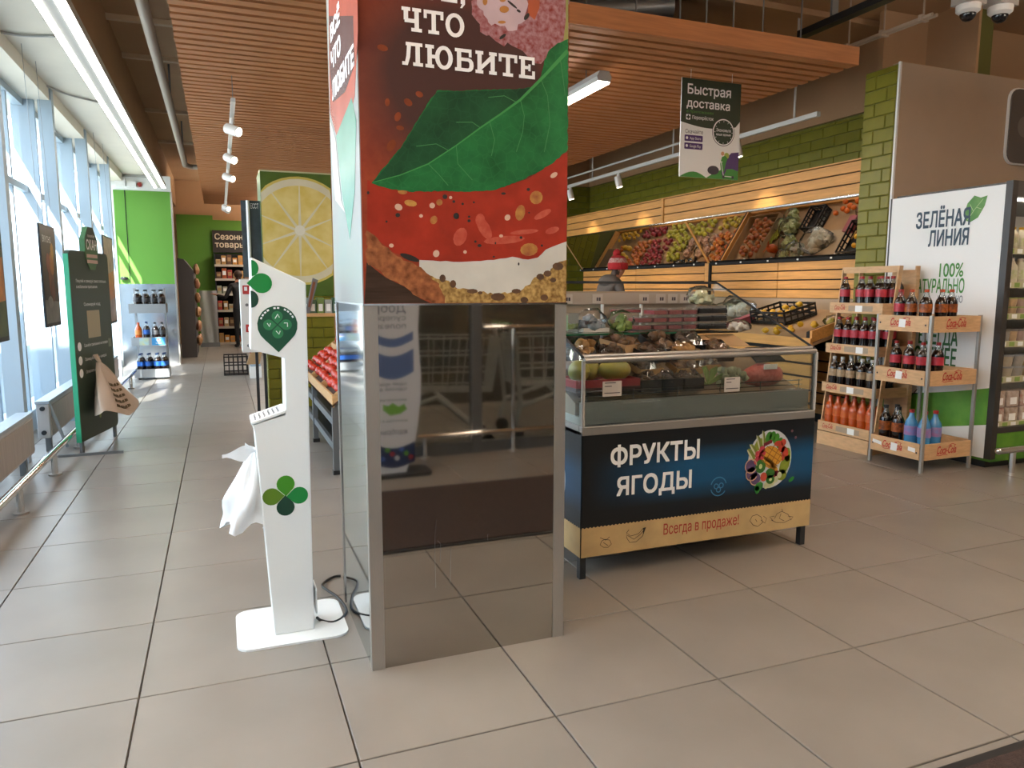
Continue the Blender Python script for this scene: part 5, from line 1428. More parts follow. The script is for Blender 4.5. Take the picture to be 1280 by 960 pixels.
# ---------------------------------------------------------------- fruit, one object each
def fruit_mesh(name, r, m, squash=.92, nu=10, nv=7):
    b = MB().ball((0, 0, 0), (r, r, r * squash), nu, nv)
    me = bpy.data.meshes.new(name)
    me.from_pydata([tuple(p) for p in b.v], [], b.f)
    me.polygons.foreach_set('use_smooth', [True] * len(me.polygons))
    me.materials.append(m)
    return me
def lemon_mesh(name, r, m):
    b = MB().lathe([(r * .08, -r * 1.35), (r * .3, -r * 1.1), (r * .8, -r * .6), (r, 0), (r * .8, r * .6), (r * .3, r * 1.1), (r * .08, r * 1.35)], (0, 0, 0), 10)
    b.xf(Matrix.Rotation(PI / 2, 4, 'Y'))
    me = bpy.data.meshes.new(name); me.from_pydata([tuple(p) for p in b.v], [], b.f)
    me.polygons.foreach_set('use_smooth', [True] * len(me.polygons)); me.materials.append(m)
    return me
FM = {
    'green': fruit_mesh('apple', .043, mat('apple_green', '96972a', .35, vs=9, col2='b3a93c')),
    'red': fruit_mesh('apple', .043, mat('apple_red', '7d1e22', .35, vs=14, col2='8a2a32')),
    'mix': fruit_mesh('apple', .043, mat('apple_mix', 'b0762a', .35, vs=16, col2='9c3a26')),
    'peach': fruit_mesh('apple', .043, mat('apple_peach', 'b9822c', .35, vs=14, col2='b9502a')),
    'yellow': fruit_mesh('apple', .043, mat('apple_yellow', 'b8962c', .35, vs=10, col2='a8a03a')),
    'orange': fruit_mesh('orange', .040, mat('orange_skin', 'c4601a', .4, bump=.1, bs=120)),
    'lemon': lemon_mesh('lemon', .033, mat('lemon_skin', 'c99a1c', .4, bump=.1, bs=120)),
    'grapefruit': fruit_mesh('grapefruit', .060, mat('grapefruit_skin', 'c79a24', .4, bump=.1, bs=100)),
    'tomato': fruit_mesh('tomato', .040, mat('tomato_skin', 'b5301c', .25), .82),
}
def put(kind, name, x, y, z, label, cat, group):
    o = bpy.data.objects.new(name, FM[kind]); COL.objects.link(o)
    k_ = RN.uniform(.78, .90); o.scale = (k_, k_, k_)
    o.location = (x, y, z); o.rotation_euler = (RN.uniform(0, 6), RN.uniform(-.4, .4), RN.uniform(0, 6))
    return tag(o, label, cat, group)
def fill(kind, name, x0, x1, y0, y1, label, group, step=.080, r=.043, cat='apple', lift=0.0, drop_=.05):
    ny = int((y1 - y0) / step); nx = int((x1 - x0) / step)
    for j in range(ny):
        for i in range(nx):
            if RN.random() < drop_: continue
            x = x0 + (i + .5 + (.25 if j % 2 else -.25)) * step + RN.uniform(-.016, .016)
            y = y0 + (j + .5) * step * .97 + RN.uniform(-.016, .016)
            put(kind, name, x, y, binz(x) + r + lift + RN.uniform(0, .012), label, cat, group)
fill('green', 'apple', 5.09, 5.33, 7.0, 8.25, 'green apple in the front row of the gondola, seen in the mirror', 'green apples at the gondola front')
fill('green', 'apple', 5.33, 5.80, 7.44, 7.88, 'yellow-green apple in the middle gondola bin, seen in the mirror', 'green apples in the middle bin')
fill('red', 'apple', 5.33, 5.88, 7.92, 8.52, 'dark red netted apple in the gondola bin, seen in the mirror', 'red netted apples')
fill('red', 'apple', 5.09, 5.32, 8.27, 8.98, 'red apple at the front of the gondola beside the green apples', 'red apples at the gondola front')
fill('mix', 'apple', 5.33, 5.88, 8.55, 9.0, 'red-yellow striped apple in the gondola bin beside the citrus', 'striped apples')
fill('peach', 'apple', 5.32, 5.88, 6.39, 6.80, 'orange-yellow apple beside the wooden bin divider', 'orange-yellow apples')
fill('yellow', 'apple', 5.09, 5.31, 6.40, 6.92, 'pale yellow apple at the gondola front beside the divider', 'pale yellow apples')
# box of mixed apples
t = thing('apple_box', 'open cardboard box of mixed apples on the gondola board', 'box', (5.47, 5.93, binz(5.2)))
pp0 = [(5.14, 5.66), (5.80, 5.66), (5.80, 6.22), (5.14, 6.22)]
for (xa, ya), (xb, yb) in zip(pp0, pp0[1:] + pp0[:1]):
    nx_, ny_ = (0, .006) if ya == yb else (.006, 0)
    MB().prism([(xa, ya, binz(xa)), (xb, yb, binz(xb)), (xb, yb, binz(xb) + .10), (xa, ya, binz(xa) + .10)], (nx_, ny_, 0)).build('side', 'cardboard', t)
fill('mix', 'apple', 5.18, 5.76, 5.70, 6.18, 'mixed apple in the open cardboard box on the gondola', 'apples in the cardboard box', lift=.02, drop_=.1)
# citrus
for k, (x, y) in enumerate(((5.62, 9.05), (5.56, 9.20), (5.70, 9.16), (5.45, 9.10), (5.42, 9.27))):
    put('grapefruit', 'grapefruit', x, y, binz(x) + .062, '%s of the big yellow grapefruits at the far end of the gondola' % ('lowest', 'second', 'third', 'fourth', 'highest')[k], 'grapefruit', 'grapefruits')
for k, (x, y) in enumerate(((5.46, 9.38), (5.53, 9.42), (5.40, 9.42))):
    put('orange', 'orange', x, y, binz(x) + .042, '%s orange beside the big yellow grapefruits' % ('nearest', 'farthest', 'highest')[k], 'orange', 'oranges beside grapefruits')
fill('lemon', 'lemon', 5.09, 5.34, 9.05, 9.80, 'lemon at the far front corner of the gondola', 'lemons at the far corner', step=.085, cat='lemon')
t = thing('cardboard_box', 'brown cardboard box at the far end of the gondola', 'box', (5.62, 9.65, binz(5.4)))
MB().prism([(5.42, 9.50, binz(5.42)), (5.84, 9.50, binz(5.84)), (5.84, 9.50, binz(5.84) + .09), (5.42, 9.50, binz(5.42) + .09)], (0, .30, 0)).build('carton', 'cardboard', t)
MB().prism([(5.44, 9.52, binz(5.44) + .091), (5.82, 9.52, binz(5.82) + .091), (5.82, 9.52, binz(5.82) + .095), (5.44, 9.52, binz(5.44) + .095)], (0, .26, 0)).build('flap', mat('cardboard_dark', '6e543a', .85), t)
# bagged grapes and wrapped vegetables
pinkm = mat('grape_pink', 'a3705f', .4, vs=14, col2='b99a7c')
for k, (x, y) in enumerate(((5.42, 6.86), (5.44, 7.02), (5.43, 7.18), (5.60, 6.88), (5.62, 7.04), (5.60, 7.34), (5.46, 7.36))):
    wrapped(x, y, binz(x) - .01, .088, .088, .055, pinkm, '%s bag of pink grapes in the gondola bin seen in the mirror' % ('first', 'second', 'third', 'fourth', 'fifth', 'sixth', 'seventh')[k], 'grape_bag', 'bag', grp='bags of pink grapes')
for k, (x, y) in enumerate(((5.76, 7.10), (5.77, 7.24), (5.78, 7.38), (5.77, 7.6))):
    tray_pack(x, y, binz(x) + .004, .11, .12, .035, 'black_plastic', gold, '%s small black fruit tray along the back of the gondola bin' % ORD[k], 'small black trays at the bin back', 0, 0, 8, .02)
cg = mat('cabbage_green', '94a04a', .5, vs=9, col2='c4c69a')
for k, (x, y, rr, lab) in enumerate(((5.38, 5.36, .14, 'largest'), (5.20, 5.46, .11, 'second largest'), (5.58, 5.27, .12, 'nearest'), (5.30, 5.60, .09, 'smallest'), (5.76, 5.25, .09, 'lowest'))):
    wrapped(x, y, binz(x) - .012, rr, rr, rr * .7, cg, '%s film-wrapped pale cabbage in the gondola beside the empty cardboard' % lab, 'cabbage', 'cabbage', grp='wrapped cabbages', jit=.08)
t = thing('leafy_greens', 'yellow-green bundle of leafy greens beside the wrapped cabbages', 'vegetables', (5.36, 5.70, binz(5.36)))
b = MB()
for k in range(16):
    a = RN.uniform(-.6, .6); x = 5.30 + .012 * k % .12; y = 5.62 + RN.uniform(-.04, .02)
    b.tube([(x, y, binz(x) + .02), (x + .08 * math.cos(a), y + .05 * math.sin(a), binz(x) + .05), (x + .16 * math.cos(a), y + .07 * math.sin(a), binz(x) + .06)], .008, 5)
b.build('stalks', mat('stalk_green', '9a9a2c', .5), t, smooth=60)
# flattened cardboard liners in the empty bin
for k, (y0, y1) in enumerate(((4.30, 4.78), (4.79, 5.14))):
    tag(MB().prism([(5.44, y0, binz(5.44)), (5.94, y0, binz(5.94)), (5.94, y1, binz(5.94)), (5.44, y1, binz(5.44))], (-.0014, 0, .005)).build('cardboard_liner', mat('liner_pale', 'a08c74', .8, var=.05, vs=5)), ('nearer', 'farther')[k] + ' flat pale cardboard liner in the empty gondola bin', 'cardboard')
# black plastic crates
def crate(x, y, z, w_, d_, h, label, cat='crate', rz=0, grp=None, col='black_plastic', tilt=0):
    t = thing('plastic_crate', label, cat, (x, y, z), rz, group=grp)
    if tilt: t.rotation_euler = (0, tilt, rz)
    k = MW[t]; MW[t] = Matrix.Identity(4)
    MB().box(-w_ / 2, w_ / 2, -d_ / 2, d_ / 2, 0, .008).build('bottom', col, t)
    for sx in (-1, 1):
        for zz_ in (.012, h * .5, h - .022):
            MB().box(sx * w_ / 2 - .004, sx * w_ / 2 + .004, -d_ / 2, d_ / 2, zz_, zz_ + .02).build('side_rail', col, t)
        for j in range(6):
            yy = -d_ / 2 + (j + .0) * (d_ - .014) / 5
            MB().box(sx * w_ / 2 - .003, sx * w_ / 2 + .003, yy, yy + .014, 0, h).build('side_slat', col, t)
    for sy in (-1, 1):
        for zz_ in (.012, h * .5, h - .022):
            MB().box(-w_ / 2, w_ / 2, sy * d_ / 2 - .004, sy * d_ / 2 + .004, zz_, zz_ + .02).build('end_rail', col, t)
        for j in range(6):
            xx = -w_ / 2 + (j + .0) * (w_ - .014) / 5
            MB().box(xx, xx + .014, sy * d_ / 2 - .003, sy * d_ / 2 + .003, 0, h).build('end_slat', col, t)
    MW[t] = k
    return t
crate(5.62, 4.08, binz(5.62) + .004, .40, .50, .13, 'black plastic crate of lemons on the gondola before the planks', tilt=-.25)
for k, (x, y) in enumerate(((5.46, 3.93), (5.55, 3.95), (5.46, 4.06), (5.56, 4.07), (5.66, 4.0), (5.47, 4.20), (5.58, 4.20), (5.70, 4.15), (5.76, 4.02))):
    put('lemon', 'lemon', x, y, binz(x) + .085 + .014 * (k % 3), '%s yellow lemon from the left heaped in the black gondola crate' % ('first', 'second', 'third', 'fourth', 'fifth', 'sixth', 'seventh', 'eighth', 'ninth')[k], 'lemon', 'lemons in the black crate')
for k, (x, y) in enumerate(((5.14, 3.62), (5.20, 3.70), (5.16, 3.80), (5.22, 3.52), (5.28, 3.60), (5.30, 3.76))):
    put('lemon', 'lemon', x, y, binz(x) + .04, '%s of the loose lemons lying before the black gondola crate' % ('first', 'second', 'third', 'fourth', 'fifth', 'sixth')[k], 'lemon', 'loose lemons')
crate(5.30, 5.0, binz(5.30) + .004, .30, .24, .12, 'empty black plastic crate beside the wrapped cabbages', tilt=-.25)
fill('orange', 'orange', 5.08, 5.32, 4.46, 4.84, 'orange at the front of the gondola near the pier', 'oranges on the gondola', step=.082, r=.04, cat='orange', lift=.015)
fill('lemon', 'lemon', 5.34, 5.46, 3.34, 3.6, 'lemon lying behind the loose lemons', 'lemons behind the loose ones', step=.085, cat='lemon')
t = thing('fruit_carton', 'pink printed fruit carton lying beside the oranges', 'box', (5.40, 4.42, binz(5.3)))
MB().prism([(5.30, 4.36, binz(5.3)), (5.50, 4.36, binz(5.5)), (5.50, 4.36, binz(5.5) + .08), (5.30, 4.36, binz(5.3) + .08)], (0, .10, 0)).build('carton', mat('carton_pink', '8f4550', .6, var=.2, vs=12), t)
MB().prism([(5.48, 4.30, binz(5.48) + .002), (5.64, 4.34, binz(5.64) + .002), (5.64, 4.34, binz(5.64) + .03), (5.48, 4.30, binz(5.48) + .03)], (0, .03, 0)).build('wooden_end', 'wood_crate', t)
wrapped(5.50, 3.28, binz(5.5) - .01, .10, .10, .06, mat('banana_y', 'b59a3a', .5, vs=8, col2='8a8a3a'), 'clear tray of bananas at the near end of the gondola', 'banana_tray', 'food tray', 'clamshell')
wrapped(5.60, 4.75, binz(5.6) + .006, .16, .22, .10, mat('pale_bag_fill', '9a9a8c', .6, vs=10, col2='b9b0a4'), 'large clear bag of pale vegetables before the back planks', 'vegetable_bag', 'bag')
wrapped(5.72, 5.02, binz(5.72) + .006, .12, .10, .10, mat('pale_bag_fill2', 'a39a90', .6, vs=10, col2='8f9a70'), 'second clear vegetable bag behind the empty black crate', 'vegetable_bag', 'bag')
# bags and packets on the gondola that show above the glass case
wrapped(5.24, 4.30, binz(5.24) - .02, .12, .14, .06, mat('white_cloth_fill', 'b9aaa0', .8, vs=6, col2='cfc4bb'), 'pale crumpled paper bag at the gondola front behind the case', 'crumpled_bag', 'bag', jit=.15)
t = thing('orange_packet', 'bright orange packet standing on the gondola behind the black punnets', 'packet', (5.62, 5.45, binz(5.62)))
b = MB().ball((0, 0, 0), (.055, .06, .075), 12, 8, .12); b.xf(Matrix.Translation((5.66, 5.46, binz(5.66) + .075)))
b.build('packet_body', mat('packet_orange', 'c85a1c', .4, var=.2, vs=20), t, smooth=60)
MB().prism([(5.66, 5.44, binz(5.66) + .14), (5.60, 5.43, binz(5.66) + .18), (5.68, 5.45, binz(5.66) + .165), (5.74, 5.46, binz(5.66) + .19)], (0, .01, 0)).build('packet_top', 'packet_orange', t)
# ================================================================ bottles
def bottle_proto(name, H, r, liquid, label_m, cap_m, label, cat, grp, lz=(.40, .62), clear_top=True):
    t = thing(name, label, cat, (0, 0, 0), group=grp)
    prof = [(r * .78, 0), (r * .98, .012), (r, .05), (r * .95, H * .30), (r * .99, H * .38), (r * .99, H * .64), (r * .86, H * .72), (r * .55, H * .80)]
    MB().lathe(prof, (0, 0, 0), 12).build('body', liquid, t, smooth=50)
    MB().lathe([(r * .55, H * .80), (r * .40, H * .86), (r * .34, H * .93)], (0, 0, 0), 10).build('neck', 'clamshell' if clear_top else liquid, t, smooth=50)
    MB().lathe([(r * 1.012, H * lz[0]), (r * 1.012, H * lz[1])], (0, 0, 0), 12).build('label', label_m, t, smooth=50)
    MB().lathe([(r * .40, H * .925), (r * .40, H)], (0, 0, 0), 10).build('cap', cap_m, t, smooth=50)
    return t
cola = mat('cola', '140906', .12, coat=.5)
lred = mat('label_red', 'a3182a', .4, vs=30, col2='b53a48')
lora = mat('label_orange', 'b9611e', .4, vs=40, col2='4a2412')
lcre = mat('label_cream', 'b9a283', .4, vs=30, col2='8c7658')
fan = mat('orange_soda', 'b34a10', .15, coat=.5)
lfan = mat('label_fanta', 'b5441a', .4, vs=30, col2='c46a2c')
blu = mat('blue_soda', '3f86b8', .15, coat=.5)
lblu = mat('label_bluebottle', '6a86c0', .4, vs=30, col2='9a6aa0')
lpep = mat('label_pepsi', '1c4f9a', .4, vs=22, col2='2f6ac0')
capr = mat('cap_red', '9a2220', .4); capw = mat('cap_white', 'c9c9c4', .4); capo = mat('cap_orange', 'b5481c', .4); capb = mat('cap_black', '1a1a1c', .4)
PROTO = {}
def bottle(kind, x, y, z, label, grp, first_cfg):
    if kind not in PROTO:
        PROTO[kind] = bottle_proto(*first_cfg, label, 'bottle', grp, **({'clear_top': False} if kind in ('fanta', 'blue', 'mirinda') else {}))
        o = PROTO[kind]; o.location = (x, y, z); o['label'] = label; o['group'] = grp
        return o
    return dup(PROTO[kind], (x, y, z), RN.uniform(0, 6), label, grp)
CFG = {'cola': ('soda_bottle', .27, .041, cola, lred, capr), 'colaorange': ('soda_bottle', .27, .042, cola, lora, capo), 'colacream': ('soda_bottle', .27, .041, cola, lcre, capw),
       'fanta': ('soda_bottle', .27, .041, fan, lfan, capo), 'bigcola': ('soda_bottle', .31, .044, cola, lora, capb), 'blue': ('soda_bottle', .31, .045, blu, lblu, capr),
       'pepsi': ('soda_bottle', .30, .047, cola, lpep, mat('cap_blue', '24406e', .4)), 'pepsidark': ('soda_bottle', .29, .046, cola, mat('label_black', '22242a', .4, vs=20, col2='5a5a5c'), capb), 'mirinda': ('soda_bottle', .29, .046, fan, mat('label_mirinda', 'c98a3a', .4, vs=20, col2='c9641e'), capo)}

def script_logo(frame, u, v, w_, parent, m='coke_red', h=.0008):
    """flowing script wordmark: slanted letters with a long swash"""
    frame.text('lettering', 'Coca-Cola', u, v, w_ * .30, m, parent, width=w_, h=h, shear=.35, bold=.016)
    k = w_
    frame.line('swash', [[(u + .02 * k, v + .02 * k), (u - .02 * k, v - .03 * k), (u + .10 * k, v - .07 * k), (u + .34 * k, v - .04 * k), (u + .55 * k, v - .05 * k)], [(u + .60 * k, v + .30 * k), (u + .78 * k, v + .36 * k), (u + .97 * k, v + .30 * k)]], .022 * k, m, parent, h)

# ---------------------------------------------------------------- rear wooden rack
rr_ = thing('bottle_rack', 'tall slanted wooden rack of soda bottles by the brick pier', 'rack', (5.2, 2.63, 0))
RY0, RY1 = 2.37, 2.885
levels = ((1.105, 1.19, 5.06), (.775, .852, 5.04), (.447, .525, 5.02), (.118, .198, 5.0))
for k, (z0, z1, xf_) in enumerate(levels):
    fb = MB().box(xf_ - .012, xf_, RY0 - .01, RY1 + .01, z0, z1).build('shelf_front', 'wood_rack', rr_, bevel=.002)
    MB().box(xf_, 5.36, RY0, RY1, z0 + .01, z0 + .025).build('shelf_board', 'wood_rack', rr_)
    for y in (RY0 - .01, RY1 - .002):
        MB().box(xf_, 5.36, y, y + .012, z0, z1).build('shelf_side', 'wood_rack', rr_)
    f = Frame((xf_ - .012, RY1 + .01, z0), (0, -1, 0), (0, 0, 1))
    script_logo(f, .055, .030, .11, fb)
    f.decal('paper_strip', [(.20, .018), (.44, .018), (.44, .062), (.20, .062)], mat('strip_grey', 'a3927c', .6, var=.1, vs=60, stretch=(1, 1, 20)), fb, .0004)
    f.decal('price_label', [(.27 + .05 * (k % 2), .014), (.34 + .05 * (k % 2), .014), (.34 + .05 * (k % 2), .064), (.27 + .05 * (k % 2), .064)], 'white_print', fb, .0014)
MB().box(4.985, 5.0, RY0 - .01, RY1 + .01, .0, .112).build('plinth', 'wood_rack', rr_)
MB().box(5.0, 5.36, RY0, RY1, .0, .11).build('plinth_box', 'wood_rack', rr_)
for y in (RY0 - .024, RY1 + .012):
    MB().prism([(5.01, y, 0), (5.05, y, 0), (5.22, y, 1.48), (5.18, y, 1.48)], (0, .012, 0)).build('upright', 'wood_rack', rr_)
    MB().box(5.36, 5.40, y, y + .012, 0, 1.48).build('upright', 'wood_rack', rr_)
MB().box(5.18, 5.20, RY0 - .012, RY1 + .012, 1.43, 1.48).build('top_rail', 'wood_rack', rr_)
MB().box(5.36, 5.375, RY0 - .012, RY0 + .20, .1, 1.45).build('back_board', 'wood_rack', rr_)
rows = (('cola', 1.131, 5.11, (2.80, 2.72, 2.63, 2.55, 2.44, 2.41), 'red-label cola bottle on top shelf of slanted rack'),
        ('cola', .801, 5.10, (2.83, 2.74, 2.655, 2.565, 2.475, 2.415), 'red-label cola bottle on second shelf of slanted rack'),
        ('colacream', .473, 5.08, (2.84, 2.755, 2.66, 2.55, 2.45), 'cream-label cola bottle on third shelf of slanted rack'),
        ('fanta', .144, 5.06, (2.84, 2.755, 2.67, 2.585, 2.50, 2.415), 'orange soda bottle on lowest shelf of slanted rack'))
for kind, z, x, ys, lab in rows:
    last = 9
    for k, y in enumerate(ys):
        xx = x
        if last - y < .08: xx = x + .085
        last = y if xx == x else last
        bottle(kind, xx, y, z, lab + ', ' + ORD[k], lab.split(' on ')[1], CFG[kind])
for kind, z, x, ys, lab in rows:
    for k, y in enumerate(ys[:5]):
        bottle(kind, x + .18, y, z, ORD[k] + ' of back row, ' + lab.replace(' with red cap', '').replace(' with white cap', ''), lab.split(' on ')[1] + ' back row', CFG[kind])

# ---------------------------------------------------------------- front rack on metal posts
fr_ = thing('bottle_rack', 'low square bottle rack with metal posts nearest the camera', 'rack', (5.1, 2.0, 0))
QX0, QX1, QY0, QY1 = 4.86, 5.36, 1.775, 2.24
post_m = mat('post_alu', 'a3a19c', .35, metal=.5)
for x, y in ((QX0, QY0), (QX0, QY1 - .022), (QX1 - .022, QY0), (QX1 - .022, QY1 - .022)):
    MB().box(x, x + .022, y, y + .022, 0, 1.118).build('post', post_m, fr_, bevel=.003)
for k, (z0, z1) in enumerate(((1.0, 1.112), (.625, .73), (.095, .21))):
    MB().box(QX0 + .022, QX1 - .022, QY0 + .02, QY1 - .02, z0 + .012, z0 + .028).build('shelf_board', 'wood_rack', fr_)
    lf_ = MB().box(QX0 - .004, QX0 + .012, QY0 + .022, QY1 - .022, z0, z1).build('side_board', 'wood_rack', fr_)
    ff_ = MB().box(QX0 + .022, QX1 - .022, QY0 - .002, QY0 + .012, z0, z1).build('front_board', 'wood_rack', fr_)
    MB().box(QX0 + .022, QX1 - .022, QY1 - .012, QY1 + .002, z0, z1).build('back_rail', 'wood_rack', fr_)
    MB().box(QX1 - .012, QX1 + .004, QY0 + .022, QY1 - .022, z0, z1).build('side_board', 'wood_rack', fr_)
    f = Frame((QX0 - .004, QY1 - .022, z0), (0, -1, 0), (0, 0, 1)); script_logo(f, .11, .042, .17, lf_)
    f.decal('price_label', [(.18, .03), (.235, .028), (.24, .085), (.185, .088)], 'white_print', lf_, .002)
    f.shapes('screw_heads', [circle(.02, .056, .007, n=8)], 'black_plastic', lf_, .0006)
    f.shapes('screw_heads', [circle(.40, .050, .007, n=8)], 'black_plastic', lf_, .0006)
    f = Frame((QX0 + .022, QY0 - .002, z0), (1, 0, 0), (0, 0, 1)); script_logo(f, .12, .038, .19, ff_)
f3 = Frame((QX0 - .004, QY1 - .022, .095), (0, -1, 0), (0, 0, 1))
f3.decal('price_label', [(.02, .06), (.10, .05), (.10, .075), (.02, .085)], 'white_print', fr_, .002)
f3.decal('price_label', [(.33, .055), (.39, .05), (.39, .08), (.33, .085)], 'white_print', fr_, .002)
for k, (kind, x, y, nm) in enumerate((('cola', 4.945, 2.115, 'red-label'), ('colaorange', 4.945, 2.02, 'orange-label'), ('colaorange', 4.945, 1.90, 'orange-label'), ('colaorange', 5.06, 1.87, 'orange-label'), ('colaorange', 5.155, 1.87, 'orange-label'))):
    bottle(kind, x, y, 1.029, '%s cola bottle on top of the low square rack, %s' % (nm, ORD[k]), 'bottles on top of the low rack', CFG[kind])
for k, (x, y) in enumerate(((4.95, 2.125), (5.03, 2.08), (4.95, 2.01), (4.955, 1.905), (5.05, 1.86))):
    bottle('cola', x, y, .654, 'red-label cola bottle on middle shelf of low square rack, %s' % ORD[k], 'bottles on the middle of the low rack', CFG['cola'])
for k, (x, y) in enumerate(((4.95, 2.18), (5.04, 2.16), (4.96, 2.075))):
    bottle('bigcola', x, y, .124, 'big orange-label cola bottle at bottom of low rack, %s' % ORD[k], 'big cola bottles at the rack bottom', CFG['bigcola'])
for k, (x, y) in enumerate(((4.95, 1.955), (4.955, 1.85), (5.06, 1.85))):
    bottle('blue', x, y, .124, 'blue soda bottle at bottom of low square rack, %s' % ORD[k], 'blue bottles at the rack bottom', CFG['blue'])

# ================================================================ dairy fridge with banner side
fz = thing('dairy_fridge', 'tall open dairy fridge with white banner on its side', 'fridge', (6.5, 2.2, 0))
FX0, FY0, FY1, FT = 5.455, 1.70, 2.70, 2.03
mat('fridge_dark', '35322f', .4)
sdp = MB().box(FX0, FX0 + .03, FY0 + .05, FY1, .07, FT).build('side_panel', 'white_print', fz)
MB().box(FX0 - .004, FX0 + .05, FY0, FY0 + .05, .07, FT + .02).build('front_post', 'fridge_dark', fz)
MB().box(FX0 - .003, FX0 + .02, FY1, FY1 + .012, .07, FT).build('rear_post', 'fridge_dark', fz)
MB().box(FX0 + .05, 8.0, FY0, FY1, FT - .09, FT + .02).build('header', mat('fridge_header', '4a4744', .4), fz)
MB().box(FX0 + .05, 8.0, FY1 - .03, FY1, .3, FT - .09).build('back_wall', mat('fridge_back', 'c9c4ba', .5), fz)
MB().box(8.0, 8.03, FY0, FY1, .07, FT).build('side_panel', 'white_print', fz)
kp = MB().box(FX0 + .01, 8.0, FY0 + .01, FY1, .05, .26).build('kick_panel', mat('kick_green', '3f7a22', .5, vs=5, col2='6a9a32'), fz)
MB().box(FX0 + .02, 8.0, FY0 + .05, FY1, 0, .05).build('plinth', 'black_plastic', fz)
MB().box(FX0 + .05, 8.0, FY0 + .005, FY1 - .03, .26, .30).build('sill', 'fridge_dark', fz)
sz = (.30, .635, .895, 1.095, 1.32, 1.56)
for k, z in enumerate(sz):
    MB().box(FX0 + .05, 8.0, FY0 + .06, FY1 - .03, z - .005, z + .012).build('shelf', 'white_paint', fz)
    pr = MB().box(FX0 + .05, 8.0, FY0 + .045, FY0 + .06, z - .012, z + .032).build('price_rail', mat('rail_cream', 'b9b694', .5), fz)
    f = Frame((FX0 + .05, FY0 + .045, z - .012), (1, 0, 0), (0, 0, 1))
    for q in range(8):
        f.decal('price_label', [(.02 + q * .09, .006), (.075 + q * .09, .006), (.075 + q * .09, .038), (.02 + q * .09, .038)], mat('rail_green', '7d9a4a', .5) if (q + k) % 2 else 'white_print', fz, .0006)
lt = MB().box(FX0 + .08, 7.95, FY0 + .08, FY0 + .12, FT - .10, FT - .09).build('light_strip', emis('fridge_light', 'fff4e2', 14.0 * LAMP_K), fz)
# banner print on the side (reads from the back towards the camera)
SN = Frame((FX0, FY1, 0), (0, -1, 0), (0, 0, 1))
def sn(x, y):
    p = AX(x, y, FX0); return FY1 - p.y, p.z
def sntext(tx, x0, y0, x1, hgt, m_, bold, z=None):
    a = sn(x0, y0); b = sn(x1, y0)
    SN.text('lettering', tx, a[0], a[1] if z is None else z, hgt, m_, sdp, width=b[0] - a[0], h=.0026, bold=bold)
navy = mat('banner_navy', '2f4658', .5); gr1 = mat('banner_green', '4a8f3f', .5); gr2 = mat('banner_dark_green', '2f6a35', .5)
sntext('ЗЕЛЁНАЯ', 1145, 286, 1212, .115, navy, .022, 1.775)
sntext('ЛИНИЯ', 1160, 311, 1210, .115, navy, .022, 1.63)
sntext('100%', 1174, 347, 1204, .10, gr1, .010, 1.395)
sntext('НАТУРАЛЬНО', 1140, 367, 1205, .10, gr1, .016, 1.275)
sntext('И ВКУСНО', 1172, 380, 1203, .05, navy, .0, 1.20)
sntext('ВСЕГДА', 1148, 431, 1197, .13, gr2, .020, .875)
sntext('СВЕЖЕЕ', 1142, 453, 1195, .13, gr2, .020, .715)
u, v = sn(1217, 262)
SN.decal('leaf_print', [(u - .06, v - .07), (u - .02, v - .09), (u + .04, v - .06), (u + .085, v + .02), (u + .10, v + .09), (u + .05, v + .08), (u + .0, v + .10), (u - .05, v + .05), (u - .07, v - .02)], mat('banner_leaf', '7aa85a', .5, vs=9, col2='4f8a44'), sdp, .0012)
SN.line('leaf_print_veins', [[(u - .04, v - .07), (u + .01, v), (u + .07, v + .07)], [(u, v - .01), (u - .03, v + .04)], [(u + .02, v + .015), (u + .06, v)]], .004, mat('banner_vein', 'a9c48a', .5), sdp, .0020)
wave = [(i * .95 / 16, .40 + .19 * (i / 16) ** .6 - .03 * math.sin(PI * i / 16)) for i in range(17)]
low = [(i * .95 / 16, .12 + .20 * (i / 16)) for i in range(17)][::-1]
SN.decal('green_wave', wave + low, mat('banner_grass', '4f8f2c', .5, vs=7, col2='6fa83a'), sdp, .0006)
u, v = sn(1142, 495)
SN.line('sketch_print', [[(u - .03, v - .10), (u - .02, v), (u + .03, v + .06)], [(u - .02, v), (u - .05, v + .06)], [(u - .01, v + .02), (u + .05, v + .03)]], .007, navy, sdp, .0014)
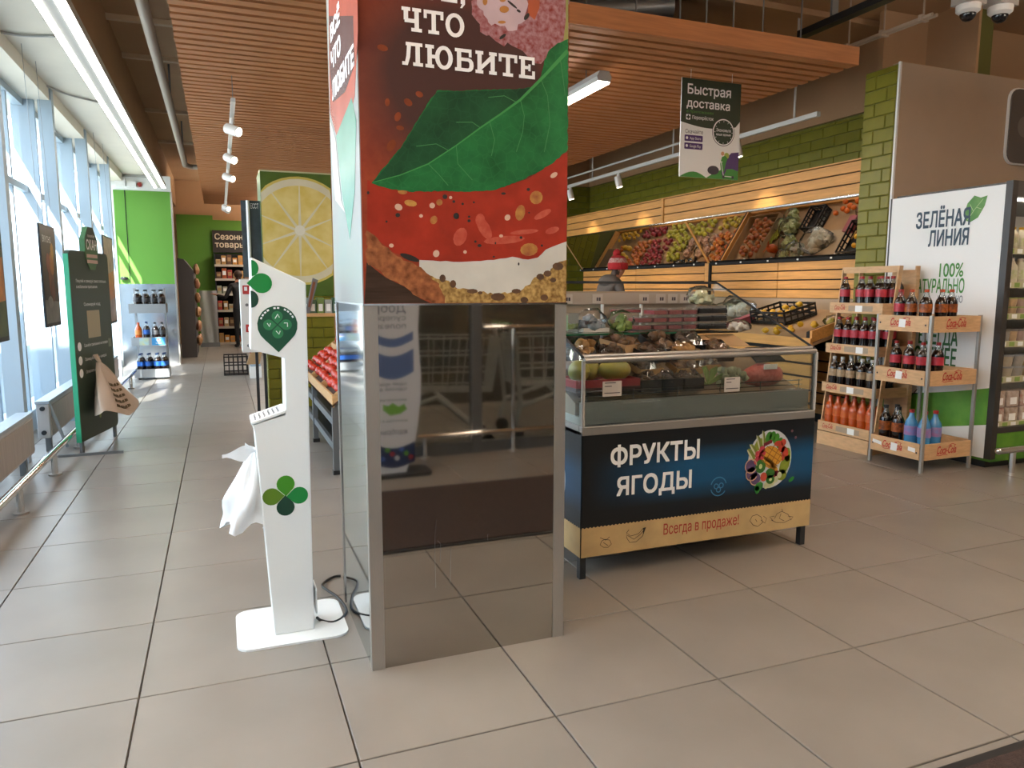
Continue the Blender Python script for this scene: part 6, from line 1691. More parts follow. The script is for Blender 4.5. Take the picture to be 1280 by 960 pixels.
# goods on the fridge shelves
cupm = [mat('cup_%d' % i, c, .45, var=.1, vs=30) for i, c in enumerate(('b9b39c', 'c3bda9', 'a79d8b', '8f8b84', 'b59a78', 'a78f84'))]
lidm = [mat('lid_%d' % i, c, .4) for i, c in enumerate(('c9a03a', 'cfcabd', '8b8f92', '6f6a66', '8f9a5a', '9a5a5a'))]
kinds = {5: ('yoghurt bottle', .038, .17), 4: ('milk bottle', .042, .19), 3: ('cheese tub', .052, .065), 2: ('white cup', .036, .10), 1: ('dessert tub', .055, .085), 0: ('sausage pack', .07, .12)}
nth = ('first', 'second', 'third', 'fourth', 'fifth', 'sixth')
for k, z in enumerate(sz):
    nm, r, h = kinds[k]
    n = 6 if r < .05 else 4
    for stack in range(2 if k in (1, 3, 0) else 1):
        x = FX0 + .07 + r
        for q in range(n):
            zb_ = z + .0135 + stack * (h + .001)
            lab = '%s %s from left on the fridge shelf %s%s' % (nth[q], nm, ('just above the sill', 'second from below', 'third from below', 'third from top', 'second from top', 'at the top')[k], (', upper row' if stack else '') if k in (1, 3, 0) else '')
            t = thing(nm.replace(' ', '_'), lab, nm.split()[1], (x, FY0 + .07 + r, zb_), group='fridge goods %d' % k)
            if k == 0:
                MB().box(x - r * .9, x + r * .9, FY0 + .065, FY0 + .065 + .10, zb_, zb_ + h).build('pack', mat('pack_%d' % ((q + stack) % 3), ('9a6a5c', '8f7a66', 'a39184')[(q + stack) % 3], .4, vs=30, col2='b9aca0'), t, bevel=.01)
                MB().box(x - r * .5, x + r * .5, FY0 + .0635, FY0 + .065, zb_ + .02, zb_ + h * .6).build('label', 'white_print', t)
            elif h > .15:
                MB().lathe([(r * .9, zb_), (r, zb_ + .01), (r, zb_ + h * .68), (r * .6, zb_ + h * .82), (r * .42, zb_ + h * .9)], (x, FY0 + .07 + r, 0), 12).build('bottle', cupm[(q + k) % 2], t, smooth=50)
                MB().lathe([(r * .46, zb_ + h * .9), (r * .46, zb_ + h)], (x, FY0 + .07 + r, 0), 10).build('cap', lidm[0 if k == 5 else 1], t, smooth=50)
                MB().lathe([(r * 1.01, zb_ + h * .2), (r * 1.01, zb_ + h * .55)], (x, FY0 + .07 + r, 0), 12).build('label', mat('label_yoghurt', 'b99a4a' if k == 5 else 'a9b07a', .4, vs=40, col2='c9c4b4'), t, smooth=50)
            else:
                MB().lathe([(r * .8, zb_), (r * .98, zb_ + h * .86)], (x, FY0 + .07 + r, 0), 14).build('cup', cupm[(q + k) % 6], t, smooth=50)
                MB().lathe([(r * 1.02, zb_ + h * .86), (r * 1.02, zb_ + h)], (x, FY0 + .07 + r, 0), 14).build('lid', lidm[(k + 1) % 6], t, smooth=50)
            x += r * 2 + .008
# rail in front of the fridge
r2 = thing('bumper_rail', 'low chrome bumper rail before the dairy fridge', 'rail', (6.5, 1.59, 0))
MB().cyl((5.37, 1.585, .165), (8.0, 1.585, .165), .024, n=12).build('rail', 'chrome', r2, smooth=40)
MB().ball((5.37, 1.585, .165), .025, 10, 6).build('end_cap', 'chrome', r2, smooth=60)
for x in (5.52, 6.6, 7.7):
    MB().cyl((x, 1.585, 0), (x, 1.585, .15), .022, n=12).build('post', 'chrome', r2, smooth=40)
# ================================================================ lemon pillar
LX0, LX1, LY0, LY1, LT = .745, 1.467, 6.40, 7.03, 2.51
lp = thing('column', 'square column with big lemon slice poster and green brick base', 'column', (1.1, 6.7, 0))
MB().box(LX0 + .01, LX1 - .01, LY0 + .01, LY1 - .01, 0, LT).build('core', 'mortar', lp)
bricks(lp, Frame((LX0, LY0 + .01, 0), (1, 0, 0), (0, 0, 1)), LX1 - LX0, 1.22, bw=.24)
bricks(lp, Frame((LX0 + .01, LY1, 0), (0, -1, 0), (0, 0, 1)), LY1 - LY0, 1.22, bw=.24)
lg = mat('poster_leafgreen', '47621c', .35, var=.25, vs=3)
lps = MB().box(LX0, LX1, LY0, LY1, 1.22, LT).build('poster_sheet', lg, lp)
MB().box(LX0 - .004, LX1 + .004, LY0 - .004, LY1 + .004, LT, LT + .015).build('top_trim', mat('trim_cream', 'b9b78f', .5), lp)
LFm = Frame((LX0, LY0, 0), (1, 0, 0), (0, 0, 1))
lcx, lcz = 1.13 - LX0, 1.905
def lcirc(r, n=40, sx=1.0, sz=1.0):
    return [(min(max(u, .002), LX1 - LX0 - .002), max(v, 1.225)) for u, v in circle(lcx, lcz, r * sx, r * sz, n)]
LFm.decal('printed_rind', lcirc(.57), mat('lemon_rind', 'c9b85a', .35, var=.06, vs=6), lps, .0005)
LFm.decal('printed_pith', lcirc(.545), mat('lemon_pith', 'd2ccae', .35, var=.05, vs=6), lps, .0012)
lfm = mat('lemon_flesh', 'cdb455', .35, vs=7, col2='dccb82')
for k in range(10):
    a0, a1 = 2 * PI * k / 10 + .3, 2 * PI * (k + 1) / 10 + .3
    pts = [(lcx + .05 * math.cos((a0 + a1) / 2), lcz + .05 * math.sin((a0 + a1) / 2))] + [(lcx + .475 * math.cos(a0 + (a1 - a0) * q / 8 * .965 + .011), lcz + .475 * math.sin(a0 + (a1 - a0) * q / 8 * .965 + .011)) for q in range(9)]
    pts = [(min(max(u, .002), LX1 - LX0 - .002), max(v, 1.225)) for u, v in pts]
    LFm.decal('printed_segment', pts, lfm, lps, .0020)
LFm.decal('printed_core', circle(lcx, lcz + .01, .055, n=10), mat('lemon_core', 'dcd8c6', .35), lps, .0028)
# fire cabinet and banner on the pillar's left side
fc = thing('fire_cabinet', 'narrow white fire cabinet with red pictograms beside the lemon column', 'cabinet', (.62, 6.35, 0))
MB().box(.495, .738, 6.20, 6.50, .64, 1.39).build('body', 'white_paint', fc)
FCf = Frame((.495, 6.20, .64), (1, 0, 0), (0, 0, 1))
redm = mat('sign_red', 'b02a28', .45)
FCf.decal('pictogram', [(.025, .60), (.115, .60), (.115, .69), (.025, .69)], redm, fc, .0006)
FCf.shapes('pictogram_mark', [[(.04, .635), (.07, .635), (.07, .675), (.04, .675)]], 'logo_white', fc, .0014)
FCf.decal('pictogram', [(.04, .21), (.10, .21), (.10, .29), (.04, .29)], redm, fc, .0006)
FCf.shapes('pictogram_mark', [[(.062, .22), (.078, .22), (.078, .265), (.062, .265)]], 'logo_white', fc, .0014)
for v_ in (.49, .07):
    FCf.decal('lock', circle(.06, v_, .016, n=12), 'grey_metal', fc, .0006, .006)
for x in (.62, .70):
    MB().box(x, x + .03, 6.30, 6.33, 0, .64).build('leg', 'dark_metal', fc)
bn = thing('side_banner', 'narrow dark promotional banner on a white pole beside the lemon column', 'banner', (.65, 6.56, 1.4))
MB().box(.548, .742, 6.54, 6.56, 1.42, 2.22).build('panel', mat('banner_dark', '222a2c', .5, vs=8, col2='3a4a52'), bn)
MB().cyl((.617, 6.53, 1.392), (.617, 6.53, 2.22), .018, n=10).build('pole', 'white_plastic', bn)
Frame((.64, 6.54, 1.42), (1, 0, 0), (0, 0, 1)).text('lettering', 'ЕССТ', .005, .72, .05, 'logo_white', bn, width=.08)

# ================================================================ tomato rack behind the column
tr = thing('produce_rack', 'slanted grey metal produce rack of tomatoes behind the mirror column', 'rack', (1.3, 4.1, 0))
for y in (3.25, 4.45, 5.3):
    for x in (.99, 1.55):
        MB().box(x, x + .04, y, y + .04, .03, .50 if x < 1.2 else .95).build('post', 'grey_metal', tr)
        MB().box(x - .005, x + .05, y - .005, y + .05, 0, .03).build('foot', 'black_plastic', tr)
for z in (.16, .34):
    for x in (1.0, 1.56):
        MB().box(x, x + .025, 3.28, 5.32, z, z + .05).build('rail', 'grey_metal', tr)
    MB().box(1.02, 1.56, 3.3, 5.3, z + .01, z + .02).build('shelf', 'dark_metal', tr)
def tz(x): return .50 + (x - 1.0) * .80
for a, b in ((.985, 1.24), (1.26, 1.55)):
    MB().prism([(a, 3.2, tz(a)), (b, 3.2, tz(b)), (b, 3.2, tz(b) + .015), (a, 3.2, tz(a) + .015)], (0, 2.0, 0)).build('crate_bottom', mat('crate_inner', '4a2c1c', .7), tr)
    MB().prism([(a, 3.2, tz(a)), (a + .014, 3.2, tz(a)), (a + .014, 3.2, tz(a) + .085), (a, 3.2, tz(a) + .085)], (0, 2.0, 0)).build('crate_front', 'wood_crate', tr)
for y in (3.2, 3.88, 4.54, 5.19):
    MB().prism([(1.0, y, tz(1.0) + .015), (1.55, y, tz(1.55) + .015), (1.55, y, tz(1.55) + .08), (1.0, y, tz(1.0) + .08)], (0, .014, 0)).build('crate_end', 'wood_crate', tr)
for j in range(25):
    for i in range(6):
        x = (1.045, 1.10, 1.155, 1.205, 1.32, 1.38)[i] + RN.uniform(-.006, .006); y = 3.26 + j * .078 + (.039 if i % 2 else 0) + RN.uniform(-.008, .008)
        if 1.235 < x < 1.285: continue
        if min(abs(y - q) for q in (3.207, 3.887, 4.547, 5.197)) < .043 or y > 5.16: continue
        put('tomato', 'tomato', x, y + RN.uniform(-.004, .004), tz(x) + .066 + RN.uniform(0, .016), 'red tomato in the %s crate of the slanted rack' % ('lower' if x < 1.24 else 'upper'), 'tomato', 'tomatoes in the %s crate' % ('lower' if x < 1.24 else 'upper'))
t = thing('water_melon', 'dark green watermelon on the shelf under the tomatoes', 'watermelon', (1.2, 3.8, .36))
b = MB().ball((0, 0, 0), (.12, .14, .115), 16, 10); b.xf(Matrix.Translation((1.2, 3.85, .475)))
b.build('rind', mat('melon_rind', '2f4a1c', .35, vs=5, col2='4c6a2a', stretch=(6, 1, 1)), t, smooth=80)
MB().tube([(1.2, 3.71, .48), (1.2, 3.69, .485), (1.205, 3.675, .495)], .005, 5).build('stem', 'wood_crate', t)
sh = thing('carton_shelf', 'small shelf of green cartons between tomatoes and lemon column', 'shelf', (1.25, 5.6, 0))
MB().box(.96, 1.6, 5.45, 5.85, 1.03, 1.06).build('board', 'wood_crate', sh)
for x in (.97, 1.55):
    MB().box(x, x + .035, 5.62, 5.66, 0, 1.03).build('post', 'dark_metal', sh)
for k in range(8):
    x = .985 + k * .075
    t = thing('juice_carton', '%s green and white carton on the small shelf behind the tomatoes' % ORD[k], 'carton', (x, 5.55, 1.06), group='green cartons')
    MB().box(x - .033, x + .033, 5.50, 5.60, 1.061, 1.19 + .02 * (k % 2)).build('carton', mat('carton_g%d' % (k % 3), ('6f8a4a', '9aa39c', '4a6a52')[k % 3], .45, var=.15, vs=14), t)
    MB().box(x - .02, x + .02, 5.499, 5.50, 1.08, 1.15).build('label', 'white_print', t)
t = thing('scanner', 'tilted grey price scanner on the small carton shelf', 'scanner', (1.10, 5.46, 1.06))
MB().prism([(1.06, 5.46, 1.061), (1.10, 5.46, 1.061), (1.19, 5.46, 1.38), (1.14, 5.46, 1.40)], (0, .03, 0)).build('body', 'grey_metal', t)
MB().prism([(1.085, 5.457, 1.12), (1.105, 5.457, 1.12), (1.165, 5.457, 1.36), (1.14, 5.457, 1.365)], (0, .003, 0)).build('screen', mat('scanner_brown', '7a4a32', .4), t)

# ================================================================ cola stand at the end of the window aisle
ps_ = thing('cola_stand', 'three-tier silver cola stand at the end of the window aisle', 'display stand', (-.66, 9.95, 0))
sil = mat('stand_silver', 'a9adb0', .35, metal=.6)
for k, (z0, z1) in enumerate(((.03, .152), (.485, .606), (.948, 1.078))):
    tx0, tx1 = (-.90 + (.01 * (2 - k))), -.425 - .02 * (1 if k == 1 else 0)
    MB().box(tx0, tx1, 9.75, 9.765, z0, z1).build('tray_front', sil, ps_)
    MB().box(tx0, tx0 + .012, 9.765, 10.15, z0, z1).build('tray_side', sil, ps_)
    MB().box(tx1 - .012, tx1, 9.765, 10.15, z0, z1).build('tray_side', sil, ps_)
    MB().box(tx0, tx1, 9.765, 10.15, z0 + .03, z0 + .04).build('tray_floor', sil, ps_)
    MB().box(tx0, tx1, 10.15, 10.165, z0, z1).build('tray_back', sil, ps_)
    if k == 1:
        f = Frame((tx0, 9.75, z0), (1, 0, 0), (0, 0, 1))
        f.decal('card', [(.10, .012), (.22, .012), (.22, .11), (.10, .11)], mat('card_pale', '9ac0cf', .5, vs=20, col2='c4c48a'), ps_, .0006)
        f.decal('card', [(.26, .008), (.43, .008), (.43, .115), (.26, .115)], mat('card_blue', '3f8fc4', .5), ps_, .0006)
        f.shapes('card_emblem', [circle(.345, .08, .024, n=16)], 'logo_white', ps_, .0014)
        f.shapes('card_emblem_red', [[(.322, .084), (.330, .098), (.345, .104), (.360, .098), (.368, .086), (.345, .080)]], redm, ps_, .0020)
        f.text('lettering', 'pepsi', .31, .03, .02, 'logo_white', ps_, width=.07)
for x in (-.86, -.47):
    MB().box(x, x + .03, 10.10, 10.13, .0, 1.3).build('upright', sil, ps_)
for x in (-.83, -.50):
    MB().box(x, x + .03, 9.80, 9.83, 0, .03).build('foot', 'black_plastic', ps_)
    MB().box(x, x + .03, 10.05, 10.08, 0, .03).build('foot', 'black_plastic', ps_)
xs4 = (-.80, -.695, -.585, -.495)
for k, x in enumerate(xs4):
    bottle('pepsi', x, 9.83, .072, 'blue-label cola bottle on the lowest tier of the silver stand, %s' % ORD[k], 'bottles on the lowest tier', CFG['pepsi'])
    kd = ('mirinda', 'pepsi', 'pepsidark', 'pepsidark')[k]
    bottle(kd, x, 9.83, .527, '%s bottle on the middle tier of the silver stand, %s' % (('orange soda', 'blue-label cola', 'dark-label cola', 'dark-label cola')[k], ORD[k]), 'bottles on the middle tier', CFG[kd])
    bottle('pepsidark', x, 9.83, .99, 'dark-label cola bottle on the top tier of the silver stand, %s' % ORD[k], 'bottles on the top tier', CFG['pepsidark'])
    bottle('pepsi', x + .01, 9.95, .072, '%s in the second row on the lowest tier of the silver stand' % ('leftmost bottle', 'second bottle', 'third bottle', 'rightmost bottle')[k], 'second row lowest tier', CFG['pepsi'])
    bottle('pepsidark', x + .01, 9.95, .99, '%s in the second row on the top tier of the silver stand' % ('leftmost bottle', 'second bottle', 'third bottle', 'rightmost bottle')[k], 'second row top tier', CFG['pepsidark'])
p = AY(155, 348, 11.9)
t = thing('door_sensor', 'small dark round scanner on the green end wall', 'scanner', (p.x, 11.97, p.z))
MB().lathe([(.02, -.03), (.055, -.02), (.06, 0), (.055, .02), (.02, .03)], (p.x, 11.95, p.z), 14).build('housing', 'black_plastic', t, smooth=50)
MB().cyl((p.x, 12.0, p.z), (p.x, 11.95, p.z), .02, n=8).build('bracket', 'grey_metal', t)

# ================================================================ far end of the aisle
gk = thing('goods_rack', 'dark grey rack end with hanging snack bags on its side', 'rack', (-.28, 14.0, 0))
MB().prism([(-.41, 13.3, 0), (-.15, 13.3, .0), (-.14, 13.3, 1.62), (-.30, 13.3, 1.84), (-.41, 13.3, 1.86)], (0, 1.5, 0)).build('end_panel', mat('rack_grey', '4a4646', .6), gk)
bm_ = [mat('snack_%d' % i, c, .4, vs=16, col2=d) for i, (c, d) in enumerate((('8c5a3c', 'b08a5c'), ('6a4630', 'a3764a'), ('a0805a', '7a3a2c')))]
for k in range(12):
    zz_ = 1.66 - (k // 2) * .27; yy = 13.45 + (k % 2) * .5
    b = MB().ball((0, 0, 0), (.05, .11, .10), 8, 6, .15); b.xf(Matrix.Translation((-.099, yy, zz_)))
    tag(b.build('snack_bag', bm_[k % 3], smooth=50), '%s snack bag, %s row from the top, hanging on the grey rack' % (('nearer', 'farther')[k % 2], nth[k // 2]), 'snack bag', 'snack bags on the grey rack')
pc_ = thing('plastic_curtain', 'clear grey plastic sheet below the far green wall', 'plastic sheet', (.06, 15.9, .05))
sheet(14, 8, lambda s, t_: (-.12 + .36 * s, 15.9 + .03 * math.sin(11 * s + 3 * t_), .10 + 1.15 * t_)).build('sheet', clear('curtain_film', 'b9b9b6', .16, .2, milky=.35), pc_, smooth=80)
MB().box(-.14, .26, 15.88, 15.92, .0, .10).build('base', 'grey_metal', pc_)
sg = thing('aisle_sign', 'dark sign for seasonal goods high on the far wall', 'sign', (.78, 16.9, 2.13))
MB().box(.20, 1.40, 16.88, 16.965, 2.13, 2.64).build('board', mat('sign_dark', '2c2826', .6), sg)
SGf = Frame((.20, 16.88, 2.13), (1, 0, 0), (0, 0, 1))
SGf.text('lettering', 'Сезонные', .05, .30, .13, mat('sign_cream', 'd6c9ae', .5), sg, width=.85, bold=.016)
SGf.text('lettering', 'товары', .05, .12, .13, 'sign_cream', sg, width=.66, bold=.016)
su = thing('goods_shelf', 'black wall shelving of seasonal goods below the dark sign', 'shelving', (.9, 16.75, 0))
MB().box(.22, 1.9, 16.90, 16.96, 0, 2.10).build('back_panel', 'black_matte', su)
shz = (.05, .42, .80, 1.18, 1.52, 1.84)
for z in shz:
    MB().box(.22, 1.9, 16.50, 16.90, z - .02, z).build('shelf', 'dark_metal', su)
    MB().box(.22, 1.9, 16.49, 16.50, z - .045, z + .005).build('price_rail', mat('rail_pale', 'b9b4a8', .5), su)
for x in (.22, 1.88):
    MB().box(x, x + .02, 16.50, 16.90, 0, 2.10).build('upright', 'dark_metal', su)
pal = ('b5582a', 'c98a3c', 'a83a30', '9aa08a', 'b0884c', '6a4a34', 'b9a27a')
for r_, z in enumerate(shz):
    for k in range(7):
        x = .30 + k * .12; hh = RN.uniform(.12, .24)
        c = RN.randrange(7)
        t = thing('goods_pack', '%s small pack from left, %s shelf from the floor of the far shelving' % (('first', 'second', 'third', 'fourth', 'fifth', 'sixth', 'seventh')[k], nth[r_]), 'pack', (x, 16.55, z), group='packs on far shelf %d' % (r_ + 1))
        MB().box(x - .05, x + .05, 16.52, 16.64, z + .001, z + hh).build('pack', mat('pack_c%d' % c, pal[c], .5, var=.2, vs=16), t, bevel=.008)
        MB().box(x - .035, x + .035, 16.518, 16.52, z + hh * .35, z + hh * .75).build('label', 'white_print' if k % 2 else 'cardboard', t)
crate(.48, 10.1, .002, .34, .44, .29, 'black plastic crate standing on the floor far down the aisle')
t = thing('carton_box', 'small white box on the floor beside the far black crate', 'box', (.73, 9.5, 0))
MB().box(.66, .82, 9.42, 9.62, 0, .17).build('carton', 'white_print', t)
MB().box(.67, .81, 9.43, 9.61, .17, .20).build('lid', mat('lid_blue', '9ab0c0', .5), t)
t = thing('open_carton', 'brown open carton with a red lid leaning on the white box', 'box', (.74, 9.5, .2))
MB().prism([(.62, 9.45, .201), (.80, 9.45, .201), (.84, 9.45, .40), (.70, 9.45, .44)], (0, .14, 0)).build('carton', 'cardboard', t)
MB().prism([(.55, 9.44, .44), (.68, 9.44, .36), (.78, 9.44, .52), (.66, 9.44, .60)], (0, .03, 0)).build('lid', mat('lid_red', '9a2f36', .5), t)

# ================================================================ behind the camera (seen in the mirror)
mt = thing('entrance_mat', 'dark brown entrance mat with rubber edge on the tiled floor', 'mat', (2.8, -1.17, 0))
MB().box(.35, 5.2, -1.71, -.64, .0005, .010).build('pile', mat('mat_brown', '3a2c27', .95, var=.25, vs=60, bump=.6, bs=200), mt)
MB().box(.33, 5.22, -.64, -.612, .0005, .007).build('rubber_edge', 'black_plastic', mt)
MB().box(.33, 5.22, -1.738, -1.71, .0005, .007).build('rubber_edge', 'black_plastic', mt)
bs_ = thing('standing_banner', 'white wavy standing banner with blue print by the entrance doors', 'banner', (1.27, -2.15, 0))
MB().prism([(u, v, .0) for u, v in rrect(.92, -2.29, 1.64, -2.05, .05)], (0, 0, .025)).build('base', 'dark_metal', bs_)
prof_r = [1.46, 1.52, 1.55, 1.57, 1.575, 1.565, 1.56, 1.57, 1.58, 1.57, 1.56]
prof_l = [1.08, 1.02, .99, .97, .965, .975, .98, .97, .96, .97, .98]
zs_ = [.025 + i * .168 for i in range(11)]
MB().prism([(x, -2.11, z) for x, z in zip(prof_r, zs_)] + [(x, -2.11, z) for x, z in zip(prof_l, zs_)][::-1], (0, -.012, 0)).build('panel', mat('banner_white', 'bfc0c2', .5), bs_)
NB = Frame((1.575, -2.11, 0), (-1, 0, 0), (0, 0, 1))
bl1 = mat('banner_blue', '4f6288', .5); bl2 = mat('banner_deep', '1e2c4c', .5)
def wavy(z0, z1, amp):
    up = [(.05 + .5 * i / 12, z1 - amp * math.sin(PI * i / 7)) for i in range(13)]
    dn = [(.05 + .5 * i / 12, z0 - amp * math.sin(PI * i / 7)) for i in range(13)][::-1]
    return up + dn
NB.decal('printed_wave', wavy(.95, 1.01, .05), bl1, bs_, .0006)
NB.decal('printed_wave', wavy(.73, .89, .05), bl1, bs_, .0006)
NB.decal('printed_picture', wavy(.10, .24, .04), bl2, bs_, .0006)
for tx, z, h_, w_ in (('Добрые', 1.14, .06, .34), ('супермен', 1.085, .035, .30), ('полезный', 1.03, .035, .30), ('сдай крышечки', .64, .022, .33), ('сделай добро', .605, .022, .30), ('экология', .53, .02, .2), ('#добрыекрышечки', .30, .035, .45), ('волонтёры в помощь', .385, .018, .3)):
    NB.text('lettering', tx, .10, z, h_, mat('banner_ink', '3a4250', .5), bs_, width=w_, h=.001)
NB.decal('printed_hand', [(.10, .47), (.15, .44), (.22, .43), (.27, .47), (.27, .51), (.23, .50), (.20, .52), (.16, .49), (.12, .51)], mat('banner_hand', '6a9a3a', .5), bs_, .0008)
for k in range(14):
    NB.decal('printed_cap', circle(.08 + .033 * k, .15 + .03 * ((k * 7) % 3) - .02, .018, n=10), mat('cap_%d' % (k % 4), ('8a2a30', '4f8a2c', '3a5a9a', 'a9aeb4')[k % 4], .5), bs_, .0014)
gr = thing('guard_rail', 'chrome guard rail on posts before the entrance glass', 'rail', (2.6, -2.58, 0))
for z in (.17, 1.0):
    MB().cyl((1.66 if z < .5 else 2.2, -2.575, z), (4.4, -2.575, z), .019, n=10).build('rail', 'chrome', gr, smooth=40)
for x in (1.72, 2.45, 3.4, 4.35):
    MB().cyl((x, -2.575, 0), (x, -2.575, 1.0 if x > 2 else .17), .017, n=10).build('post', 'chrome', gr, smooth=40)
    MB().cyl((x, -2.575, 0), (x, -2.575, .01), .04, n=12).build('foot_flange', 'steel_brushed', gr)
def cart():
    t = thing('shopping_cart', 'steel shopping cart', 'shopping cart', (0, 0, 0))
    ch = mat('cart_steel', 'c4c4c2', .45, metal=.2)
    for s in (-1, 1):
        MB().tube([(s * .22, -.45, .10), (s * .22, -.30, .16), (s * .23, .0, .42), (s * .24, .40, .30), (s * .25, .46, .12)], .020, 7).build('frame_side', ch, t, smooth=60)
        MB().tube([(s * .25, .40, .30), (s * .26, .44, .70), (s * .27, .50, 1.0)], .020, 7).build('handle_post', ch, t, smooth=60)
        b = MB()
        for i in range(8):
            q = i / 7
            b.tube([(s * (.19 + .06 * 0), -.45 + .85 * q, .45 + .02 * q), (s * .26, -.52 + .95 * q, .90)], .006, 4)
        b.build('side_wires', ch, t, kind='stuff')
        for z in (.48, .62, .76, .90):
            MB().tube([(s * (.18 + .09 * (z - .45)), -.46, z), (s * (.20 + .12 * (z - .45)), .42, z)], .007, 5).build('side_rail', ch, t)
        for y, r in ((-.42, .055), (.43, .06)):
            MB().cyl((s * .24 - .014, y, r), (s * .24 + .014, y, r), r, n=14).build('wheel', 'black_plastic', t, smooth=40)
    b = MB()
    for i in range(9):
        x = -.18 + i * .045
        b.tube([(x, -.46, .45), (x, .40, .47)], .006, 4)
        b.tube([(x, -.46, .45), (x * 1.2, -.52, .90)], .006, 4)
        b.tube([(x, .40, .47), (x * 1.3, .44, .90)], .006, 4)
    b.build('basket_wires', ch, t, kind='stuff')
    MB().cyl((-.28, .50, 1.0), (.28, .50, 1.0), .017, n=10).build('handle', mat('cart_handle', '2f6a35', .5), t, smooth=40)
    return t
cp = cart(); cp.location = (1.95, -3.12, 0); cp.rotation_euler = (0, 0, 1.75)
MW[cp] = Matrix.Identity(4); cp['label'] = 'shopping cart behind the entrance glass nearest the banner'; cp['group'] = 'shopping carts'
dup(cp, (3.08, -3.15, 0), 1.65, 'shopping cart behind the middle of the entrance glass', 'shopping carts')
dup(cp, (4.1, -3.75, 0), 1.8, 'shopping cart behind the right part of the entrance glass', 'shopping carts')
batten(1.8, -4.8, -2.9, 2.7, 'left added fill batten in the entrance vestibule', CZ)  # vestibule battens are added to brighten the view in the column mirror
batten(2.7, -4.8, -2.9, 2.7, 'middle added fill batten in the entrance vestibule', CZ)
batten(3.6, -4.8, -2.9, 2.7, 'right added fill batten in the entrance vestibule', CZ)
# ================================================================ people
def skin_body(name, joints, links, mats_fn, materials, parent, root=0):
    """one continuous body grown round a stick skeleton"""
    me = bpy.data.meshes.new(name)
    me.from_pydata([j[0] for j in joints], links, [])
    o = bpy.data.objects.new(name, me); COL.objects.link(o)
    sk = o.modifiers.new('skin', 'SKIN'); sk.use_smooth_shade = True
    for i, j in enumerate(joints):
        r = j[1] if isinstance(j[1], tuple) else (j[1], j[1])
        me.skin_vertices[0].data[i].radius = r
    me.skin_vertices[0].data[root].use_root = True
    ss = o.modifiers.new('sub', 'SUBSURF'); ss.levels = 2; ss.render_levels = 2
    dg = bpy.context.evaluated_depsgraph_get()
    m2 = bpy.data.meshes.new_from_object(o.evaluated_get(dg))
    bpy.data.objects.remove(o)
    m2.name = name
    m2.materials.clear()
    for m in materials: m2.materials.append(m)
    for p in m2.polygons:
        p.material_index = mats_fn(p.center); p.use_smooth = True
    ob = bpy.data.objects.new(name, m2); COL.objects.link(ob)
    ob.parent = parent; MW[ob] = MW[parent]
    return ob
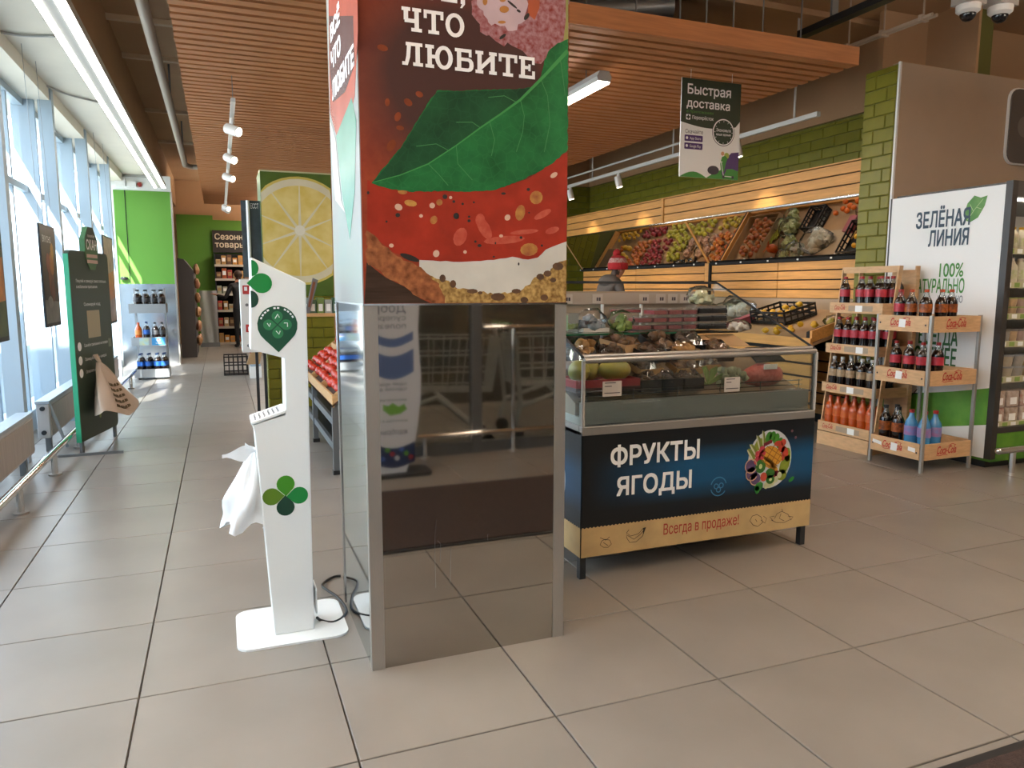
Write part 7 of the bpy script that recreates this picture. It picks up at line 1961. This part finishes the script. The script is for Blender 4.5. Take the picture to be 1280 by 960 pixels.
def person(label, loc, rz, H, lean, arm_r, arm_l, materials, head_drop=0.0):
    """faces local +Y; arm_* = (elbow, wrist) points"""
    t = thing('person', label, 'person', loc, rz)
    k = H / 1.70
    J = []; L = []
    def add(p, r, frm=None):
        J.append(((p[0] * k, p[1] * k, p[2] * k), tuple(q * k for q in r) if isinstance(r, tuple) else r * k))
        if frm is not None: L.append((frm, len(J) - 1))
        return len(J) - 1
    pe = add((0, 0, .95), (.16, .12))
    wa = add((0, lean * .25, 1.10), (.145, .105), pe)
    ch = add((0, lean * .6, 1.27), (.17, .12), wa)
    sh_ = add((0, lean * .9, 1.40), (.14, .09), ch)
    ne = add((0, lean * 1.0 + .01, 1.48), .055, sh_)
    hb_ = add((0, lean * 1.1 + .03, 1.55 - head_drop), (.072, .085), ne)
    hm = add((0, lean * 1.15 + .035, 1.62 - head_drop), (.078, .096), hb_)
    ht = add((0, lean * 1.15 + .03, 1.68 - head_drop), (.055, .068), hm)
    add((0, lean * 1.15 + .135, 1.60 - head_drop), .014, hm)           # nose
    for s, (el, wr) in ((1, arm_r), (-1, arm_l)):
        a = add((s * .17, lean * .9, 1.385), .065, sh_)
        a = add((s * .205, lean * .85 + .0, 1.33), .056, a)
        e = add((s * el[0], el[1], el[2]), .044, a)
        w_ = add((s * wr[0], wr[1], wr[2]), .030, e)
        d = (Vector((s * wr[0], wr[1], wr[2])) - Vector((s * el[0], el[1], el[2]))).normalized()
        sd = d.cross(Vector((0, 0, 1)));  sd = sd.normalized() if sd.length > .1 else Vector((1, 0, 0))
        wv = Vector((s * wr[0], wr[1], wr[2]))
        pm_ = wv + d * .075
        pa = add(tuple(pm_), (.036, .016), w_)
        for q, (off, ln) in enumerate(((-.030, .062), (-.010, .075), (.010, .070), (.030, .055))):
            k1 = add(tuple(pm_ + d * .035 + sd * off), .0095, pa)
            k2 = add(tuple(pm_ + d * (.035 + ln * .55) + sd * off * 1.1 - Vector((0, 0, .008))), .0085, k1)
            add(tuple(pm_ + d * (.035 + ln) + sd * off * 1.15 - Vector((0, 0, .024))), .0075, k2)
        th = add(tuple(wv + d * .04 + sd * (.042 * s)), .011, w_)
        add(tuple(wv + d * .085 + sd * (.060 * s)), .009, th)
    for s in (1, -1):
        hp = add((s * .095, 0, .86), (.088, .095), pe)
        kn = add((s * .10, .02, .50), .060, hp)
        an = add((s * .10, -.01, .09), .042, kn)
        hl = add((s * .10, .0, .045), (.040, .045), an)
        add((s * .105, .15, .035), (.040, .032), hl)
    def mf(c):
        z = c.z / k
        if z < .075: return 3
        head_y = lean * 1.1 + .03
        if z > 1.47: return 2 if (z < 1.66 - head_drop and c.y / k > head_y - .02) or z < 1.52 else 4
        # hands
        for s, (el, wr) in ((1, arm_r), (-1, arm_l)):
            if (Vector((c.x / k, c.y / k, z)) - Vector((s * wr[0], wr[1], wr[2]))).length < .17 and (Vector((c.x / k, c.y / k, z)) - Vector((s * el[0], el[1], el[2]))).length > (Vector(wr) - Vector(el)).length - .005:
                return 2
        return 0 if z > .88 else 1
    skin_body('body', J, L, mf, materials, t)
    return t, k, lean, head_drop
jack = mat('jacket_grey', '5a524c', .8, bump=.3, bs=20); trou = mat('trousers_dark', '24262a', .8); skn = mat('skin_tone', 'b07e66', .55); shoe = mat('shoe_dark', '1c1a1a', .5); hairm = mat('hair_dark', '3a2a22', .6)
t, k, lean, hd = person('person in grey jacket and red knitted pompom hat leaning over the fruit', (4.52, 6.06, 0), -PI / 2 + .1, 1.64, .26, ((.24, .28, 1.14), (.16, .44, 1.12)), ((.24, .26, 1.14), (.16, .42, 1.10)), [jack, trou, skn, shoe, hairm])
hc = Vector((0, (lean * 1.15 + .025) * k, 1.625 * k))
Mt = MW[t]
MW[t] = Matrix.Identity(4)
hat = MB()
hat.lathe([(.118, -.035), (.124, -.01), (.124, .035), (.120, .045)], (hc.x, hc.y, hc.z), 18)
hat.build('hat_band', mat('hat_red', 'a31f22', .9, bump=.6, bs=90), t, smooth=50)
MB().lathe([(.119, .045), (.112, .075), (.098, .10)], (hc.x, hc.y, hc.z), 18).build('hat_pattern', mat('hat_white', 'b9a8a0', .9, vs=45, col2='9c3030'), t, smooth=50)
MB().lathe([(.098, .10), (.07, .125), (.02, .138)], (hc.x, hc.y, hc.z), 18).build('hat_crown', 'hat_red', t, smooth=50)
b = MB().ball((0, 0, 0), .045, 12, 8, .15); b.xf(Matrix.Translation((hc.x, hc.y - .02, hc.z + .165))); b.build('hat_pompom', 'hat_red', t, smooth=50)
MB().lathe([(.10, 1.40 * k), (.105, 1.45 * k), (.085, 1.47 * k)], (0, (lean * .97) * k, 0), 14).build('collar', jack, t, smooth=60)
b = MB().ball((0, 0, 0), (.15, .12, .085), 14, 9, .06); b.xf(Matrix.Translation((0, lean * .95 * k - .05, 1.44 * k))); b.build('hood', jack, t, smooth=60)
for s in (-1, 1):
    b = MB().ball((0, 0, 0), (.012, .02, .03), 8, 6); b.xf(Matrix.Translation((s * .078 * k, hc.y, 1.585 * k))); b.build('ear', skn, t, smooth=60)
MW[t] = Mt
jk2 = mat('jacket_black', '16171c', .7); tr2_ = mat('trousers_black', '111216', .8)
t, k, lean, hd = person('person in black jacket and trousers reaching to the far shelves', (.72, 15.55, 0), .35, 1.66, .05, ((.27, .12, 1.10), (.24, .33, 1.12)), ((.30, .10, 1.12), (.40, .30, 1.18)), [jk2, tr2_, skn, shoe, hairm])
Mt = MW[t]; MW[t] = Matrix.Identity(4)
b = MB().ball((0, 0, 0), (.088, .100, .095), 14, 9, .03); b.xf(Matrix.Translation((0, (lean * 1.15 + .012) * k, 1.645 * k))); b.build('hair', hairm, t, smooth=60)
MB().lathe([(.09, 1.42 * k), (.095, 1.46 * k), (.075, 1.475 * k)], (0, lean * .97 * k, 0), 14).build('collar', jk2, t, smooth=60)
MW[t] = Mt
